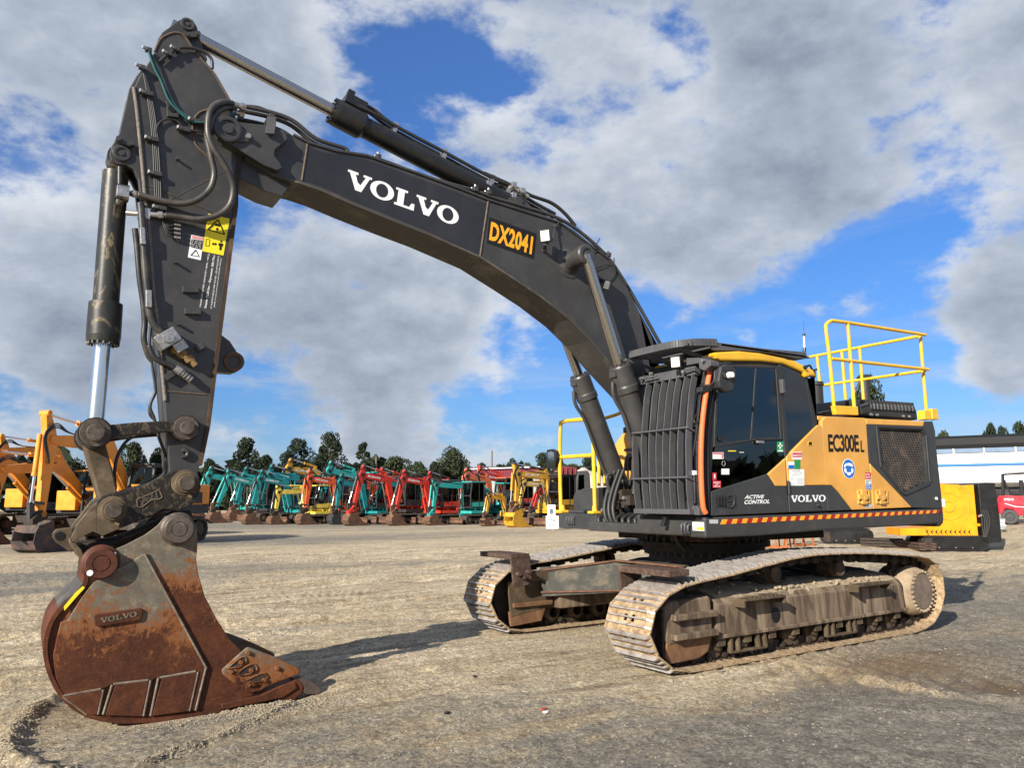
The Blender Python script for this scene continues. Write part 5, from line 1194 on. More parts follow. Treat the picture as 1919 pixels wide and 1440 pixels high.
# pillars on the near side
cpl('front_pillar', [(1000, 300), (1075, 318), (1080, 360), (1052, 560), (1042, 700), (1034, 860), (1024, 1110), (1022, 1265), (985, 1265), (990, 900), (1000, 600), (1008, 460)], dark2, PY-.0, .08)
cpl('middle_pillar', [(1435, 325), (1460, 328), (1478, 560), (1500, 895), (1478, 912), (1462, 700), (1448, 500)], dark2, PY+.012, .06)
cpl('rear_pillar', [(1592, 385), (1612, 418), (1640, 540), (1675, 700), (1668, 722), (1652, 738), (1630, 600), (1606, 440), (1582, 392)], dark2, PY, .10)
cpl('top_rail', [(1075, 318), (1330, 318), (1470, 334), (1590, 388), (1600, 410), (1560, 378), (1455, 344), (1330, 334), (1085, 334)], dark2, PY+.004, .06)
cpl('door_frame', [(1082, 334), (1432, 346), (1440, 356), (1448, 500), (1465, 800), (1450, 800), (1430, 500), (1420, 362), (1090, 352), (1066, 560), (1052, 826), (1042, 846), (1050, 560)], dark2, PY+.014, .03, .004)
cpl('sash_rail', [(1052, 826), (1270, 796), (1290, 790), (1446, 786), (1448, 800), (1290, 806), (1052, 846)], dark2, PY+.014, .03, .004)
cpl('sash_divider', [(1296, 358), (1304, 358), (1276, 796), (1266, 798)], dark2, PY+.012, .02, .003)
cpl('door_glass_front', [(1092, 352), (1298, 356), (1270, 798), (1052, 828), (1066, 560)], gls, PY+.004, .006, 0)
cpl('door_glass_rear', [(1302, 356), (1422, 362), (1430, 500), (1446, 786), (1290, 792), (1274, 796)], gls, PY+.002, .006, 0)
cpl('lower_door_glass', [(1046, 848), (1270, 812), (1448, 804), (1464, 802), (1484, 898), (1384, 1004), (1030, 1108), (1036, 900)], gls, PY+.003, .006, 0)
cpl('rear_side_glass', [(1458, 344), (1560, 380), (1602, 430), (1632, 600), (1652, 735), (1496, 884), (1476, 560)], gls, PY-.004, .006, 0)
# body of the cab: floor, roof, far wall, rear wall with glass
mb = MB(); mb.box((.45, .94, 1.44), (1.85, .95, .06)); mb.build('cab_floor', dark2, cab)
rf = [(1.24, 2.96), (1.10, 3.04), (.6, 3.085), (-.1, 3.07), (-.42, 2.99), (-.46, 2.92), (1.2, 2.90)]
mb = MB(); mb.prism(rf, .47, PY-.02); mb.build('cab_roof', roofy, cab, .02)
mb = MB(); mb.box((.4, .475, 1.9), (1.8, .04, .95)); 
for x in (1.33, .45, -.42): mb.box((x if x < 1 else 1.26, .475, 2.6), (.08, .04, .7))
mb.build('far_side_wall', dark2, cab)
mb = MB(); mb.box((.42, .47, 2.62), (1.66, .006, .62)); mb.build('far_side_glass', gls, cab)
mb = MB(); mb.box((.40, .94, 2.90), (1.5, .85, .03)); mb.box((-.30, .94, 2.2), (.10, .8, .5)); mb.box((.9, .60, 1.75), (.5, .16, .5)); mb.build('headliner', bint0, cab)
mb = MB(); mb.box((-.45, .94, 1.85), (.05, .92, .85)); mb.build('rear_wall', dark2, cab)
mb = MB(); mb.box((-.45, .94, 2.6), (.008, .88, .62)); mb.build('rear_glass', gls, cab)
# windscreen, curved
mb = MB(); zs_ = np.linspace(1.55, 2.92, 12); vs = []; 
for z in zs_:
    for y in (.52, PY-.03): vs.append((fx(z)-.01, y, z))
mb.add(vs, [(2*i, 2*i+1, 2*i+3, 2*i+2) for i in range(11)], True); mb.build('windscreen', glc, cab)
mb = MB()
for y in (.50, PY-.04):
    pts = [Vector((fx(z), y, z)) for z in np.linspace(1.42, 2.98, 12)]
    for a_, b_ in zip(pts, pts[1:]): mb.bar(a_, b_, .06, .05)
mb.bar((fx(1.5), .5, 1.47), (fx(1.5), PY-.04, 1.47), .06, .14); mb.bar((fx(2.95), .5, 2.95), (fx(2.95), PY-.04, 2.95), .06, .07); mb.bar((fx(2.25), .5, 2.28), (fx(2.25), PY-.04, 2.28), .02, .025)
mb.build('front_frame', dark2, cab, .006)
mb = MB(); w0 = (1.42, 1.25, 1.62)
mb.tube([P(E_(900, 700), X=1.42), P(E_(940, 640), X=1.42), P(E_(955, 480), X=1.40)], .010, 6); mb.tube([P(E_(912, 900), X=1.44), P(E_(930, 780), X=1.43), P(E_(960, 520), X=1.40)], .012, 6)
mb.tube([P(E_(900+14*math.cos(t)+32, 680+20*math.sin(t)), X=1.43) for t in [k*.6 for k in range(9)]], .009, 6)
mb.tube([P(E_(920, 1010), X=1.45), P(E_(925, 1190), X=1.46)], .022, 8)
mb.build('wiper', blackp, cab)
mb = MB(); mb.box(P(E_(921, 1003), X=1.46), (.03, .035, .04)); mb.build('wiper_tag', white, cab)
# inside: seat, console, operator extinguisher, number plate
mb = MB(); mb.box((.25, .95, 1.78), (.50, .50, .12)); mb.box((.0, .95, 2.15), (.12, .48, .70), Matrix.Rotation(R_(-10), 3, 'Y')); mb.box((-.06, .95, 2.60), (.09, .28, .2)); mb.box((.2, .95, 1.6), (.4, .4, .25)); mb.box((.35, .66, 1.95), (.5, .14, .12)); mb.box((.35, 1.24, 1.95), (.5, .14, .12))
mb.build('seat', dark2, cab, .03)
mb = MB(); mb.box((1.1, .72, 2.25), (.05, .22, .3)); mb.cyl((.75, .66, 1.98), (.80, .66, 2.2), .02, .025, 8); mb.cyl((.75, 1.24, 1.98), (.80, 1.24, 2.2), .02, .025, 8); mb.build('console', blackp, cab, .01)
mb = MB(); mb.cyl((.42, 1.30, 1.55), (.42, 1.30, 1.92), .075, .075, 16); mb.cyl((.42, 1.30, 1.92), (.42, 1.30, 1.98), .075, .03, 16); mb.build('fire_extinguisher', redp, cab)
# stickers on the door glass
def gst(x0, y0, x1, y1, mat, off=.003, name='sticker'): return block(J, x0, y0, x1, y1, mat, name, PY+.006, off, cab)
gst(205, 508, 320, 580, white); sticker(J, [(207, 510), (318, 512), (316, 575), (300, 570), (300, 530), (207, 528)], flat('pale_red', (.6, .18, .18)), 'sticker_frame', PY+.0095, .001, cab)
gst(898, 392, 966, 508, greenp); gst(925, 405, 938, 470, white, .0045, 'first_aid_cross'); gst(908, 430, 956, 444, white, .0045, 'first_aid_cross'); gst(906, 485, 962, 498, white, .0045, 'sticker_line')
gst(300, 685, 382, 748, white); text('iiii iii', J, (310, 705), (340, 705), (310, 695), PY+.0095, greyp, cab, 'small_print')
gst(203, 728, 244, 812, redp); gst(218, 745, 230, 790, white, .0045, 'sticker_mark'); gst(206, 816, 292, 892, redp)
text('EMERGENCY\nSTOP\nINSIDE CAB', J, (212, 884), (286, 884), (212, 826), PY+.0095, white, cab, 'small_print', .02, align='CENTER')
gst(372, 488, 455, 499, yelp); gst(495, 502, 540, 514, greyp)
block(J, 672, 628, 732, 720, greyp, 'number_card', PY-.06, .004, cab); text('024', J, (678, 715), (724, 712), (678, 668), PY-.055, blk, cab, 'number', .02)
outline(J, [(305+18+18*math.cos(t), 628+26*math.sin(t)) for t in [k*math.pi/6 for k in range(12)]], PY+.008, .004, greyp, 'round_decal', cab)
mb = MB(); a_, b_ = P(J(680, 395), Y=PY+.03), P(J(755, 398), Y=PY+.03); mb.bar(a_, b_, .02, .025); mb.build('window_catch', zinc, cab, .003)
mb = MB(); a_, b_ = P(E_(1455, 430), Y=PY+.04), P(E_(1462, 515), Y=PY+.04); mb.bar(a_, b_, .04, .05); mb.build('door_hinge', guardm, cab, .006)
for q_ in ((1310, 812), (1085, 795)):
    q = P(E_(*q_), Y=PY+.015); mb = MB(); mb.cyl((q.x, PY+.0, q.z), (q.x, PY+.025, q.z), .035, .03, 16); mb.build('window_latch', blackp, cab)

# falling-object guard on the roof: side rails and slats
GZ = 3.12
gd = bpy.data.objects.new('roof_guard', None); col.objects.link(gd); gd.parent = EX
for Y in (PY-.02, .50):
    mb = MB(); mb.prism([(x, z) for x, z in xz(E_, [(1038, 198), (1350, 240), (1608, 262), (1610, 300), (1560, 300), (1400, 268), (1240, 255), (1045, 252), (1025, 240)], PY-.02)], Y-.03, Y); mb.build('side_rail', guardm, gd, .006)
mb = MB(); mb.box((.35, .96, 3.13), (1.40, .88, .02)); mb.build('roof_plate', guardm, gd)
vz = lambda x: 3.145-.10*max(0, (x-1.15))
out = [(1.12, PY-.02), (1.35, PY-.02), (1.52, PY-.08), (1.60, PY-.22), (1.60, .68), (1.54, .56), (1.42, .50), (1.12, .50)]
mb = MB(); oo = spline([Vector((x, y, vz(x))) for x, y in out], 5)
for a_, b_ in zip(oo, oo[1:]): mb.bar(a_, b_, .025, .075)
mb.build('visor_rim', guardm, gd, .004)
for k in range(7):
    x = 1.14+k*.066; mb = MB(); mb.box((x, .96, vz(x)-.005), (.010, .88, .05), Matrix.Rotation(R_(12), 3, 'Y')); mb.build('visor_slat', guardm, gd)
mb = MB()
for y in (.75, 1.2): mb.bar((1.15, y, 3.02), (1.48, y, 3.08), .03, .05); mb.cut()
mb.bar((1.2, .55, 2.98), (1.62, .55, 3.05), .03, .03); mb.build('visor_bracket', guardm, gd, .004)
# front guard: curved vertical blades joined by four cross bars
fg = bpy.data.objects.new('front_guard', None); col.objects.link(fg); fg.parent = EX
GX = lambda z: fx(z)+.11
def gy(px, z):                      # where a picture column crosses the guard's curved face
    lo_, hi_ = .3, 1.6
    for _ in range(40):
        mid = (lo_+hi_)/2; d = Vector((GX(z), mid, z))-CAMP; u = PW/2+FPX*d.dot(RGT)/d.dot(FWD)
        if u < px: lo_ = mid
        else: hi_ = mid
    return (lo_+hi_)/2
topx = [585, 640, 690, 735, 780, 825, 875, 918]; botx = [574, 625, 668, 710, 748, 790, 838, 895]
zz_ = np.linspace(1.42, 2.86, 14)
ys_ = [(gy(1020+b/3.272, 1.5), gy(1020+t/3.272, 2.8)) for t, b in zip(topx, botx)]
for yb, yt in ys_:
    mb = MB(); pts = [Vector((GX(z), yb+(yt-yb)*(z-1.42)/1.44, z)) for z in zz_]
    vs = []; 
    for p in pts: vs += [p+Vector((.03, -.006, 0)), p+Vector((.03, .006, 0)), p+Vector((-.05, .006, 0)), p+Vector((-.05, -.006, 0))]
    fs = []
    for i in range(len(pts)-1):
        for k in range(4): fs.append((4*i+k, 4*i+(k+1) % 4, 4*i+4+(k+1) % 4, 4*i+4+k))
    fs += [(0, 3, 2, 1), tuple(4*(len(pts)-1)+k for k in range(4))]
    mb.add(vs, fs); mb.build('guard_blade', guardm, fg, .002)
y0_, y1_ = ys_[0][0], ys_[-1][0]
for z, w, h in ((1.43, .12, .05), (1.75, .11, .018), (2.24, .11, .018), (2.84, .08, .09)):
    mb = MB(); f = (z-1.42)/1.44; ya = ys_[0][0]+(ys_[0][1]-ys_[0][0])*f-.02; yb = ys_[-1][0]+(ys_[-1][1]-ys_[-1][0])*f+.03
    mb.box((GX(z)-.01, (ya+yb)/2, z), (w, yb-ya, h), Matrix.Rotation(R_(-20 if h < .02 else 0), 3, 'Y')); mb.build('guard_cross_bar', guardm, fg, .004)
mb = MB(); q0, q1 = P(E_(895, 1215), X=1.52), P(E_(945, 1262), X=1.50); mb.prism([(P(E_(x, y), X=1.50).y, P(E_(x, y), X=1.50).z) for x, y in ((890, 1208), (930, 1205), (948, 1225), (948, 1264), (870, 1258))], 1.42, 1.50, 'X'); mb.build('guard_foot', guardm, fg, .006)
mb = MB(); mb.prism([(P(E_(x, y), X=1.40).y, P(E_(x, y), X=1.40).z) for x, y in ((880, 300), (955, 298), (1030, 318), (1030, 345), (990, 378), (960, 365), (955, 330), (880, 345))], 1.30, 1.42, 'X')
for q_ in ((980, 315), (660, 395), (600, 425), (860, 385)): q = P(E_(*q_), X=1.43); mb.cyl(q, q+Vector((.03, 0, 0)), .018, .016, 10, mat=1); mb.cut()
mb.build('guard_bracket', [guardm, zinc], fg, .004)
mb = MB(); mb.tube([P(E_(840, 380), X=1.45), P(E_(930, 355), X=1.44)], .010, 6); mb.tube([P(E_(605, 428), X=1.45), P(E_(690, 408), X=1.45)], .010, 6); mb.build('hinge_rod', guardm, fg)
work_light(E_, (815, 325), 1.0, fg, (1, .35, -.1), .11, .12)
q = P(E_(815, 325), X=1.47)
wlo = bpy.data.objects[[o.name for o in bpy.data.objects if o.name.startswith('work_light')][-1]]
off = q-P(E_(815, 325), Y=1.0); wlo.location = off
# mirror on the A pillar, orange rubber strip, arm
mb = MB(); mo = xz(E_, [(1075, 350), (1110, 335), (1150, 345), (1172, 375), (1170, 430), (1160, 470), (1150, 505), (1110, 512), (1070, 480), (1060, 440)], 1.60)
mb.prism(mo, 1.53, 1.62); mb.build('mirror_housing', dark2, cab, .02, segs=3)
mb = MB(); q = P(E_(1112, 400), Y=1.625); mb.cyl((q.x, 1.615, q.z), (q.x, 1.635, q.z), .05, .045, 18); q2 = P(E_(1140, 403), Y=1.66); mb.cyl((q.x, 1.64, q.z), q2, .02, .02, 10, mat=1); mb.cyl((q2.x, 1.64, q2.z), (q2.x, 1.69, q2.z), .032, .028, 14, mat=1)
mb.build('mirror_joint', [blackp, white], cab)
mb = MB(); mb.tube(spline([P(E_(*q_), Y=1.55) for q_ in ((1000, 480), (1040, 440), (1050, 360), (1080, 335), (1130, 330), (1150, 345))], 6), .012, 8)
mb.prism(xz(E_, [(968, 478), (1000, 460), (1040, 462), (1044, 485), (1010, 508), (968, 505)], 1.50), 1.42, 1.50); mb.build('mirror_arm', dark2, cab, .006)
mb = MB(); pts = [P(E_(*q_), Y=1.47) for q_ in ((1022, 342), (1012, 400), (995, 500), (980, 600), (968, 720), (962, 850), (962, 1000), (966, 1120), (975, 1215), (990, 1250))]
mb.tube(spline(pts, 6), .026, 8); mb.build('orange_strip', hiv, cab)
mb = MB(); mb.tube(spline([P(E_(*q_), Y=1.44) for q_ in ((1045, 395), (1035, 500), (1015, 640), (1003, 800), (1003, 1000), (1010, 1240))], 6), .012, 6); mb.build('grab_handle', blackp, cab)
# radio antenna
q0, q1 = P(E_(1595, 258), Y=.75), P(E_(1590, 72), Y=.75); mb = MB(); mb.cyl(q0, q0.lerp(q1, .12), .022, .018, 10); mb.cyl(q0.lerp(q1, .12), q0.lerp(q1, .5), .012, .012, 8, mat=1); mb.cyl(q0.lerp(q1, .5), q0.lerp(q1, .58), .018, .018, 8); mb.cyl(q0.lerp(q1, .58), q1, .004, .003, 6); mb.build('antenna', [blackp, white], cab)
mb = MB(); q = P(E_(1645, 372), Y=1.2); mb.tube(spline([P(E_(1610, 350), Y=1.3), P(E_(1630, 345), Y=1.3), q, P(E_(1672, 368), Y=1.2)], 5), .012, 6); mb.cyl(q, q+Vector((.0, 0, -.09)), .035, .03, 12); q = P(E_(1602, 356), Y=PY+.05); mb.cyl((q.x, PY+.03, q.z), (q.x, PY+.06, q.z), .022, .022, 12); mb.build('beacon', blackp, cab)

# ============================================================ hand rails, far platform
def rail(name, paths, r=.021, mat=yellow, parent=house, n=10):
    mb = MB()
    for p in paths: mb.tube(p, r, n)
    return mb.build(name, mat, parent)
RY = 1.32
f = lambda x, y: P(cF(x, y), Y=RY)
rail('hand_rail', [spline([f(262, 600), f(235, 300), f(213, 120), f(218, 85), f(245, 66)], 6)+[f(340, 78)]+[f(795, 150)], [f(380, 600), f(340, 80)], [f(243, 290), f(812, 353)]])
rt = f(795, 150); rm = f(812, 353); xr = rt.x
bt = lambda x, y: P(cF(x, y), X=xr+.02)
rail('rear_hand_rail', [[bt(765, 150), bt(805, 640)], [bt(770, 155), bt(100, 283)], [bt(795, 360), bt(128, 455)], [bt(410, 225), bt(432, 530)], [bt(305, 245), bt(328, 530)], [bt(160, 272), bt(188, 545)]])
mb = MB(); a_, b_ = f(262, 570), f(390, 572); mb.prism([(p.x, p.z) for p in (f(250, 566), f(388, 572), f(392, 622), f(262, 618))], RY-.03, RY+.03); q = P(cF(795, 625), X=xr+.02)
mb.cut(); mb.box((xr+.08, q.y+.02, q.z), (.15, .10, .12)); mb.box((xr-.08, q.y+.03, q.z+.02), (.14, .10, .14)); mb.build('rail_foot', yellow, house, .008)
# far side: storage boxes, steps, yellow boom-side panel, rails
mb = MB(); mb.box((.62, -1.045, 1.28), (1.0, .79, .19)); mb.build('right_step_box', dark3, house, .012)
bx = lambda q, X: P(cE(*q), X=X)
X1 = .92
mb = MB(); mb.prism([(bx(q, X1).y, bx(q, X1).z) for q in ((180, 1245), (175, 1160), (185, 1125), (240, 1098), (330, 1095), (330, 1245))], X1-.5, X1, 'X'); mb.build('tool_box', dark3, house, .012)
mb = MB(); mb.prism([(bx(q, X1-.10).y, bx(q, X1-.10).z) for q in ((325, 1250), (325, 1092), (418, 1090), (418, 1250))], X1-1.4, X1-.10, 'X'); mb.build('fuel_tank', dark3, house, .012)
mb = MB(); mb.box((X1+.02, -1.2, 1.40), (.18, .35, .04)); mb.build('step_plate', dark3, house, .006)
mb = MB()
for x in (148, 165, 182): a_, b_ = bx((x, 1272), 1.15), bx((x, 1318), 1.15); mb.tube([a_, a_+Vector((.03, 0, -.01)), b_+Vector((.03, 0, .01)), b_], .009, 6)
mb.build('tie_down_handle', guardm, house)
mb = MB(); a_ = bx((300, 1331), 1.135); mb.box(a_, (.006, .11, .085)); mb.build('notice_sticker', white, house)
Xr = 1.08
rail('front_hand_rail', [spline([bx((103, 1240), Xr), bx((96, 960), Xr), bx((100, 720), Xr), bx((108, 695), Xr), bx((135, 684), Xr)], 5)+[bx((262, 674), Xr)]+[bx((300, 690), Xr), bx((300, 800), Xr), bx((312, 1245), Xr)], [bx((98, 908), Xr), bx((300, 895), Xr)]], .026)
mb = MB()
for q_ in ((112, 1240), (310, 1246)): q = bx(q_, Xr); mb.box((q.x, q.y, q.z), (.14, .12, .03)); mb.cyl(q, q+Vector((0, 0, .08)), .035, .03, 12); mb.cut()
mb.build('rail_foot', yellow, house, .006)
Xb = .35
rail('step_hand_rail', [[bx((336, 1085), Xb), bx((333, 800), Xb)], [bx((372, 1085), Xb), bx((375, 880), Xb)], spline([bx((333, 800), Xb), bx((336, 690), Xb), bx((360, 630), Xb)-Vector((.3, 0, 0)), bx((425, 530), Xb)-Vector((.6, 0, 0)), bx((480, 470), Xb)-Vector((.8, 0, 0))], 5)], .024)
mb = MB(); XP = .2
mb.prism([(bx(q, XP).y, bx(q, XP).z) for q in ((425, 840), (480, 760), (560, 755), (580, 800), (580, 1080), (500, 1040), (440, 900))], XP-.6, XP, 'X'); mb.build('boom_side_panel', orange, house, .01)
mb = MB(); a_ = bx((520, 745), XP-.1); mb.box(a_, (.1, .14, .10)); mb.cut(); a_ = bx((530, 862), XP+.03); mb.box(a_, (.06, .22, .04)); mb.build('panel_light', blackp, house, .01)
mb = MB()
for o_ in (0, 1):
    mb.tube(spline([bx((500+o_*20, 990), XP+.3), bx((510+o_*12, 910), XP+.3), bx((545+o_*6, 885-o_*-15), XP+.3), bx((590, 850+o_*25), XP+.3)], 6), .03, 8)
mb.build('hydraulic_pipe', dark, house)
# rear view mirror on the front rail
mb = MB(); mq = lambda x, y: bx((x, y), Xr+.05)
c4 = crop(840, 820, 6.854); mc = [c4(*q) for q in ((1262, 160), (1330, 150), (1375, 175), (1390, 230), (1385, 300), (1365, 400), (1320, 412), (1265, 390), (1248, 360))]
mp = [P(q, X=Xr+.08) for q in mc]; mb.prism([(p.y, p.z) for p in mp], Xr+.02, Xr+.08, 'X'); mm = mb.build('mirror_housing', blackp, house, .012)
mb = MB(); mc = [c4(*q) for q in ((1278, 195), (1325, 180), (1360, 200), (1365, 300), (1345, 385), (1285, 375))]; mb.prism([(P(q, X=Xr+.082).y, P(q, X=Xr+.082).z) for q in mc], Xr+.081, Xr+.085, 'X')
mt, nt, b = nodes('mirror_glass'); b.inputs['Base Color'].default_value = (.7, .7, .7, 1); b.inputs['Metallic'].default_value = 1; b.inputs['Roughness'].default_value = .05
mb.build('mirror_glass', mt, house)
mb = MB(); mb.tube(spline([P(c4(1290, 385), X=Xr+.05), P(c4(1280, 430), X=Xr+.05), P(c4(1320, 460), X=Xr+.04), P(c4(1440, 455), X=Xr)], 6), .012, 6); mb.build('mirror_arm', blackp, house)
# hydraulics at the boom foot
mb = MB(); mb.prism([(.72, 1.2), (.9, 1.35), (.75, 1.9), (.45, 2.25), (.1, 2.3), (-.4, 1.9), (-.4, 1.2)], -.42, -.30); mb.prism([(.72, 1.2), (.9, 1.35), (.75, 1.9), (.45, 2.25), (.1, 2.3), (-.4, 1.9), (-.4, 1.2)], .30, .42)
mb.cyl((.35, -.42, 1.85), (.35, .42, 1.85), .10, .10, 20); mb.box((1.0, 0, 1.24), (.8, .9, .10)); mb.build('boom_foot_bracket', dark, house, .01)
mb = MB(); rnd = random.Random(3)
for k in range(16):
    p = Vector((.75+rnd.random()*.35, -.60+rnd.random()*1.0, 1.36+rnd.random()*.28)); mb.box(p, (.08+rnd.random()*.08, .08+rnd.random()*.08, .07+rnd.random()*.05)); mb.cyl(p, p+Vector((.09, 0, .03)), .022, .022, 8, mat=1); mb.cut()
mb.build('control_valve', [innr, zinc], house, .004)
mb = MB()
for k in range(9):
    y = -.55+k*.11; mb.tube(spline([(1.05, y, 1.38), (1.18, y+.02, 1.32), (1.12, y+.05, 1.2), (.9, y+.03, 1.22)], 5), .024, 8)
for y in (-.42, -.34, -.26, .3, .38): mb.tube(spline([(1.0, y, 1.9), (1.12, y, 1.65), (1.2, y+.03, 1.42), (1.15, y+.08, 1.25), (.9, y+.1, 1.25)], 5), .024, 8)
mb.build('hose', rubber, house)
mb = MB(); mb.cyl((1.0, -.62, 1.30), (1.0, -.40, 1.30), .11, .11, 20); mb.cut(); mb.cyl((1.0, .36, 1.30), (1.0, .60, 1.30), .11, .11, 20); mb.build('boom_cylinder_foot', dark, house, .006)
# ============================================================ undercarriage (its own axes, turned SW about the swing centre)
GC = 1.295
carr = bpy.data.objects.new('undercarriage', None); col.objects.link(carr); carr.parent = EX
def bld(mb, name, mat, parent=carr, bevel=0, **k): return mb.build(name, mat, parent, bevel, M=RSW, **k)
mb = MB()
cross = [(1.62, 1.02), (1.55, 1.02), (.95, .60), (.72, .52), (.72, -.52), (.95, -.60), (1.62, -1.02), (1.10, -1.02), (.60, -.80), (-.60, -.80), (-1.10, -1.02), (-1.62, -1.02), (-.72, -.52), (-.72, .52), (-1.62, 1.02), (-1.10, 1.02), (-.60, .80), (.60, .80), (1.10, 1.02)]
mb.prism([(1.66, 1.02), (.86, .52), (.86, -.52), (1.66, -1.02), (1.0, -1.02), (.5, -.80), (-.5, -.80), (-1.0, -1.02), (-1.62, -1.02), (-.8, -.5), (-.8, .5), (-1.62, 1.02), (-1.0, 1.02), (-.5, .80), (.5, .80), (1.0, 1.02)], .46, .70, 'Z')
bld(mb, 'cross_frame', carb, bevel=.01)
mb = MB()
vs = [(1.72, 1.02, .69), (.90, .54, .80), (.90, -.54, .80), (1.72, -1.02, .69), (.8, -1.02, .69), (.3, -.8, .80), (-.3, -.8, .80), (-.8, -1.02, .69), (-1.7, -1.02, .69), (-.9, -.54, .80), (-.9, .54, .80), (-1.7, 1.02, .69), (-.8, 1.02, .69), (-.3, .8, .80), (.3, .8, .80), (.8, 1.02, .69)]
up_ = [(x, y, z+.018) for x, y, z in vs]; n = len(vs)
cen_ = [(0, 0, .80), (0, 0, .818)]
mb.add(vs+up_+cen_, [(i, (i+1) % n, n+(i+1) % n, n+i) for i in range(n)]+[(n+i, n+(i+1) % n, 2*n+1) for i in range(n)]+[((i+1) % n, i, 2*n) for i in range(n)])
for a_, b_ in (((1.69, -1.02, .58), (.88, -.53, .62)), ((.88, -.53, .62), (.88, .53, .62)), ((.88, .53, .62), (1.69, 1.02, .58))): mb.bar(a_, b_, .014, .34)
bld(mb, 'cross_frame_plate', carb)
mb = MB()
for a_, b_ in (((1.70, -1.02, .46), (.90, -.54, .47)), ((.90, -.54, .47), (.90, .54, .47)), ((.90, .54, .47), (1.70, 1.02, .46)), ((1.72, -1.02, .712), (.91, -.545, .822)), ((.91, -.545, .822), (.91, .545, .822)), ((.91, .545, .822), (1.72, 1.02, .712))): mb.bar(a_, b_, .05, .02)
bld(mb, 'frame_edge', wear('rust_edge', [(.3, (.08, .04, .025)), (.7, (.20, .10, .06))], 12), bevel=.003)
mb = MB(); q = PT(cG(953, 432), Y=-.25); mb.box((.915, -.30, .60), (.004, .07, .05)); bld(mb, 'frame_label', white)
# swing ring with bolts
mb = MB(); mb.lathe((0, 0, .80), (0, 0, 1), [(0, .66), (.14, .64), (.14, .72), (.20, .72), (.20, .78), (.26, .78), (.26, .70), (.34, .70)], 56); bld(mb, 'swing_ring', innr)
mb = MB()
for k in range(44):
    t = 2*math.pi*k/44; mb.cyl((.75*math.cos(t), .75*math.sin(t), 1.06), (.75*math.cos(t), .75*math.sin(t), 1.115), .018, .018, 6, smooth=False); mb.cyl((.69*math.cos(t), .69*math.sin(t), .905), (.69*math.cos(t), .69*math.sin(t), .95), .018, .018, 6, smooth=False)
bld(mb, 'ring_bolt', dark, kind='stuff')
mb = MB(); mb.box((.7, .55, 1.14), (.3, .5, .09)); bld(mb, 'greasy_bracket', rustst)

# ---- one shoe with its pair of links (origin on the shoe's outer face, x along travel)
def shoe_mesh():
    mb = MB(); L, W, T = .206, .60, .013
    hx = [(-.055, -.02), (.02, .055)]
    mb.cur = 0
    # plate with two mud holes left open
    mb.box((0, -.185, -T/2), (L, .23, T)); mb.box((0, .185, -T/2), (L, .23, T))
    mb.box((0, 0, -T/2), (L, .05, T)); mb.box((-.075, -.048, -T/2), (.056, .045, T)); mb.box((.06, -.048, -T/2), (.086, .045, T))
    mb.box((-.075, .048, -T/2), (.056, .045, T)); mb.box((.06, .048, -T/2), (.086, .045, T))
    mb.cur = 1
    for x, h, w in ((-.088, .036, .020), (-.020, .030, .017), (.048, .030, .017)):
        mb.box((x, 0, h/2), (w, W, h), taper=.82)
    mb.cur = 0
    mb.box((.092, 0, -.004), (.022, W, .012), Matrix.Rotation(R_(14), 3, 'Y'))
    for s in (-1, 1):
        mb.cur = 2
        mb.box((0, s*.085, -.055), (.20, .032, .075)); mb.cyl((-.10, s*.065, -.062), (-.10, s*.135, -.062), .036, .036, 12); mb.cyl((-.10, s*.135, -.062), (-.10, s*.142, -.062), .018, .018, 10)
        mb.box((.03, s*.085, -.10), (.12, .028, .03))
        for x in (-.05, .05): mb.cyl((x, s*.135, -.013), (x, s*.135, -.032), .014, .014, 6, smooth=False)
    me_o = mb.build('track_shoe', [mud, grous, innr]); me_ = me_o.data; bpy.data.objects.remove(me_o); return me_
SHOE = shoe_mesh()
ctrl = [(1.95, .028), (1.2, .025), (.4, .025), (-.4, .025), (-1.2, .025), (-1.85, .03), (-2.15, .10), (-2.36, .27), (-2.435, .48), (-2.38, .68), (-2.22, .82), (-1.95, .875), (-1.5, .915), (-.9, .955), (-.3, .975), (.2, .972), (.7, .925), (1.3, .852), (1.85, .80), (2.12, .745), (2.33, .62), (2.43, .44), (2.36, .24), (2.19, .09)]
path = spline([Vector((x, 0, z)) for x, z in ctrl], 10, True); path.append(path[0].copy())
NS = 49; tot = sum((b-a).length for a, b in zip(path, path[1:])); pitch = tot/NS
rs = resample(path, pitch)[:NS+1]
if len(rs) < NS+1: rs.append(rs[0].copy())
def roller(mb, x, y0, y1, z, r):
    mb.cyl((x, y0, z), (x, y1, z), r, r, 20)
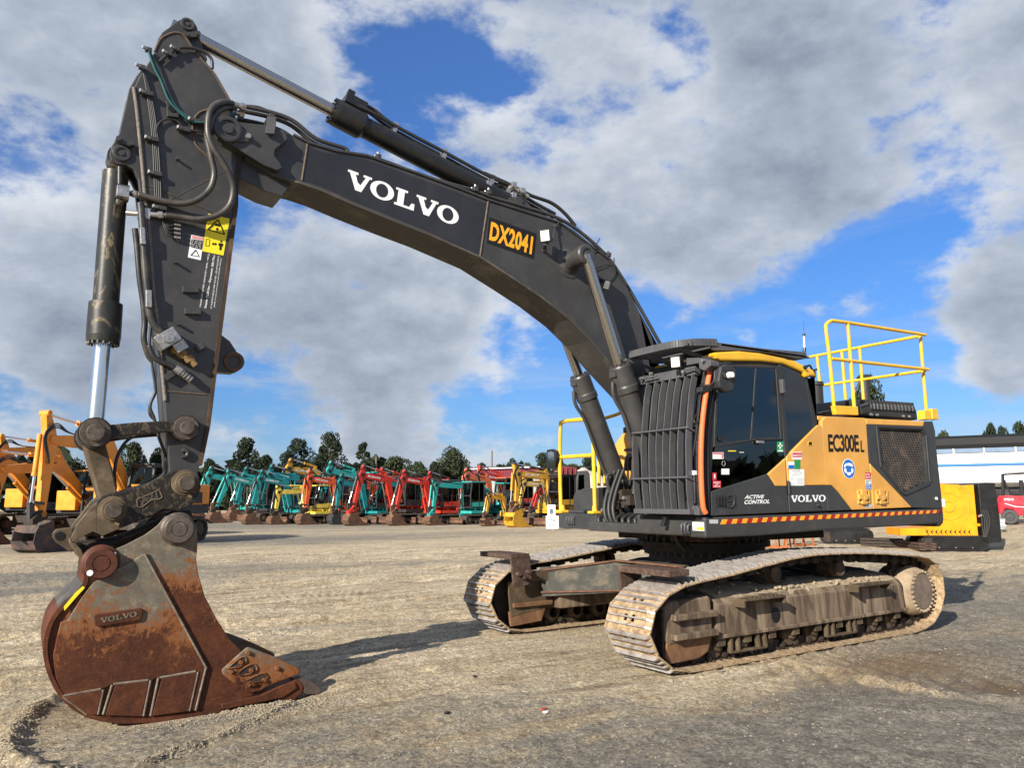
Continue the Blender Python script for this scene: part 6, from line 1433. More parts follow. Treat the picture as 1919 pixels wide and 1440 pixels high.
for s in (1, -1):
    yc = s*GC
    tr = bpy.data.objects.new('crawler_track', None); col.objects.link(tr); tr.parent = EX
    jr = random.Random(11+s)
    for i in range(NS):
        a_, b_ = rs[i], rs[i+1]; mid = (a_+b_)/2; t = (b_-a_).normalized(); up = Vector((t.z, 0, -t.x))      # outward for this direction of travel
        if up.dot(mid-Vector((0, 0, .5)) if abs(mid.x) > 1.9 else Vector((0, 0, mid.z-.5))) < 0: up = -up
        y = up.cross(t); ang = jr.uniform(-.03, .03); up2 = (up+t*ang).normalized(); t2 = y.cross(up2)
        Mx = Matrix((t2, y, up2)).transposed().to_4x4(); Mx.translation = Vector((mid.x, yc, mid.z))
        o = bpy.data.objects.new('track_shoe', SHOE); col.objects.link(o); o.parent = tr; o.matrix_local = RSW @ Mx
    # frame
    fr_ = [(.93, .26), (1.50, .26), (1.50, .31), (1.49, .56), (1.45, .61), (1.32, .66), (1.0, .70), (.95, .55)]
    g = [(yc+s*(y-GC-.0), z) for y, z in fr_]
    mb = MB(); mb.prism(g, -1.70, 1.48, 'X'); bld(mb, 'track_frame', frm, tr, .015)
    mb = MB(); mb.box((-.11, yc+s*.215, .275), (3.22, .035, .035)); bld(mb, 'frame_flange', frm, tr, .006)
    # caked dust along the top of the frame
    mb = MB(); vs = []; fs = []; rn = random.Random(5+s); nx, ny = 90, 9
    for i in range(nx):
        for j in range(ny):
            x = -1.66+3.1*i/(nx-1); f = j/(ny-1); y = yc+s*(-.28+f*.47); zb = .70-.0*f if f < .1 else np.interp(f*.47-.28+GC, [1.0, 1.32, 1.45, 1.49], [.70, .66, .61, .57])
            h = .004+.020*max(0, mnoise.noise(Vector((x*5, y*9, s*3.0)))+.25)+.020*max(0, mnoise.noise(Vector((x*17, y*22, s*7.0))))
            if j in (0, ny-1) or i in (0, nx-1): h = -.01
            vs.append((x, y, zb+h))
    for i in range(nx-1):
        for j in range(ny-1): fs.append((i*ny+j, i*ny+j+1, (i+1)*ny+j+1, (i+1)*ny+j))
    mb.add(vs, fs, True)
    for k in range(60):
        x = rn.uniform(-1.6, 1.4) if k < 25 else rn.gauss(-.9, .15) if k < 45 else rn.gauss(.35, .2); w = rn.uniform(.012, .035); x = max(-1.6, min(1.4, x)); mb.box((x, yc+s*rn.uniform(.05, .15), .645+rn.uniform(-.01, .02)), (w, w, w*.7), Matrix.Rotation(rn.random()*3, 3, 'Z') @ Matrix.Rotation(rn.random(), 3, 'X'))
    bld(mb, 'caked_dirt', dustf, tr, kind='stuff')
    for hx in (.30, -.75):
        mb = MB(); mb.cyl((hx, yc-s*.05, .712), (hx, yc-s*.05, .719), .13, .13, 24); bld(mb, 'frame_opening', blk, tr)
    mb = MB(); mb.prism([(.62+.07*math.cos(t)*1.0, .40+.075*math.sin(t)) for t in [k*math.pi/10 for k in range(20)]], yc+s*.2052, yc+s*.207); bld(mb, 'frame_hole', blk, tr)
    # step brackets on the frame side
    for xa_, xb2, zt in ((1.22, .62, .60), (-.62, -1.22, .615)):
        mb = MB(); mb.box(((xa_+xb2)/2, yc+s*.275, zt), (abs(xa_-xb2), .13, .022)); mb.box((xa_, yc+s*.27, zt-.035), (.022, .12, .07)); mb.box((xb2, yc+s*.27, zt-.035), (.022, .12, .07))
        for k in range(8): mb.box((xb2+.08+(xa_-xb2-.16)*k/7, yc+s*.335, zt+.015), (.03, .01, .02))
        bld(mb, 'frame_step', coupb, tr, .004)
    # idler end: guard box with two ribs, rusty lower cheek
    def yz(o): return yc+s*o
    mb = MB(); mb.prism([(2.14, .60), (2.08, .64), (1.58, .655), (1.545, .64), (1.53, .28), (2.10, .26), (2.145, .30)], yz(-.02), yz(.205)); bld(mb, 'idler_guard', frm, tr, .02)
    mb = MB(); mb.prism([(2.12, .30), (1.53, .30), (1.60, .15), (1.72, .105), (2.10, .095), (2.145, .16)], yz(.12), yz(.195)); bld(mb, 'idler_guard_cheek', wear('orange_rust', [(.3, (.09, .045, .025)), (.6, (.19, .10, .05)), (.8, (.30, .18, .10))], 6) if s > 0 else MATS['orange_rust'], tr, .01)
    mb = MB()
    for z in (.50, .33): mb.box((1.80, yz(.235), z), (.56, .07, .055)); mb.cut()
    bld(mb, 'guard_rib', frm, tr, .008)
    mb = MB(); mb.prism([(2.145, .57), (2.17, .55), (2.17, .16), (2.145, .14)], yz(.0), yz(.19)); bld(mb, 'idler_fork', innr, tr, .01)
    mb = MB(); mb.cyl((1.97, yz(-.07), .42), (1.97, yz(.07), .42), .34, .34, 40); mb.cyl((1.97, yz(-.10), .42), (1.97, yz(.10), .42), .28, .28, 40); mb.cyl((1.97, yz(-.16), .42), (1.97, yz(.16), .42), .10, .10, 24); bld(mb, 'idler_wheel', innr, tr)
    # sprocket and final drive hub
    mb = MB(); pts = []
    for k in range(22):
        for f, r in ((0, .33), (.3, .36), (.5, .37), (.7, .36)):
            t = 2*math.pi*(k+f)/22; pts.append((-1.99+r*math.cos(t), .46+r*math.sin(t)))
    mb.prism(pts, yz(-.035), yz(.035)); bld(mb, 'sprocket', innr, tr)
    mb = MB(); mb.lathe((-2.02, yz(-.18), .46), (0, s, 0), [(0, .27), (.24, .275), (.26, .29), (.30, .29), (.40, .255), (.42, .25), (.425, .235), (.425, 0)], 44); bld(mb, 'final_drive', wear('hub_dust', [(.3, (.17, .12, .08)), (.5, (.30, .23, .15)), (.8, (.42, .34, .24))], 5) if s > 0 else MATS['hub_dust'], tr)
    mb = MB(); mb.cyl((-2.02, yz(.245), .46), (-2.02, yz(.256), .46), .205, .20, 40); bld(mb, 'hub_cover', wear('hub_cover_steel', [(.3, (.12, .085, .065)), (.7, (.22, .17, .13))], 8) if s > 0 else MATS['hub_cover_steel'], tr)
    mb = MB()
    for k in range(26):
        t = 2*math.pi*k/26; mb.cyl((-2.02+.228*math.cos(t), yz(.24), .46+.228*math.sin(t)), (-2.02+.228*math.cos(t), yz(.268), .46+.228*math.sin(t)), .016, .015, 8); mb.cut()
    bld(mb, 'hub_bolt', MATS['hub_dust'], tr)
    # rollers
    for x in (.47, -.63):
        mb = MB(); y0, y1 = yz(-.10), yz(.12)
        mb.lathe((x, yz(-.12), .785), (0, s, 0), [(0, .09), (.05, .09), (.05, .075), (.12, .075), (.12, .09), (.17, .09), (.18, .08), (.19, .082), (.24, .082), (.245, .07), (.235, .065), (.235, 0)], 26); mb.box((x, yz(-.06), .72), (.10, .08, .10)); bld(mb, 'carrier_roller', coupb, tr)
    for k in range(9):
        x = 1.42-k*.37; mb = MB(); mb.lathe((x, yz(-.15), .185), (0, s, 0), [(0, .06), (.03, .115), (.07, .115), (.08, .085), (.22, .085), (.23, .115), (.27, .115), (.275, .06), (.31, .05), (.31, 0)], 22); mb.box((x, yz(.17), .22), (.10, .07, .07)); bld(mb, 'track_roller', coupb, tr, .0)
    for xc_ in (1.05, -.45):
        mb = MB()
        for dx in (-.24, -.14, .14, .24): mb.bar((xc_+dx, yz(.19), .262), (xc_+dx*1.06, yz(.20), .11), .035, .045, up=(0, 1, 0))
        mb.box((xc_, yz(.195), .115), (.52, .05, .022)); bld(mb, 'track_guide', coupb, tr, .005)
    # bolted step over the idler
    ya, yb = yz(-.37), yz(.31)
    mb = MB(); mb.prism([(2.19, min(ya, yb)), (2.19, max(ya, yb)-.01), (2.17, max(ya, yb)), (1.93, max(ya, yb)), (1.91, max(ya, yb)-.02), (1.91, min(ya, yb))], .868, .925, 'Z')
    for k in range(5): mb.box((2.02+.0*k, min(ya, yb)+.12+k*.11, .927), (.10, .03, .008))
    bld(mb, 'idler_step', rustst, tr, .01)
    mb = MB(); mb.prism([(2.19, .90), (1.91, .90), (1.89, .60), (1.93, .57), (2.12, .54), (2.15, .58)], ya, ya+s*.03)
    for x, z in ((2.10, .70), (1.96, .72), (2.03, .66)): mb.cyl((x, ya-.05, z), (x, ya+.06, z), .026, .022, 12)
    bld(mb, 'step_bracket', rustst, tr, .008)
    mb = MB(); mb.box((1.75, yz(-.31), .66), (.45, .03, .12)); mb.prism([(2.14, .60), (1.58, .68), (1.5, .62), (1.5, .28), (2.1, .2)], yz(-.24), yz(-.21)); bld(mb, 'inner_guard', coupb, tr, .006)
    mb = MB(); mb.box((1.8, yz(-.25), .33), (.56, .05, .05)); mb.prism([(2.12, .26), (1.6, .26), (1.66, .12), (2.1, .09)], yz(-.235), yz(-.20)); bld(mb, 'inner_cheek', MATS['orange_rust'], tr, .006)
# ============================================================ machines parked behind
def W(u, v, D):                       # point at horizontal distance D on a picture direction
    d = ray(u, v); return CAMP+d*(D/math.hypot(d.x, d.y))
def G0(u, v):
    d = ray(u, v); t = -CAMP.z/d.z
    for _ in range(6):
        p = CAMP+d*t; z = float(gz(p.x, p.y)); t = (z-CAMP.z)/d.z
    return CAMP+d*t
teal = paint('teal_paint', (.025, .34, .30), .45, .2); teal2 = paint('deep_teal_paint', (.008, .22, .23), .45, .2); red_ = paint('red_paint', (.55, .035, .018), .4, .15)
redo = paint('orange_red_paint', (.70, .10, .025), .4, .2); paley = paint('pale_yellow_paint', (.74, .58, .09), .45, .2); caty = paint('ochre_paint', (.56, .29, .02), .45, .25); hyu = paint('amber_paint', (.80, .27, .018), .42, .2); salm = paint('faded_orange_paint', (.62, .14, .055), .55, .2)
btrk = wear('dusty_rubber_track', [(.3, (.03, .026, .022)), (.55, (.07, .058, .045)), (.75, (.18, .14, .10))], 5, rough=.85); brst = wear('far_bucket_rust', [(.3, (.06, .035, .025)), (.6, (.16, .085, .05)), (.8, (.26, .20, .14))], 4, rough=.8)
bint = flat('cab_interior_black', (.012, .012, .013), .6); bgls = glass('cab_glass_far', (.42, .50, .48), 1.5)
TIMES = None
def limb(mb, pts, wd, y0, y1):
    up = []; dn = []
    for i, p in enumerate(pts):
        a = Vector(pts[max(0, i-1)]); b = Vector(pts[min(len(pts)-1, i+1)]); t = (b-a).normalized(); n = Vector((-t.y, t.x)); up.append(tuple(Vector(p)+n*wd[i]/2)); dn.append(tuple(Vector(p)-n*wd[i]/2))
    mb.prism(up+dn[::-1], y0, y1)
PRE = {
 'mini': dict(tl=1.15, th=.55, tw=.40, ty=.78, bz=(.62, 1.22), bx=(-1.05, .62), by=.86, cab=(-.45, .62, .05, .82, 1.0, 2.5), foot=(.80, .95), knee=(1.15, 2.35), tip=(2.75, 2.55), top=(2.60, 3.05), end=(3.20, .85), bw=.35, cyl=.055, blade=1.0),
 'big': dict(tl=2.05, th=.95, tw=.60, ty=1.15, bz=(1.10, 2.25), bx=(-2.6, 1.2), by=1.32, cab=(.05, 1.45, .35, 1.3, 1.2, 2.95), foot=(.9, 1.7), knee=(2.3, 3.45), tip=(5.2, 3.35), top=(5.45, 4.1), end=(5.55, .95), bw=.45, cyl=.08, blade=0)}
def digger(label, u, v, s, c, kind='mini', h=14, group='compact excavators parked in a row behind', canopy=False, body=None, words=None, bucket=None, dirx=None, D=None, **kw):
    q = dict(PRE[kind]); q.update(kw); body = body or c; bucket = bucket or brst
    g = G0(u, v) if D is None else W(u, v, D)
    bx0 = q['end'][0]+.05; Rm = Matrix.Rotation(R_(h), 3, 'Z'); loc = g-Rm @ Vector((bx0*s, 0, 0)); loc.z = g.z if D is None else 0
    r = thing('parked_excavator', label, 'excavator', loc, R_(h), group); r.scale = (s, s, s)
    TL, TH, TW, TY = q['tl'], q['th'], q['tw'], q['ty']; k = TH/2
    for sd in (1, -1):
        mb = MB(); pts = [(TL-k+k*math.cos(R_(a)), k+k*math.sin(R_(a))) for a in range(90, -91, -30)]+[(-TL+k+k*math.cos(R_(a)), k+k*math.sin(R_(a))) for a in range(-90, -271, -30)]
        mid = [(x*.955+0, k+(z-k)*.80) for x, z in pts]; n = len(pts); y0, y1 = sd*(TY-TW/2), sd*(TY+TW/2)
        mb.add([(x, y0, z) for x, z in pts]+[(x, y1, z) for x, z in pts]+[(x, y0, z) for x, z in mid]+[(x, y1, z) for x, z in mid], [f for i in range(n) for j in [(i+1) % n] for f in ((i, j, n+j, n+i), (n+i, n+j, 3*n+j, 3*n+i), (2*n+i, 3*n+i, 3*n+j, 2*n+j), (i, 2*n+i, 2*n+j, j))])
        for i in range(int(2*TL/.16)):
            for zz in (-.01, TH+.01): mb.box((-TL+k*.6+i*.16, sd*TY, zz), (.06, TW, .03))
        tk = mb.build('crawler_track', btrk, r)
        mb = MB(); mb.box((0, sd*TY, k), (2*TL-TH*1.4, TW*.55, TH*.34)); mb.build('track_frame', btrk if kind == 'mini' else brst, tk)
        for x in (TL-k, -TL+k): mb = MB(); mb.lathe((x, sd*(TY-TW*.45), k), (0, sd, 0), [(0, k*.78), (TW*.8, k*.78), (TW*.82, k*.5), (TW*.9, k*.45), (TW*.9, 0)], 18); mb.build('track_wheel', coupb, tk)
        mb = MB()
        for i in range(4): x = -TL*.5+i*TL*.36; mb.cyl((x, sd*(TY-TW*.3), k*.42), (x, sd*(TY+TW*.35), k*.42), k*.30, k*.30, 12)
        mb.build('track_roller', coupb, tk, kind='stuff')
    mb = MB(); mb.box((0, 0, TH*.75), (TL*1.1, TY*1.6, TH*.35)); mb.cyl((0, 0, TH*.6), (0, 0, q['bz'][0]+.02), .42 if kind == 'mini' else .7, .42 if kind == 'mini' else .7, 24); mb.build('undercarriage', innr, r)
    if q['blade']:
        mb = MB(); pts = [(TL+.22, .04), (TL+.32, .12), (TL+.27, .26), (TL+.33, .42), (TL+.29, .42), (TL+.22, .26), (TL+.26, .12)]; mb.prism(pts, -.98, .98); mb.build('dozer_blade', brst, r)
        mb = MB(); mb.bar((.6, .45, .3), (TL+.24, .5, .25), .10, .12); mb.bar((.6, -.45, .3), (TL+.24, -.5, .25), .10, .12); mb.build('blade_arm', btrk, r)
    # house: rounded tail in the machine's colour over a dark base
    z0, z1 = q['bz']; xa, xb = q['bx']; by = q['by']; n = 9
    def plan(dy=0): return [(xb, by-dy), (xa+.35*by, by-dy)]+[(xa+.35*by-.35*by*math.sin(R_(90*i/n)), (by-dy)*math.cos(R_(90*i/n))**.55 if i < n else 0) for i in range(1, n+1)]
    pl = plan(); pl = pl+[(x, -y) for x, y in pl[-2::-1]]
    mb = MB(); mb.prism(pl, z0, z0+(z1-z0)*.28, 'Z'); mb.build('base_plate', dark2 if kind == 'big' or rnd_c.random() < .35 else body, r, .02)
    mb = MB(); pb = [(min(x, q['cab'][0] if False else xb), y) for x, y in pl]; pb = [((x if x < -.0 else q['cab'][0]+.02), y) for x, y in pb] if kind == 'mini' else [((x if x < 0 else -.02), y) for x, y in pb]
    mb.prism(pb, z0+(z1-z0)*.30, z1+(.12 if kind == 'mini' else 0), 'Z'); hb_ = mb.build('engine_cover', body, r, .05)
    mb = MB(); mb.box(((xa+pb[0][0])/2, by+.004, (z0+z1)/2+.05), (abs(xa)*.32, .02, (z1-z0)*.38))
    for i in range(4): mb.box(((xa+pb[0][0])/2, by+.02, (z0+z1)/2-.08+i*.09), (abs(xa)*.30, .02, .03))
    mb.build('vent_panel', dark2, hb_)
    mb = MB(); mb.box(((q['cab'][1]+xb*0+q['cab'][0])/2, -by*.45, (z0+z1)/2), ((q['cab'][1]-q['cab'][0]), by*.8, (z1-z0)*.75)); mb.build('tank_cover', body, r, .04)
    # cab
    cx0, cx1, cy0, cy1, cz0, cz1 = q['cab']; fr = [(cx1, cz0), (cx1+.02, cz0+(cz1-cz0)*.45), (cx1-.10, cz1-.08), (cx0+.04, cz1-.06), (cx0, cz1-.3), (cx0, cz0)]
    cb = bpy.data.objects.new('cab', None); col.objects.link(cb); cb.parent = r
    mb = MB()
    for y in (cy0, cy1):
        P3 = [Vector((x, y, z)) for x, z in fr]
        for i in range(len(P3)): mb.bar(P3[i], P3[(i+1) % len(P3)], .06 if kind == 'mini' else .09, .07)
        if not canopy: mb.bar((cx0+(cx1-cx0)*.38, y, cz0), (cx0+(cx1-cx0)*.38, y, cz1-.08), .05, .05)
    for x, z in fr: mb.bar((x, cy0, z), (x, cy1, z), .06, .06)
    mb.build('cab_frame', dark2, cb)
    mb = MB(); mb.box(((cx0+cx1)/2-.03, (cy0+cy1)/2, cz1-.01), (cx1-cx0+.06, cy1-cy0+.12, .07)); mb.build('cab_roof', dark2 if rnd_c.random() < .6 else body, cb, .02)
    if not canopy:
        mb = MB(); mb.prism(fr, cy1+.005, cy1+.012); mb.build('side_window', bgls, cb)
        mb = MB(); mb.add([(cx1, cy0, cz0), (cx1, cy1, cz0), (cx1-.08, cy1, cz1-.1), (cx1-.08, cy0, cz1-.1)], [(0, 1, 2, 3)]); mb.build('front_window', bgls, cb)
    mb = MB(); mb.prism([(cx0+.02, cz0), (cx1-.02, cz0), (cx1-.02, cz0+.28), (cx0+.02, cz0+.30)], cy1-.02, cy1+.02); mb.build('door_panel', body if kind == 'mini' and rnd_c.random() < .4 else dark2, cb)
    mx_ = (cx0+cx1)/2; ym = (cy0+cy1)/2
    mb = MB(); mb.box((mx_-.05, ym, cz0+.45), (.42, .42, .12)); mb.box((mx_-.27, ym, cz0+.80), (.12, .42, .62)); mb.box((mx_-.3, ym, cz0+1.2), (.08, .24, .16)); mb.box((mx_-.05, ym, cz0+.2), (.4, .4, .4)); mb.build('seat', bint, cb, .03)
    mb = MB(); mb.box((mx_+.3, cy0+.15, cz0+.55), (.10, .14, .5)); mb.cyl((mx_+.2, ym-.25, cz0+.5), (mx_+.25, ym-.25, cz0+.85), .02, .03, 6); mb.cyl((mx_+.2, ym+.25, cz0+.5), (mx_+.25, ym+.25, cz0+.85), .02, .03, 6); mb.build('controls', bint, cb)
    # boom, arm, cylinders, bucket
    bw = q['bw']; F, K, T, U, E = (Vector(q[k_]) for k_ in ('foot', 'knee', 'tip', 'top', 'end')); yb = -.12 if kind == 'mini' else 0; hw = bw*.33
    mb = MB(); pts = [F, F.lerp(K, .55)+Vector((-.02, 0)), K-(T-K)*.02, K.lerp(T, .25)+Vector((0, .03)), K.lerp(T, .62), T]; limb(mb, pts, [bw*.7, bw*.95, bw*1.25, bw*1.15, bw*.9, bw*.62], yb-hw, yb+hw)
    bm = mb.build('boom', c, r, .02)
    mb = MB(); pts = [U, U.lerp(T, .6)+Vector((-.02, 0)), T+(E-T)*.04, T.lerp(E, .3), T.lerp(E, .7), E]; limb(mb, pts, [bw*.45, bw*.85, bw*1.15, bw*.85, bw*.65, bw*.5], yb-hw*.8, yb+hw*.8); am = mb.build('arm', c, r, .02)
    mb = MB()
    for p, rr in ((F, .30), (T, .28), (U, .22), (E, .22)): mb.cyl((p.x, yb-hw*1.15, p.y), (p.x, yb+hw*1.15, p.y), bw*rr, bw*rr, 14); mb.cut()
    mb.build('pivot_pin', dark if kind == 'mini' else c, r)
    cr_ = q['cyl']
    def ram(a, b, nm, f=.5, y=yb, r0=cr_):
        a = Vector((a[0], y, a[1])); b = Vector((b[0], y, b[1])); m_ = a.lerp(b, f); rt_ = bpy.data.objects.new(nm, None); col.objects.link(rt_); rt_.parent = r
        mb = MB(); mb.cyl(a, m_, r0, r0, 12); mb.cyl(m_-(b-a)*.04, m_, r0*1.2, r0*1.2, 12); mb.build('barrel', c if kind == 'big' else rnd_c.choice((dark, c)), rt_); mb = MB(); mb.cyl(m_, b, r0*.55, r0*.55, 10); mb.build('rod', chrome, rt_)
    n_ = Vector((-(T-K).normalized().y, (T-K).normalized().x)); kk = K+n_*bw*.9
    ram(kk, U, 'arm_cylinder'); mb = MB(); mb.prism([tuple(K+n_*bw*.3-(T-K)*.02), tuple(kk+Vector((.06, .05))), tuple(K.lerp(T, .18)+n_*bw*.3)], yb-hw*.7, yb+hw*.7); mb.build('cylinder_bracket', c, bm)
    ram(F+Vector((.25, -.25)), K.lerp(T, .2)+Vector((0, -bw*.4)), 'boom_cylinder', .55, yb+(hw*1.6 if kind == 'big' else 0))
    fa = T.lerp(U, .3)+Vector((bw*.75, -.1)); le = T.lerp(E, .86)+Vector((bw*.95, .05)); ram(fa, le, 'bucket_cylinder', .62)
    mb = MB(); mb.bar((le.x, yb, le.y), (T.lerp(E, .86).x, yb, T.lerp(E, .86).y), hw*1.8, .06*bw/.3); bt_ = Vector((E.x+bw*.75, E.y-bw*.55)); mb.bar((le.x, yb, le.y), (bt_.x, yb, bt_.y), hw*1.4, .08*bw/.3); mb.build('bucket_link', rnd_c.choice((brst, dark)), r)
    mb = MB(); hm = hw*1.15; qp = [(E.x-bw*.45, E.y-.02), (E.x+bw*.2, E.y+bw*.3), (E.x+bw*1.0, E.y-bw*.35), (E.x+bw*.95, E.y-bw*.75), (E.x-bw*.3, E.y-bw*.35)]; mb.prism(qp, yb-hm, yb+hm); mb.build('quick_hitch', rnd_c.choice((innr, brst, c)), r, .01)
    ez = E.y-bw*.45; w_ = .30 if kind == 'mini' else .42; sc2 = ez
    bp = [(E.x-bw*.35, ez), (E.x+bw*.9, ez-bw*.3), (E.x+bw*1.25, ez*.62), (E.x+bw*1.35, ez*.38), (E.x+bw*1.1, ez*.12), (E.x+bw*.5, .01), (E.x-bw*.6, .02), (E.x-bw*1.9, .05), (E.x-bw*1.2, ez*.30), (E.x-bw*.55, ez*.62)]
    bo = bpy.data.objects.new('bucket', None); col.objects.link(bo); bo.parent = r
    for sd in (1, -1): mb = MB(); mb.prism(bp, yb+sd*w_, yb+sd*(w_-.03)); mb.build('side_wall', bucket, bo, .008)
    mb = MB()
    for a_, b_ in zip(bp[1:7], bp[2:8]): mb.bar((a_[0], yb, a_[1]), (b_[0], yb, b_[1]), 2*w_, .03)
    mb.build('shell', bucket, bo)
    for i in range(4): mb = MB(); yt = yb-w_*.85+i*w_*.567; mb.bar((E.x-bw*1.7, yt, .06), (E.x-bw*2.5, yt, .05), .07*bw/.3, .05*bw/.3); mb.build('bucket_tooth', bucket, bo)
    # hoses over the boom tip
    mb = MB()
    for i, o_ in enumerate((0, .05, .10)):
        sc3 = bw/.3; mb.tube(spline([(K.x+.3, yb+hw, K.y+bw*.35), (K.lerp(T, .7).x, yb+hw, K.lerp(T, .7).y+bw*.55), (T.x-.05, yb+hw*1.3, T.y+bw*(.9+o_*3)), (T.x+bw*.9+o_, yb+hw*1.6, T.y+bw*.2), (T.x+bw*.5, yb+hw*1.5, T.y-bw*(1.2+o_*3)), (T.x+.1, yb+hw, T.y-bw*1.7)], 4), .016*sc3, 5)
    mb.build('hose', rubber, bm)
    if words:
        vs, fs, me = text_mesh(words, .03); bpy.data.meshes.remove(me); a_ = K.lerp(T, .30); b_ = K.lerp(T, .80); d_ = (a_-b_)*1.0; nn = Vector((-d_.y, d_.x)).normalized(); nn = nn if nn.y > 0 else -nn; hh = bw*.30
        y = yb+hw+.012; bl = Vector((b_.x, y, b_.y))-Vector((nn.x, 0, nn.y))*hh*.5; br = Vector((a_.x, y, a_.y))-Vector((nn.x, 0, nn.y))*hh*.5; tl = bl+Vector((nn.x, 0, nn.y))*hh
        lay(vs, fs, bl, br, tl, white, 'lettering', bm)
    return r
rnd_c = random.Random(12)
HG = 'large amber excavators parked at the left'
digger('front amber excavator behind the quick coupler, arm upright and dark bucket on the ground', 66, 1036, .96, hyu, 'big', 47, HG, bucket=wear('grey_bucket', [(.3, (.03, .03, .03)), (.5, (.07, .055, .05)), (.7, (.17, .08, .05))], 3), knee=(2.4, 3.65), tip=(5.0, 3.6), top=(5.25, 4.45), end=(5.15, 1.2), foot=(.9, 1.7))
digger('amber excavator with its lower boom just left of the front one', -30, 1022, .93, hyu, 'big', 42, HG, knee=(2.5, 3.1), tip=(5.2, 2.9), top=(5.5, 3.6), end=(5.6, 1.0))
digger('amber excavator cut off by the left edge, cab dark behind its boom', -130, 1012, 1.0, hyu, 'big', 42, HG, knee=(2.5, 3.35), tip=(5.2, 3.2), top=(5.5, 3.9))
digger('amber excavator farthest back at the left, only its high boom showing', -20, 996, 1.1, hyu, 'big', 40, HG, knee=(2.5, 3.9), tip=(5.2, 3.8), top=(5.5, 4.5))
RG = 'compact excavators parked in a row behind'
D_ = digger
D_('teal excavator at the left end of the row, white lettering on its boom', 404, 981, 1.20, teal, words='KOBELCO', knee=(.9, 2.25), tip=(2.5, 2.55))
D_('teal excavator second in the row, its boom tip over a rusty bucket', 470, 984, 1.12, teal2, words='KOBELCO')
D_('small pale yellow excavator reaching over a teal one', 516, 984, .98, paley, knee=(1.0, 2.15), tip=(2.75, 2.05), top=(2.85, 2.5), end=(2.9, .8), canopy=True)
D_('teal excavator in the second rank behind the pale yellow one', 488, 977, 1.35, teal2, words='KOBELCO')
D_('ochre excavator in the second rank with a high dark cylinder', 522, 975, 1.55, caty, words='CAT')
D_('teal excavator behind the orange one, light boom raised', 600, 976, 1.45, teal)
D_('orange excavator with upright curved arm between teal ones', 572, 984, 1.12, redo, words='HITACHI', end=(2.95, .85), top=(2.75, 3.1))
D_('narrow deep teal excavator with dark grey bucket', 630, 984, 1.02, teal2, bucket=dark3, end=(2.95, .85))
D_('orange excavator half hidden behind the first red one', 652, 979, 1.0, redo)
D_('red excavator with tallest arm, left of the two red ones', 662, 986, 1.18, red_, words='Kubota', bucket=brst)
D_('teal excavator boom seen through the first red machine', 700, 979, 1.05, teal2, end=(3.6, .85))
D_('red excavator right of the tallest one, white label on its boom', 742, 986, 1.08, red_, words='KUBOTA')
D_('teal excavator with long straight boom sloping right', 812, 985, 1.04, teal, knee=(.35, 2.25), tip=(2.55, 2.3), end=(2.75, .8), top=(2.75, 2.6), foot=(.3, 1.0))
D_('red excavator with open engine side behind the teal boom', 792, 981, 1.1, red_, canopy=True)
D_('faded orange excavator with upright arm in the middle of the row', 872, 981, 1.18, salm, end=(2.85, .85), top=(2.7, 3.0))
D_('red excavator with wide white label behind the canopy machine', 898, 980, 1.22, red_, end=(2.9, .85), top=(2.8, 3.1), words='KUBOTA')
D_('teal canopy excavator behind the smallest yellow one', 868, 983, 1.02, teal, canopy=True, top=(2.6, 2.3), tip=(2.6, 1.9), knee=(1.2, 2.0), end=(3.2, .7))
D_('smallest yellow excavator with thin bent boom', 912, 987, .72, caty, canopy=True, knee=(.9, 2.2), tip=(2.4, 2.35), top=(2.5, 2.6), end=(2.75, .9), foot=(.3, 1.0))
D_('ochre excavator at the right end of the row with yellow bucket', 968, 989, 1.16, caty, words='CAT', bucket=caty, knee=(.6, 2.45), tip=(2.7, 2.5), top=(2.95, 3.0), end=(2.85, .95), foot=(.2, .9))
D_('pale amber excavator behind the ochre one at the right end', 972, 982, 1.08, paint('amber_light', (.74, .46, .08), .45, .2), words='YANMAR', top=(2.6, 2.7), tip=(2.7, 2.3), knee=(1.0, 2.3))
D_('teal excavator behind the amber tail, left of the lettered one', 372, 978, 1.3, teal)
D_('teal excavator in the second rank between the lettered ones', 440, 977, 1.3, teal2)
D_('red excavator in the second rank between the two red arms', 700, 977, 1.25, red_)
D_('red excavator behind the ochre machine with sloping red guard', 1000, 981, 1.0, red_, top=(2.6, 2.4), tip=(2.6, 2.0), knee=(1.2, 2.1))

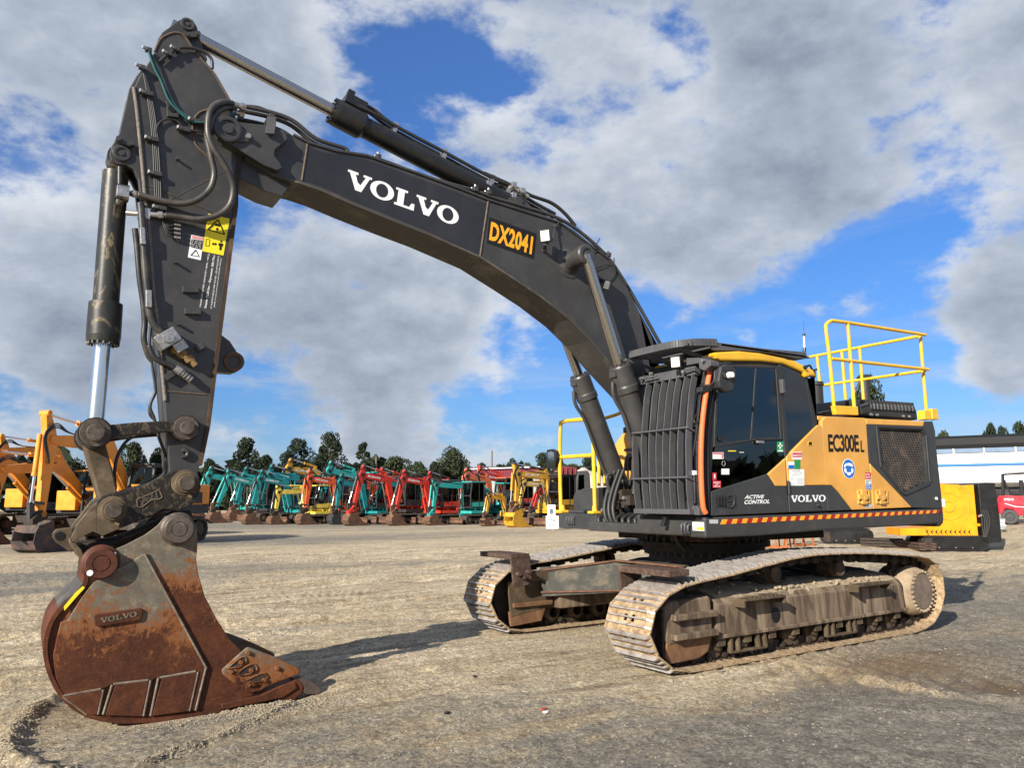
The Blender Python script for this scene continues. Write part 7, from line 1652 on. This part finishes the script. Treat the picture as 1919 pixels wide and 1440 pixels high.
# ---- signs
def board(u0, v0, u1, v1, D, name, label, txts, legs=True):
    a = W(u0, v1, D); b = W(u1, v1, D); top_ = W(u0, v0, D).z; rt = (b-a).normalized(); nm = Vector((rt.y, -rt.x, 0)); nm = nm if nm.dot(CAMP-a) > 0 else -nm
    cx_ = (a+b)/2; base = Vector((cx_.x, cx_.y, 0)); r = thing(name, label, 'sign', base); w = (b-a).length; hh = top_-a.z
    ang = math.atan2(rt.y, rt.x); r.rotation_euler = (0, 0, ang)
    mb = MB(); mb.box((0, 0, a.z+hh/2), (w, .02, hh)); mb.build('panel', white, r, .002)
    mb = MB(); 
    for s in (-1, 1): mb.box((s*w/2, 0, a.z+hh/2), (.02, .03, hh+.02))
    mb.build('edge', wear('sign_edge', [(.3, (.3, .15, .08)), (.7, (.5, .3, .18))], 3) if 'sign_edge' not in MATS else MATS['sign_edge'], r)
    mb = MB(); mb.box((0, .03, a.z*.5+hh*.2), (.05, .03, a.z+hh*.4)); mb.build('stake', greyp, r)
    sy = -1 if (Matrix.Rotation(-ang, 3, 'Z') @ nm).y < 0 else 1
    for t, fx0, fx1, fz0, fz1, bd in txts:
        vs, fs, me = text_mesh(t, bd, 1, 'CENTER'); bpy.data.meshes.remove(me); y = sy*.0115
        X0, X1 = (-w/2+fx0*w, -w/2+fx1*w) if sy < 0 else (w/2-fx0*w, w/2-fx1*w); Z0, Z1 = a.z+fz0*hh, a.z+fz1*hh
        lay(vs, fs, Vector((X0, y, Z0)), Vector((X1, y, Z0)), Vector((X0, y, Z1)), flat('sign_ink', (.04, .06, .10)) if 'sign_ink' not in MATS else MATS['sign_ink'], 'lettering', r)
board(1026, 946.5, 1041, 967, 39.5, 'aisle_sign', 'small white board with a black 8 above the one way board', [('8', .28, .72, .12, .62, .06), ('AISLE', .2, .8, .70, .84, .03)])
board(1023, 967.5, 1047, 991.5, 39.4, 'one_way_sign', 'white ONE WAY board standing on the ground under the 8', [('ONE', .18, .80, .52, .80, .02), ('WAY', .2, .82, .15, .43, .02)])

# ---- yellow tracked machine behind the counterweight and a second one
def crawler_base(r, x0, x1, yc, w, h):
    k = h/2; mb = MB(); pts = [(x1-k+k*math.cos(R_(a)), k+k*math.sin(R_(a))) for a in range(90, -91, -22)]+[(x0+k+k*math.cos(R_(a)), k+k*math.sin(R_(a))) for a in range(-90, -271, -22)]
    mb.prism(pts, yc-w/2, yc+w/2); n = int((x1-x0)/.07)
    for i in range(n):
        for z in (-.008, h+.008): mb.box((x0+k*.5+i*(x1-x0-k)/n, yc, z), (.035, w, .025))
    tk = mb.build('rubber_track', blackp, r, .004)
    mb = MB(); mb.box(((x0+x1)/2, yc, k), (x1-x0-h*1.3, w+.06, h*.62)); mb.build('track_frame', blackp, tk, .01)
    mb = MB()
    for i in range(3): x = x0+k+.25+i*(x1-x0-h-.5)/2; mb.cyl((x, yc+w/2+.02, k*.5), (x, yc+w/2+.045, k*.5), .02, .02, 8); mb.cyl((x, yc-w/2-.02, k*.5), (x, yc-w/2-.045, k*.5), .02, .02, 8)
    mb.build('frame_bolt', zinc, tk)
    mb = MB(); mb.lathe((x1-k, yc-w*.55, k), (0, 1, 0), [(0, 0), (.0, k*.75), (w*1.1, k*.75), (w*1.1, 0)], 16); mb.build('drive_wheel', innr, tk)
YM = paint('bright_machine_yellow', (.78, .29, .006), .35, .05)
a = G0(1712, 1029); b = G0(1835, 1034); rt = (b-a); L = rt.length; ang = math.atan2(-rt.y, -rt.x)
cr = thing('crawler_conveyor', 'bright yellow tracked machine with black radiator behind the counterweight', 'tracked machine', ((a+b)/2).to_tuple(), ang)
crawler_base(cr, -L/2, L/2, .5, .30, .45); crawler_base(cr, -L/2-.1, L/2-.1, -.75, .30, .45)
pm = L/123.0                                    # metres per picture pixel here; local x grows to the picture's left
lx = lambda u: (1773.5-u)*pm; lz = lambda v: (1030-v)*pm
mb = MB(); mb.box((0, -.1, .5), (L*.8, 1.2, .16)); mb.build('chassis', blackp, cr)
mb = MB(); mb.prism([(lx(1675), lz(1000)), (lx(1675), lz(986)), (lx(1716), lz(986)), (lx(1745), lz(980)), (lx(1756), lz(900)), (lx(1790), lz(902)), (lx(1796), lz(904)), (lx(1818), lz(902)), (lx(1818), lz(950)), (lx(1818), lz(1002)), (lx(1716), lz(1000))], -.6, .62); mb.build('body_panel', YM, cr, .01)
mb = MB()
for i in range(10):
    x = lx(1722+i*8.6); z = lz(993); mb.prism([(x+.0, z), (x-.09, z+.08), (x-.055, z), (x-.09, z-.08)], .621, .626)
mb.build('chevron_mark', blk, cr)
cxx, czz = lx(1768), lz(944)
mb = MB()
for rr, a0, a1 in ((.40, -60, 300), (.58, -50, 60), (.64, 5, 62), (.69, 5, 58), (.74, 5, 54)): mb.tube([(cxx-rr*1.0*math.cos(R_(t)), .625, czz+rr*1.0*math.sin(R_(t))) for t in np.linspace(a0, a1, 22)], .012, 5)
mb.tube([(cxx+.4*math.cos(R_(t))*.4, .63, czz+.4*math.sin(R_(t))*.4) for t in range(0, 361, 30)], .02, 6); mb.build('embossed_ring', caty, cr)
mb = MB(); mb.prism([(lx(1824), lz(1008)), (lx(1824), lz(900)), (lx(1838), lz(898)), (lx(1855), lz(899)), (lx(1858), lz(960)), (lx(1858), lz(1012)), (lx(1834), lz(1014))], -.75, .70); mb.build('radiator_tower', blackp, cr, .02)
mb = MB()
for i in range(6): mb.box((lx(1851), .2, lz(1000-i*17)), (.05, .9, .12), Matrix.Rotation(R_(25), 3, 'Y'))
mb.build('fan_louvre', dark2, cr)
mb = MB()
for i in range(4): mb.tube(spline([(lx(1826+i*3), .72, lz(950)), (lx(1828+i*3), .76, lz(975)), (lx(1822+i*2), .76, lz(1003))], 5), .014, 6)
mb.build('hose', rubber, cr); mb = MB(); mb.cyl((lx(1816), .55, lz(980)), (lx(1825), .55, lz(980)), .05, .05, 10); mb.cyl((lx(1819), .72, lz(963)), (lx(1825), .72, lz(961)), .04, .04, 10, mat=1); mb.build('coupling', [YM, zinc], cr)
mb = MB(); mb.tube([(lx(1722), .64, lz(985)), (lx(1729), .64, lz(1008))], .01, 5); mb.build('tie_strap', rubber, cr)
a = G0(1533, 1018); b = G0(1622, 1019); rt = (b-a); L = rt.length
c2 = thing('tracked_carrier', 'low black tracked carrier seen under the excavator body', 'tracked machine', ((a+b)/2).to_tuple(), math.atan2(-rt.y, -rt.x))
crawler_base(c2, -L/2, L/2, .4, .3, .46); crawler_base(c2, -L/2-.45, L/2-.45, -.8, .3, .46); mb = MB(); mb.box((0, -.2, .62), (L*.8, 1.1, .3)); mb.box((.2, -.2, 1.1), (L*.6, .9, .8)); mb.build('body', blackp, c2, .01)
# orange trestles, steel plates on the ground
for (u0, u1, v1, lab) in ((1432, 1475, 1030, 'rust orange steel trestle left, seen between tracks and body'), (1490, 1526, 1026, 'rust orange steel trestle right, beside the black carrier')):
    a = G0(u0, v1); b = G0(u1, v1); t = thing('steel_trestle', lab, 'trestle', ((a+b)/2).to_tuple(), math.atan2((b-a).y, (b-a).x), 'orange steel trestles'); w = (b-a).length
    mb = MB(); mb.bar((-w/2, 0, .06), (w/2, 0, .06), .07, .05); mb.bar((-w/2, .5, .06), (w/2, .5, .06), .07, .05); mb.build('foot_rail', orst if 'orst' in globals() else wear('orange_steel', [(.3, (.22, .06, .02)), (.7, (.42, .14, .04))], 5), t); orst = MATS['orange_steel']
    for x in (-w/2, 0, w/2): mb = MB(); mb.bar((x, 0, .05), (x*.8, .2, 1.15), .045, .045); mb.bar((x, .5, .05), (x*.8, .3, 1.15), .045, .045); mb.build('leg', orst, t)
    mb = MB(); mb.bar((-w/2*.8, .25, 1.17), (w/2*.8, .25, 1.17), .16, .05); mb.build('top_beam', orst, t)
def slab(name, lab, q0, q1, w, h, mat, cat='steel beam'):
    a = G0(*q0); b = G0(*q1); t = MB(); L = (b-a).length; t.box((0, 0, h/2), (L, w, h*.3)); t.box((0, 0, h*.15), (L, w*.9, h*.3)); t.box((0, 0, h*.86), (L, w, h*.28)); t.box((0, 0, h/2), (L, w*.3, h))
    o = t.build(name, mat, None, .01); o.location = (a+b)/2; o.rotation_euler = (0, 0, math.atan2((b-a).y, (b-a).x)); tag(o, lab, cat)
slab('steel_beam', 'rusty flat steel beam on the ground by the yellow tracked machine', (1690, 1027), (1740, 1031), .5, .22, rustst)
slab('steel_beam', 'dark steel beam on the ground behind the near track', (1617, 1022), (1690, 1027), .5, .26, innr)

# ---- white tipper trailer, forklift
D = 46; zg = lambda u: float(gz(*W(u, 900, D).to_tuple()[:2]))
a = W(1700, 900, D); b = W(2080, 900, D); g = float(gz(a.x, a.y)); rt = (b-a); rt.z = 0; L = rt.length; ang = math.atan2(-rt.y, -rt.x)
tt = thing('tipper_trailer', 'long white tipper trailer with blue stripes and black rolled tarp', 'trailer', ((a.x+b.x)/2, (a.y+b.y)/2, g), ang)
px2 = L/380; hz = lambda v: W(1840, v, D).z-g
wht = paint('white_trailer_paint', (.60, .61, .62), .35, .06, (.5, .5, .5)); blu = paint('trailer_blue', (.10, .165, .26), .4, .05)
mb = MB(); mb.prism([(1.25, hz(906)), (1.28, hz(880)), (1.28, hz(846)), (-1.28, hz(846)), (-1.28, hz(880)), (-1.25, hz(906)), (-.8, hz(914)), (.8, hz(914))], -L/2, L/2, 'X'); mb.build('tipping_body', wht, tt, .03)
mb = MB(); mb.box((0, 1.31, hz(847)), (L, .08, hz(843)-hz(851))); mb.build('side_rail', blu, tt); mb = MB(); mb.prism([(1.36, hz(843)), (1.42, hz(836)), (1.42, hz(824)), (1.2, hz(819)), (-1.2, hz(819)), (-1.4, hz(824)), (-1.36, hz(843))], -L/2+.1, L/2-.1, 'X'); mb.build('rolled_tarp', bint, tt)
mb = MB(); mb.box((0, 1.285, hz(873)), (L, .012, .11)); mb.build('stripe', flat('sky_blue', (.03, .16, .34)), tt); mb = MB(); mb.box((0, 1.285, hz(875.6)), (L, .012, .03)); mb.build('stripe', flat('navy', (.02, .05, .2)), tt)
for i in range(6): mb = MB(); mb.box((-L/2+1+i*(L-2)/5, 1.38, hz(848)), (.06, .05, .28)); mb.build('tarp_hook', zinc, tt)
mb = MB(); mb.box((lambda u: (1890-u)*px2)(1882), ) if False else mb.box(((1890-1882)*px2, 1.29, hz(858)), (.22, .012, .20)); mb.build('red_label', flat('pink_print', (.7, .35, .33)), tt)
mb = MB(); mb.box((0, .5, hz(919)), (L*.96, .14, .3)); mb.box((0, -.5, hz(919)), (L*.96, .14, .3)); mb.box((0, 1.1, hz(926)), (L*.5, .1, .35)); mb.build('chassis', blackp, tt)
for i, x in enumerate((-3.4, -2.2, -1.0, 3.0, 4.2)):
    mb = MB(); mb.lathe((x, .85, .52), (0, 1, 0), [(0, .3), (0, .5), (.05, .52), (.30, .52), (.35, .5), (.35, .3), (.30, .28), (.25, .12), (.33, .1), (.33, 0)], 24); mb.build('wheel', rubber, tt)
g0 = G0(1893, 972); D = 38; g0 = W(1895, 972, D); g0.z = float(gz(g0.x, g0.y))
d_ = (W(1919, 972, D)-W(1872, 972, D)); d_.z = 0; ang = math.atan2(-d_.y, -d_.x); pm = d_.length/47
fk = thing('forklift', 'bright red forklift with black overhead guard at the right edge', 'forklift', (g0.x, g0.y, g0.z), ang)
lx = lambda u: (1895-u)*pm; zb = W(1895, 972, D).z; lz = lambda v: W(1895, v, D).z-g0.z
fred = paint('forklift_red', (.60, .01, .025), .3, .03)
mb = MB(); mb.prism([(lx(1873), lz(963)), (lx(1872), lz(935)), (lx(1876), lz(930)), (lx(1890), lz(929)), (lx(1925), lz(931)), (lx(1940), lz(938)), (lx(1940), lz(966)), (lx(1905), lz(966)), (lx(1900), lz(955)), (lx(1885), lz(953)), (lx(1881), lz(966))], -.55, .55); mb.build('body', fred, fk, .04)
mb = MB()
for y in (-.45, .45):
    mb.tube([(lx(1884), y, lz(930)), (lx(1887), y, lz(889))], .055, 8); mb.tube([(lx(1887), y, lz(889)), (lx(1935), y, lz(887))], .04, 8); mb.tube([(lx(1935), y, lz(887)), (lx(1938), y, lz(935))], .05, 8)
for i in range(6): x = 1888+i*9; mb.box((lx(x), 0, lz(888)), (.04, .95, .05))
mb.build('overhead_guard', blackp, fk)
for x in (1893, 1935):
    for y in (.5, -.5): mb = MB(); mb.lathe((lx(x), y-.1, .30), (0, 1, 0), [(0, .14), (0, .28), (.03, .30), (.17, .30), (.2, .28), (.2, .16), (.15, .14), (.15, .05), (.2, .05), (.2, 0)], 24); mb.build('wheel', [rubber], fk)
mb = MB(); mb.tube(spline([(lx(1898), 0, lz(928)), (lx(1894), 0, lz(914)), (lx(1890), 0, lz(908))], 4), .03, 6); mb.tube([(lx(1890)+.02*math.cos(t), .18*math.cos(t), lz(908)+.16*math.sin(t)) for t in [k*math.pi/6 for k in range(13)]], .02, 5); mb.build('steering_wheel', blackp, fk)
mb = MB(); mb.box((lx(1912), 0, lz(925)), (.5, .5, .14)); mb.box((lx(1920), 0, lz(912)), (.14, .5, .5)); mb.build('seat', bint, fk, .03)
vs, fs, me = text_mesh('CPCD-30', .03); lay(vs, fs, Vector((lx(1885), .553, lz(938.5))), Vector((lx(1903), .553, lz(938.5))), Vector((lx(1885), .553, lz(934.5))), white, 'lettering', fk)
mb = MB(); mb.tube([(lx(1886), .552, lz(944)), (lx(1905), .556, lz(950)), (lx(1925), .556, lz(951))], .02, 4); mb.build('white_swoosh', white, fk)
mb = MB(); rn = random.Random(4); vs = []; fs = []
c0 = W(1860, 955, 34); z0 = float(gz(c0.x, c0.y))
for i in range(9):
    for j in range(7):
        a_ = i/8*math.pi; rr = .38*math.sin((j+.6)/7*math.pi*.9)+rn.uniform(-.09, .09); vs.append((c0.x+math.cos(a_*2)*rr*.8, c0.y+math.sin(a_*2)*rr, z0+(6-j)/6*.7*(.8+rn.random()*.3)))
for i in range(8):
    for j in range(6): fs.append((i*7+j, i*7+j+1, (i+1)*7+j+1, (i+1)*7+j))
mb.add(vs, fs); o = mb.build('plastic_wrap', flat('clear_wrap', (.42, .44, .46), .25)); tag(o, 'crumpled white plastic wrap beside the red forklift', 'plastic sheet')

# ---- scrap farm machine, tarp heap, utility cab, shed behind the signs
c4 = crop(840, 820, 6.854)
g0 = W(1062, 985, 47); g0.z = 0; ang = math.atan2(-(RGT.y), -(RGT.x)); pm = 47/FPX; pm *= 1/FWD.dot(ray(1062, 935).normalized())
lx = lambda u: (1062-u)*pm; lz = lambda v: (984-v)*pm
hv = thing('red_harvester', 'old dark red harvester with ribbed drum behind the right platform', 'farm machine', g0.to_tuple(), ang)
dr = wear('old_red', [(.3, (.09, .012, .014)), (.6, (.18, .025, .03)), (.8, (.30, .10, .08))], 2, rough=.6)
mb = MB(); mb.prism([(lx(1036), lz(900)), (lx(1040), lz(888)), (lx(1055), lz(879)), (lx(1075), lz(881)), (lx(1084), lz(892)), (lx(1082), lz(905)), (lx(1045), lz(910))], -1, 1); mb.build('hood', dr, hv, .05)
for i in range(5): mb = MB(); x = 1044+i*8; mb.tube([(lx(x), 1.02, lz(905)), (lx(x+1), 1.1, lz(892)), (lx(x+2), 1.02, lz(882))], .05, 6); mb.build('rib', dr, hv)
mb = MB(); mb.cyl((lx(1066), -.8, lz(922)), (lx(1066), .8, lz(922)), .55, .55, 24); mb.build('drum', brst, hv); mb = MB(); mb.box((lx(1060), 0, lz(945)), (1.6, 1.6, .5)); mb.build('frame', innr, hv)
for x in (1048, 1076): mb = MB(); mb.lathe((lx(x), .8, .5), (0, 1, 0), [(0, .25), (0, .5), (.3, .5), (.3, .25), (.2, .2), (.2, 0)], 20); mb.build('wheel', rubber, hv)
g0 = W(1096, 985, 45); g0.z = 0
vh = thing('utility_vehicle', 'dark grey vehicle cab with tall window behind the yellow front rail', 'vehicle', g0.to_tuple(), ang); lx = lambda u: (1096-u)*pm; lz = lambda v: (984-v)*pm
mb = MB(); mb.prism([(lx(1080), lz(935)), (lx(1080), lz(905)), (lx(1084), lz(890)), (lx(1100), lz(889)), (lx(1104), lz(895)), (lx(1106), lz(935))], -.7, .7); mb.build('cab_body', dark2, vh, .06)
mb = MB(); mb.prism([(lx(1083), lz(922)), (lx(1085), lz(897)), (lx(1094), lz(896)), (lx(1094), lz(922))], .701, .72); mb.build('window', glc, vh); mb = MB(); mb.box((lx(1120), 0, lz(930)), (1.4, 1.4, .6)); mb.build('tray', dark3, vh, .02)
for x in (1084, 1120): mb = MB(); mb.lathe((lx(x), .5, .45), (0, 1, 0), [(0, .2), (0, .45), (.25, .45), (.25, .2), (.15, 0)], 20); mb.build('wheel', rubber, vh)
g0 = W(1102, 980, 56); mb = MB(); rn = random.Random(8); vs = []; fs = []; nx, ny = 22, 12
for i in range(nx):
    for j in range(ny):
        fx0 = i/(nx-1)*2-1; fy0 = j/(ny-1)*2-1; h = max(0, (1-fx0*fx0))**.6*max(0, 1-fy0*fy0)**.5*(3.6+1.0*fx0*-.6)+.35*mnoise.noise(Vector((fx0*4, fy0*3, 2))); vs.append((g0.x+fx0*2.6*RGT.x+fy0*1.6*RGT.y, g0.y+fx0*2.6*RGT.y-fy0*1.6*RGT.x, max(-.05, h)))
for i in range(nx-1):
    for j in range(ny-1): fs.append((i*ny+j, i*ny+j+1, (i+1)*ny+j+1, (i+1)*ny+j))
mb.add(vs, fs, True); o = mb.build('tarp_heap', flat('dusty_tarp', (.50, .44, .38), .8)); tag(o, 'tall heap under a pale wrinkled tarp behind the right platform', 'tarp heap')
g0 = W(942, 960, 74); g0.z = 0; sh = thing('storage_shed', 'long low shed with dark red gable and white roof edge beyond the row', 'shed', g0.to_tuple(), ang); pm = 74/FPX*1.0; lx = lambda u: (942-u)*pm; lz = lambda v: 1.567+(936-v)*pm
mb = MB(); mb.prism([(lx(880), 0), (lx(880), lz(882)), (lx(1010), lz(879)), (lx(1010), 0)], -5, 0); mb.build('wall', flat('dark_red_cladding', (.20, .035, .045), .6), sh)
mb = MB(); mb.prism([(lx(878), lz(883)), (lx(878), lz(880.6)), (lx(1012), lz(877)), (lx(1012), lz(879.5))], -5.2, .25); mb.build('roof', flat('white_roof', (.62, .63, .65)), sh, .02)
for i in range(30): mb = MB(); x = lx(882)+(lx(1008)-lx(882))*i/29; mb.box((x, .02, lz(900)), (.05, .03, 2.2)); mb.build('cladding_rib', flat('dark_red_rib', (.16, .03, .035)) if i == 0 else MATS['dark_red_rib'], sh)
g0 = W(965, 960, 62); g0.z = 0; s2 = thing('grey_container', 'pale grey container roof between the red arm and the ochre excavator', 'container', g0.to_tuple(), ang); pm2 = 62/FPX
mb = MB(); mb.box((0, 0, 1.6), (5.2, 2.4, 3.2)); mb.build('body', flat('container_grey', (.38, .38, .36), .6), s2, .03)
for i in range(18): mb = MB(); mb.box((-2.45+i*.288, 1.22, 1.6), (.10, .05, 2.9)); mb.build('corrugation', MATS['container_grey'], s2)

# ---- poles and wires
def pole(u, vt, D, lab, arms):
    b = W(u, 950, D); b.z = 0; t = thing('power_pole', lab, 'pole', b.to_tuple(), ang); zt = W(u, vt, D).z
    mb = MB(); mb.cyl((0, 0, 0), (0, 0, zt), .17, .10, 10); mb.build('post', wear('pole_wood', [(.3, (.10, .08, .06)), (.7, (.2, .17, .14))], 4) if 'pole_wood' not in MATS else MATS['pole_wood'], t)
    for z, w in arms: mb = MB(); mb.box((0, 0, zt-z), (w, .12, .12)); mb.build('crossarm', MATS['pole_wood'], t)
    return b, zt
p1 = pole(922, 845, 105, 'tall power pole with short crossarm beyond the middle of the row', ((.3, .3), (2.2, 1.6))); p2 = pole(703, 856, 105, 'plain power pole between the slender tree and the bushy ones', ((.4, .3),))
def wire(a, b, sag, lab):
    mb = MB(); mb.tube([a.lerp(b, k/14)-Vector((0, 0, sag*4*(k/14)*(1-k/14))) for k in range(15)], .018, 4); o = mb.build('power_line', rubber); tag(o, lab, 'wire')
a = Vector((p1[0].x, p1[0].y, p1[1]-2.2)); b = Vector((p2[0].x, p2[0].y, p2[1]-.4)); wire(a, b, .7, 'thin power line between the two poles'); wire(a, W(1290, 868, 105), .8, 'thin power line running right from the tall pole')

# ---- trees
leafm = {}
def leafmat(name, a, b_):
    mt, nt, b = nodes(name); v = ncoord(nt); oi = nt.nodes.new('ShaderNodeNewGeometry')
    n = nnoise(nt, v, .8, 4, .6); f = nmath(nt, 'ADD', nmath(nt, 'MULTIPLY', n, .6), nmath(nt, 'MULTIPLY', oi.outputs['Random Per Island'], .4))
    nt.links.new(nramp(nt, f, [(.3, a), (.7, b_)]), b.inputs['Base Color']); b.inputs['Roughness'].default_value = .8; b.inputs['Specular IOR Level'].default_value = .2; return mt
lf = [leafmat('gum_leaves', (.010, .016, .008), (.038, .052, .024)), leafmat('olive_leaves', (.014, .021, .009), (.055, .07, .03)), leafmat('dark_leaves', (.008, .013, .007), (.028, .040, .018))]
bark = wear('bark', [(.3, (.10, .085, .07)), (.7, (.26, .23, .19))], 3)
def make_tree(seed, H, Wd, crown0=.35, clumps=26, leaf=.30, kind=0, per=230):
    leaf *= 1.25
    rn = random.Random(seed); tr = MB(); lv_ = MB()
    tr.tube(spline([(0, 0, 0), (rn.uniform(-.02, .02)*H, 0, H*.25), (rn.uniform(-.04, .04)*H, rn.uniform(-.03, .03)*H, H*.55), (rn.uniform(-.05, .05)*H, 0, H*.85)], 5), lambda i: H*.022*(1-i/18)+.02, 7)
    for c in range(clumps):
        f = rn.random()**.8; z = H*(crown0+(1-crown0)*f*.93); rad = Wd/2*math.sin(math.pi*min(1, .22+f*.72))*rn.uniform(.25, 1.0); a = rn.uniform(0, 2*math.pi); cx_, cy_ = rad*math.cos(a), rad*math.sin(a); cr_ = Wd*rn.uniform(.13, .25)
        zb_ = H*(.25+.5*f); tr.tube([(0, 0, zb_*.9), (cx_*.5, cy_*.5, zb_+(z-zb_)*.6), (cx_, cy_, z)], lambda i: (.05-.015*i)*H/10, 5)
        for k in range(per):
            while True:
                p = Vector((rn.uniform(-1, 1), rn.uniform(-1, 1), rn.uniform(-1, 1)))
                if p.length < 1: break
            p = p.normalized()*(p.length**.45); p = Vector((cx_+p.x*cr_, cy_+p.y*cr_, z+p.z*cr_*.72)); s_ = leaf*rn.uniform(.6, 1.3)
            u_ = Vector((rn.gauss(0, 1), rn.gauss(0, 1), rn.gauss(0, 1))).normalized(); w_ = u_.cross(Vector((rn.gauss(0, 1), rn.gauss(0, 1), rn.gauss(0, 1)))).normalized()
            lv_.add([p-u_*s_*.5, p+w_*s_*.22, p+u_*s_*.5, p-w_*s_*.22], [(0, 1, 2, 3)])
    a_ = tr.build('trunk', bark); b_ = lv_.build('crown', lf[kind]); ma, mc = a_.data, b_.data; bpy.data.objects.remove(a_); bpy.data.objects.remove(b_); return ma, mc, H, Wd
kinds = [make_tree(1, 10, 5.2, .40, 24, .34, 0), make_tree(2, 10, 6.0, .25, 34, .34, 0), make_tree(3, 10, 3.6, .35, 18, .32, 0), make_tree(4, 6, 6.5, .12, 34, .36, 1), make_tree(5, 6, 5.0, .15, 26, .34, 2), make_tree(6, 8, 7.5, .3, 34, .36, 1)]
def tree(k, u, vt, wpx, D, lab, base=0, group='gum trees beyond the yard'):
    ma, mc, H, Wd = kinds[k]; b = W(u, 950, D); b.z = base; h = W(u, vt, D).z-base; t = thing('gum_tree', lab, 'tree', b.to_tuple(), rnd_c.random()*6.28, group); sw = wpx*D/FPX/Wd; t.scale = (sw, sw, h/H)
    for nm, me in (('trunk', ma), ('crown', mc)): o = bpy.data.objects.new(nm, me); col.objects.link(o); o.parent = t
for a_ in ((0, 463, 821, 52, 98, 'tall rounded gum tree above the teal excavators, farthest left of the tall ones'), (4, 492, 858, 52, 96, 'dark bushy tree filling the gap right of the leftmost tall gum'), (4, 438, 872, 48, 100, 'low dark tree left of the tall rounded gum'),
           (1, 553, 824, 64, 100, 'broad gum tree left of the tallest one'), (1, 614, 812, 64, 98, 'tallest gum tree, behind the orange excavator'), (4, 585, 868, 60, 94, 'low bush joining the two largest gums'), (2, 680, 827, 34, 98, 'slender open gum tree standing alone by the plain pole'),
           (4, 648, 872, 44, 95, 'low bush at the right foot of the tallest gum'), (3, 740, 858, 80, 96, 'wide rounded green tree right of the slender gum'), (3, 785, 868, 60, 94, 'lower green tree joined to the wide rounded one'), (5, 848, 846, 74, 98, 'spreading gum tree left of the tall power pole'), (4, 815, 870, 40, 95, 'dark bush under the spreading gum'),
           (0, 958, 860, 24, 125, 'small airy gum tree right of the tall power pole'), (4, 905, 872, 40, 120, 'small tree left of the tall power pole'), (4, 935, 874, 34, 120, 'small bush at the foot of the tall power pole'), (3, 990, 870, 50, 110, 'low tree behind the ochre excavator boom'), (1, 1018, 850, 50, 92, 'dark pine-like tree behind the platform mirror'),
           (3, 1075, 872, 70, 95, 'rounded tree behind the tarp heap'), (0, 1106, 855, 34, 100, 'tree top rising behind the yellow front rail'), (3, 1150, 872, 70, 95, 'tree mostly hidden behind the boom cylinders'),
           (3, 243, 832, 60, 80, 'tree behind the amber booms, seen left of the arm'), (4, 292, 845, 46, 82, 'darker tree behind the amber cab, next to the arm'), (4, 205, 862, 50, 84, 'small tree seen between the amber booms'), (4, 390, 865, 40, 88, 'tree just right of the arm beside the amber rail'), (5, 130, 868, 70, 84, 'tree seen under the front amber boom'), (4, 345, 868, 60, 88, 'tree hidden mostly by the lower arm'),
           (5, 1640, 728, 96, 42, 'airy gum tree rising behind the engine hood'), (3, 1782, 811, 46, 75, 'rounded tree top over the white trailer, nearest the counterweight'), (4, 1868, 801, 34, 75, 'olive tree top over the middle of the trailer'), (4, 1892, 806, 30, 76, 'lower tree top right of the olive one'), (1, 1925, 792, 40, 70, 'tree top cut by the right edge above the trailer')): tree(*a_)
# far belt of scrub that closes the horizon
mb = MB(); rn = random.Random(9)
for k in range(34000):
    a_ = YAW+R_(rn.uniform(-48, 30) if k < 24000 else rn.uniform(30, 312)); D = rn.uniform(118, 160) if k < 24000 else rn.uniform(90, 130); h = 6.2+2.6*mnoise.noise(Vector((a_*16, 0, 3)))+1.6*mnoise.noise(Vector((a_*55, 1, 3))); z = rn.random()**.6*h
    p = Vector((CAMP.x+D*math.cos(a_), CAMP.y+D*math.sin(a_), z)); s_ = rn.uniform(.6, 1.2) if k < 24000 else rn.uniform(1, 2)
    u_ = Vector((rn.gauss(0, 1), rn.gauss(0, 1), rn.gauss(0, 1))).normalized(); w_ = u_.cross(Vector((rn.gauss(0, 1), rn.gauss(0, 1), rn.gauss(0, 1)))).normalized()
    mb.add([p-u_*s_, p+w_*s_*.6, p+u_*s_, p-w_*s_*.6], [(0, 1, 2, 3)])
o = mb.build('treeline', lf[2], None, 0, kind='stuff'); o['label'] = 'far belt of dark scrub along the horizon'
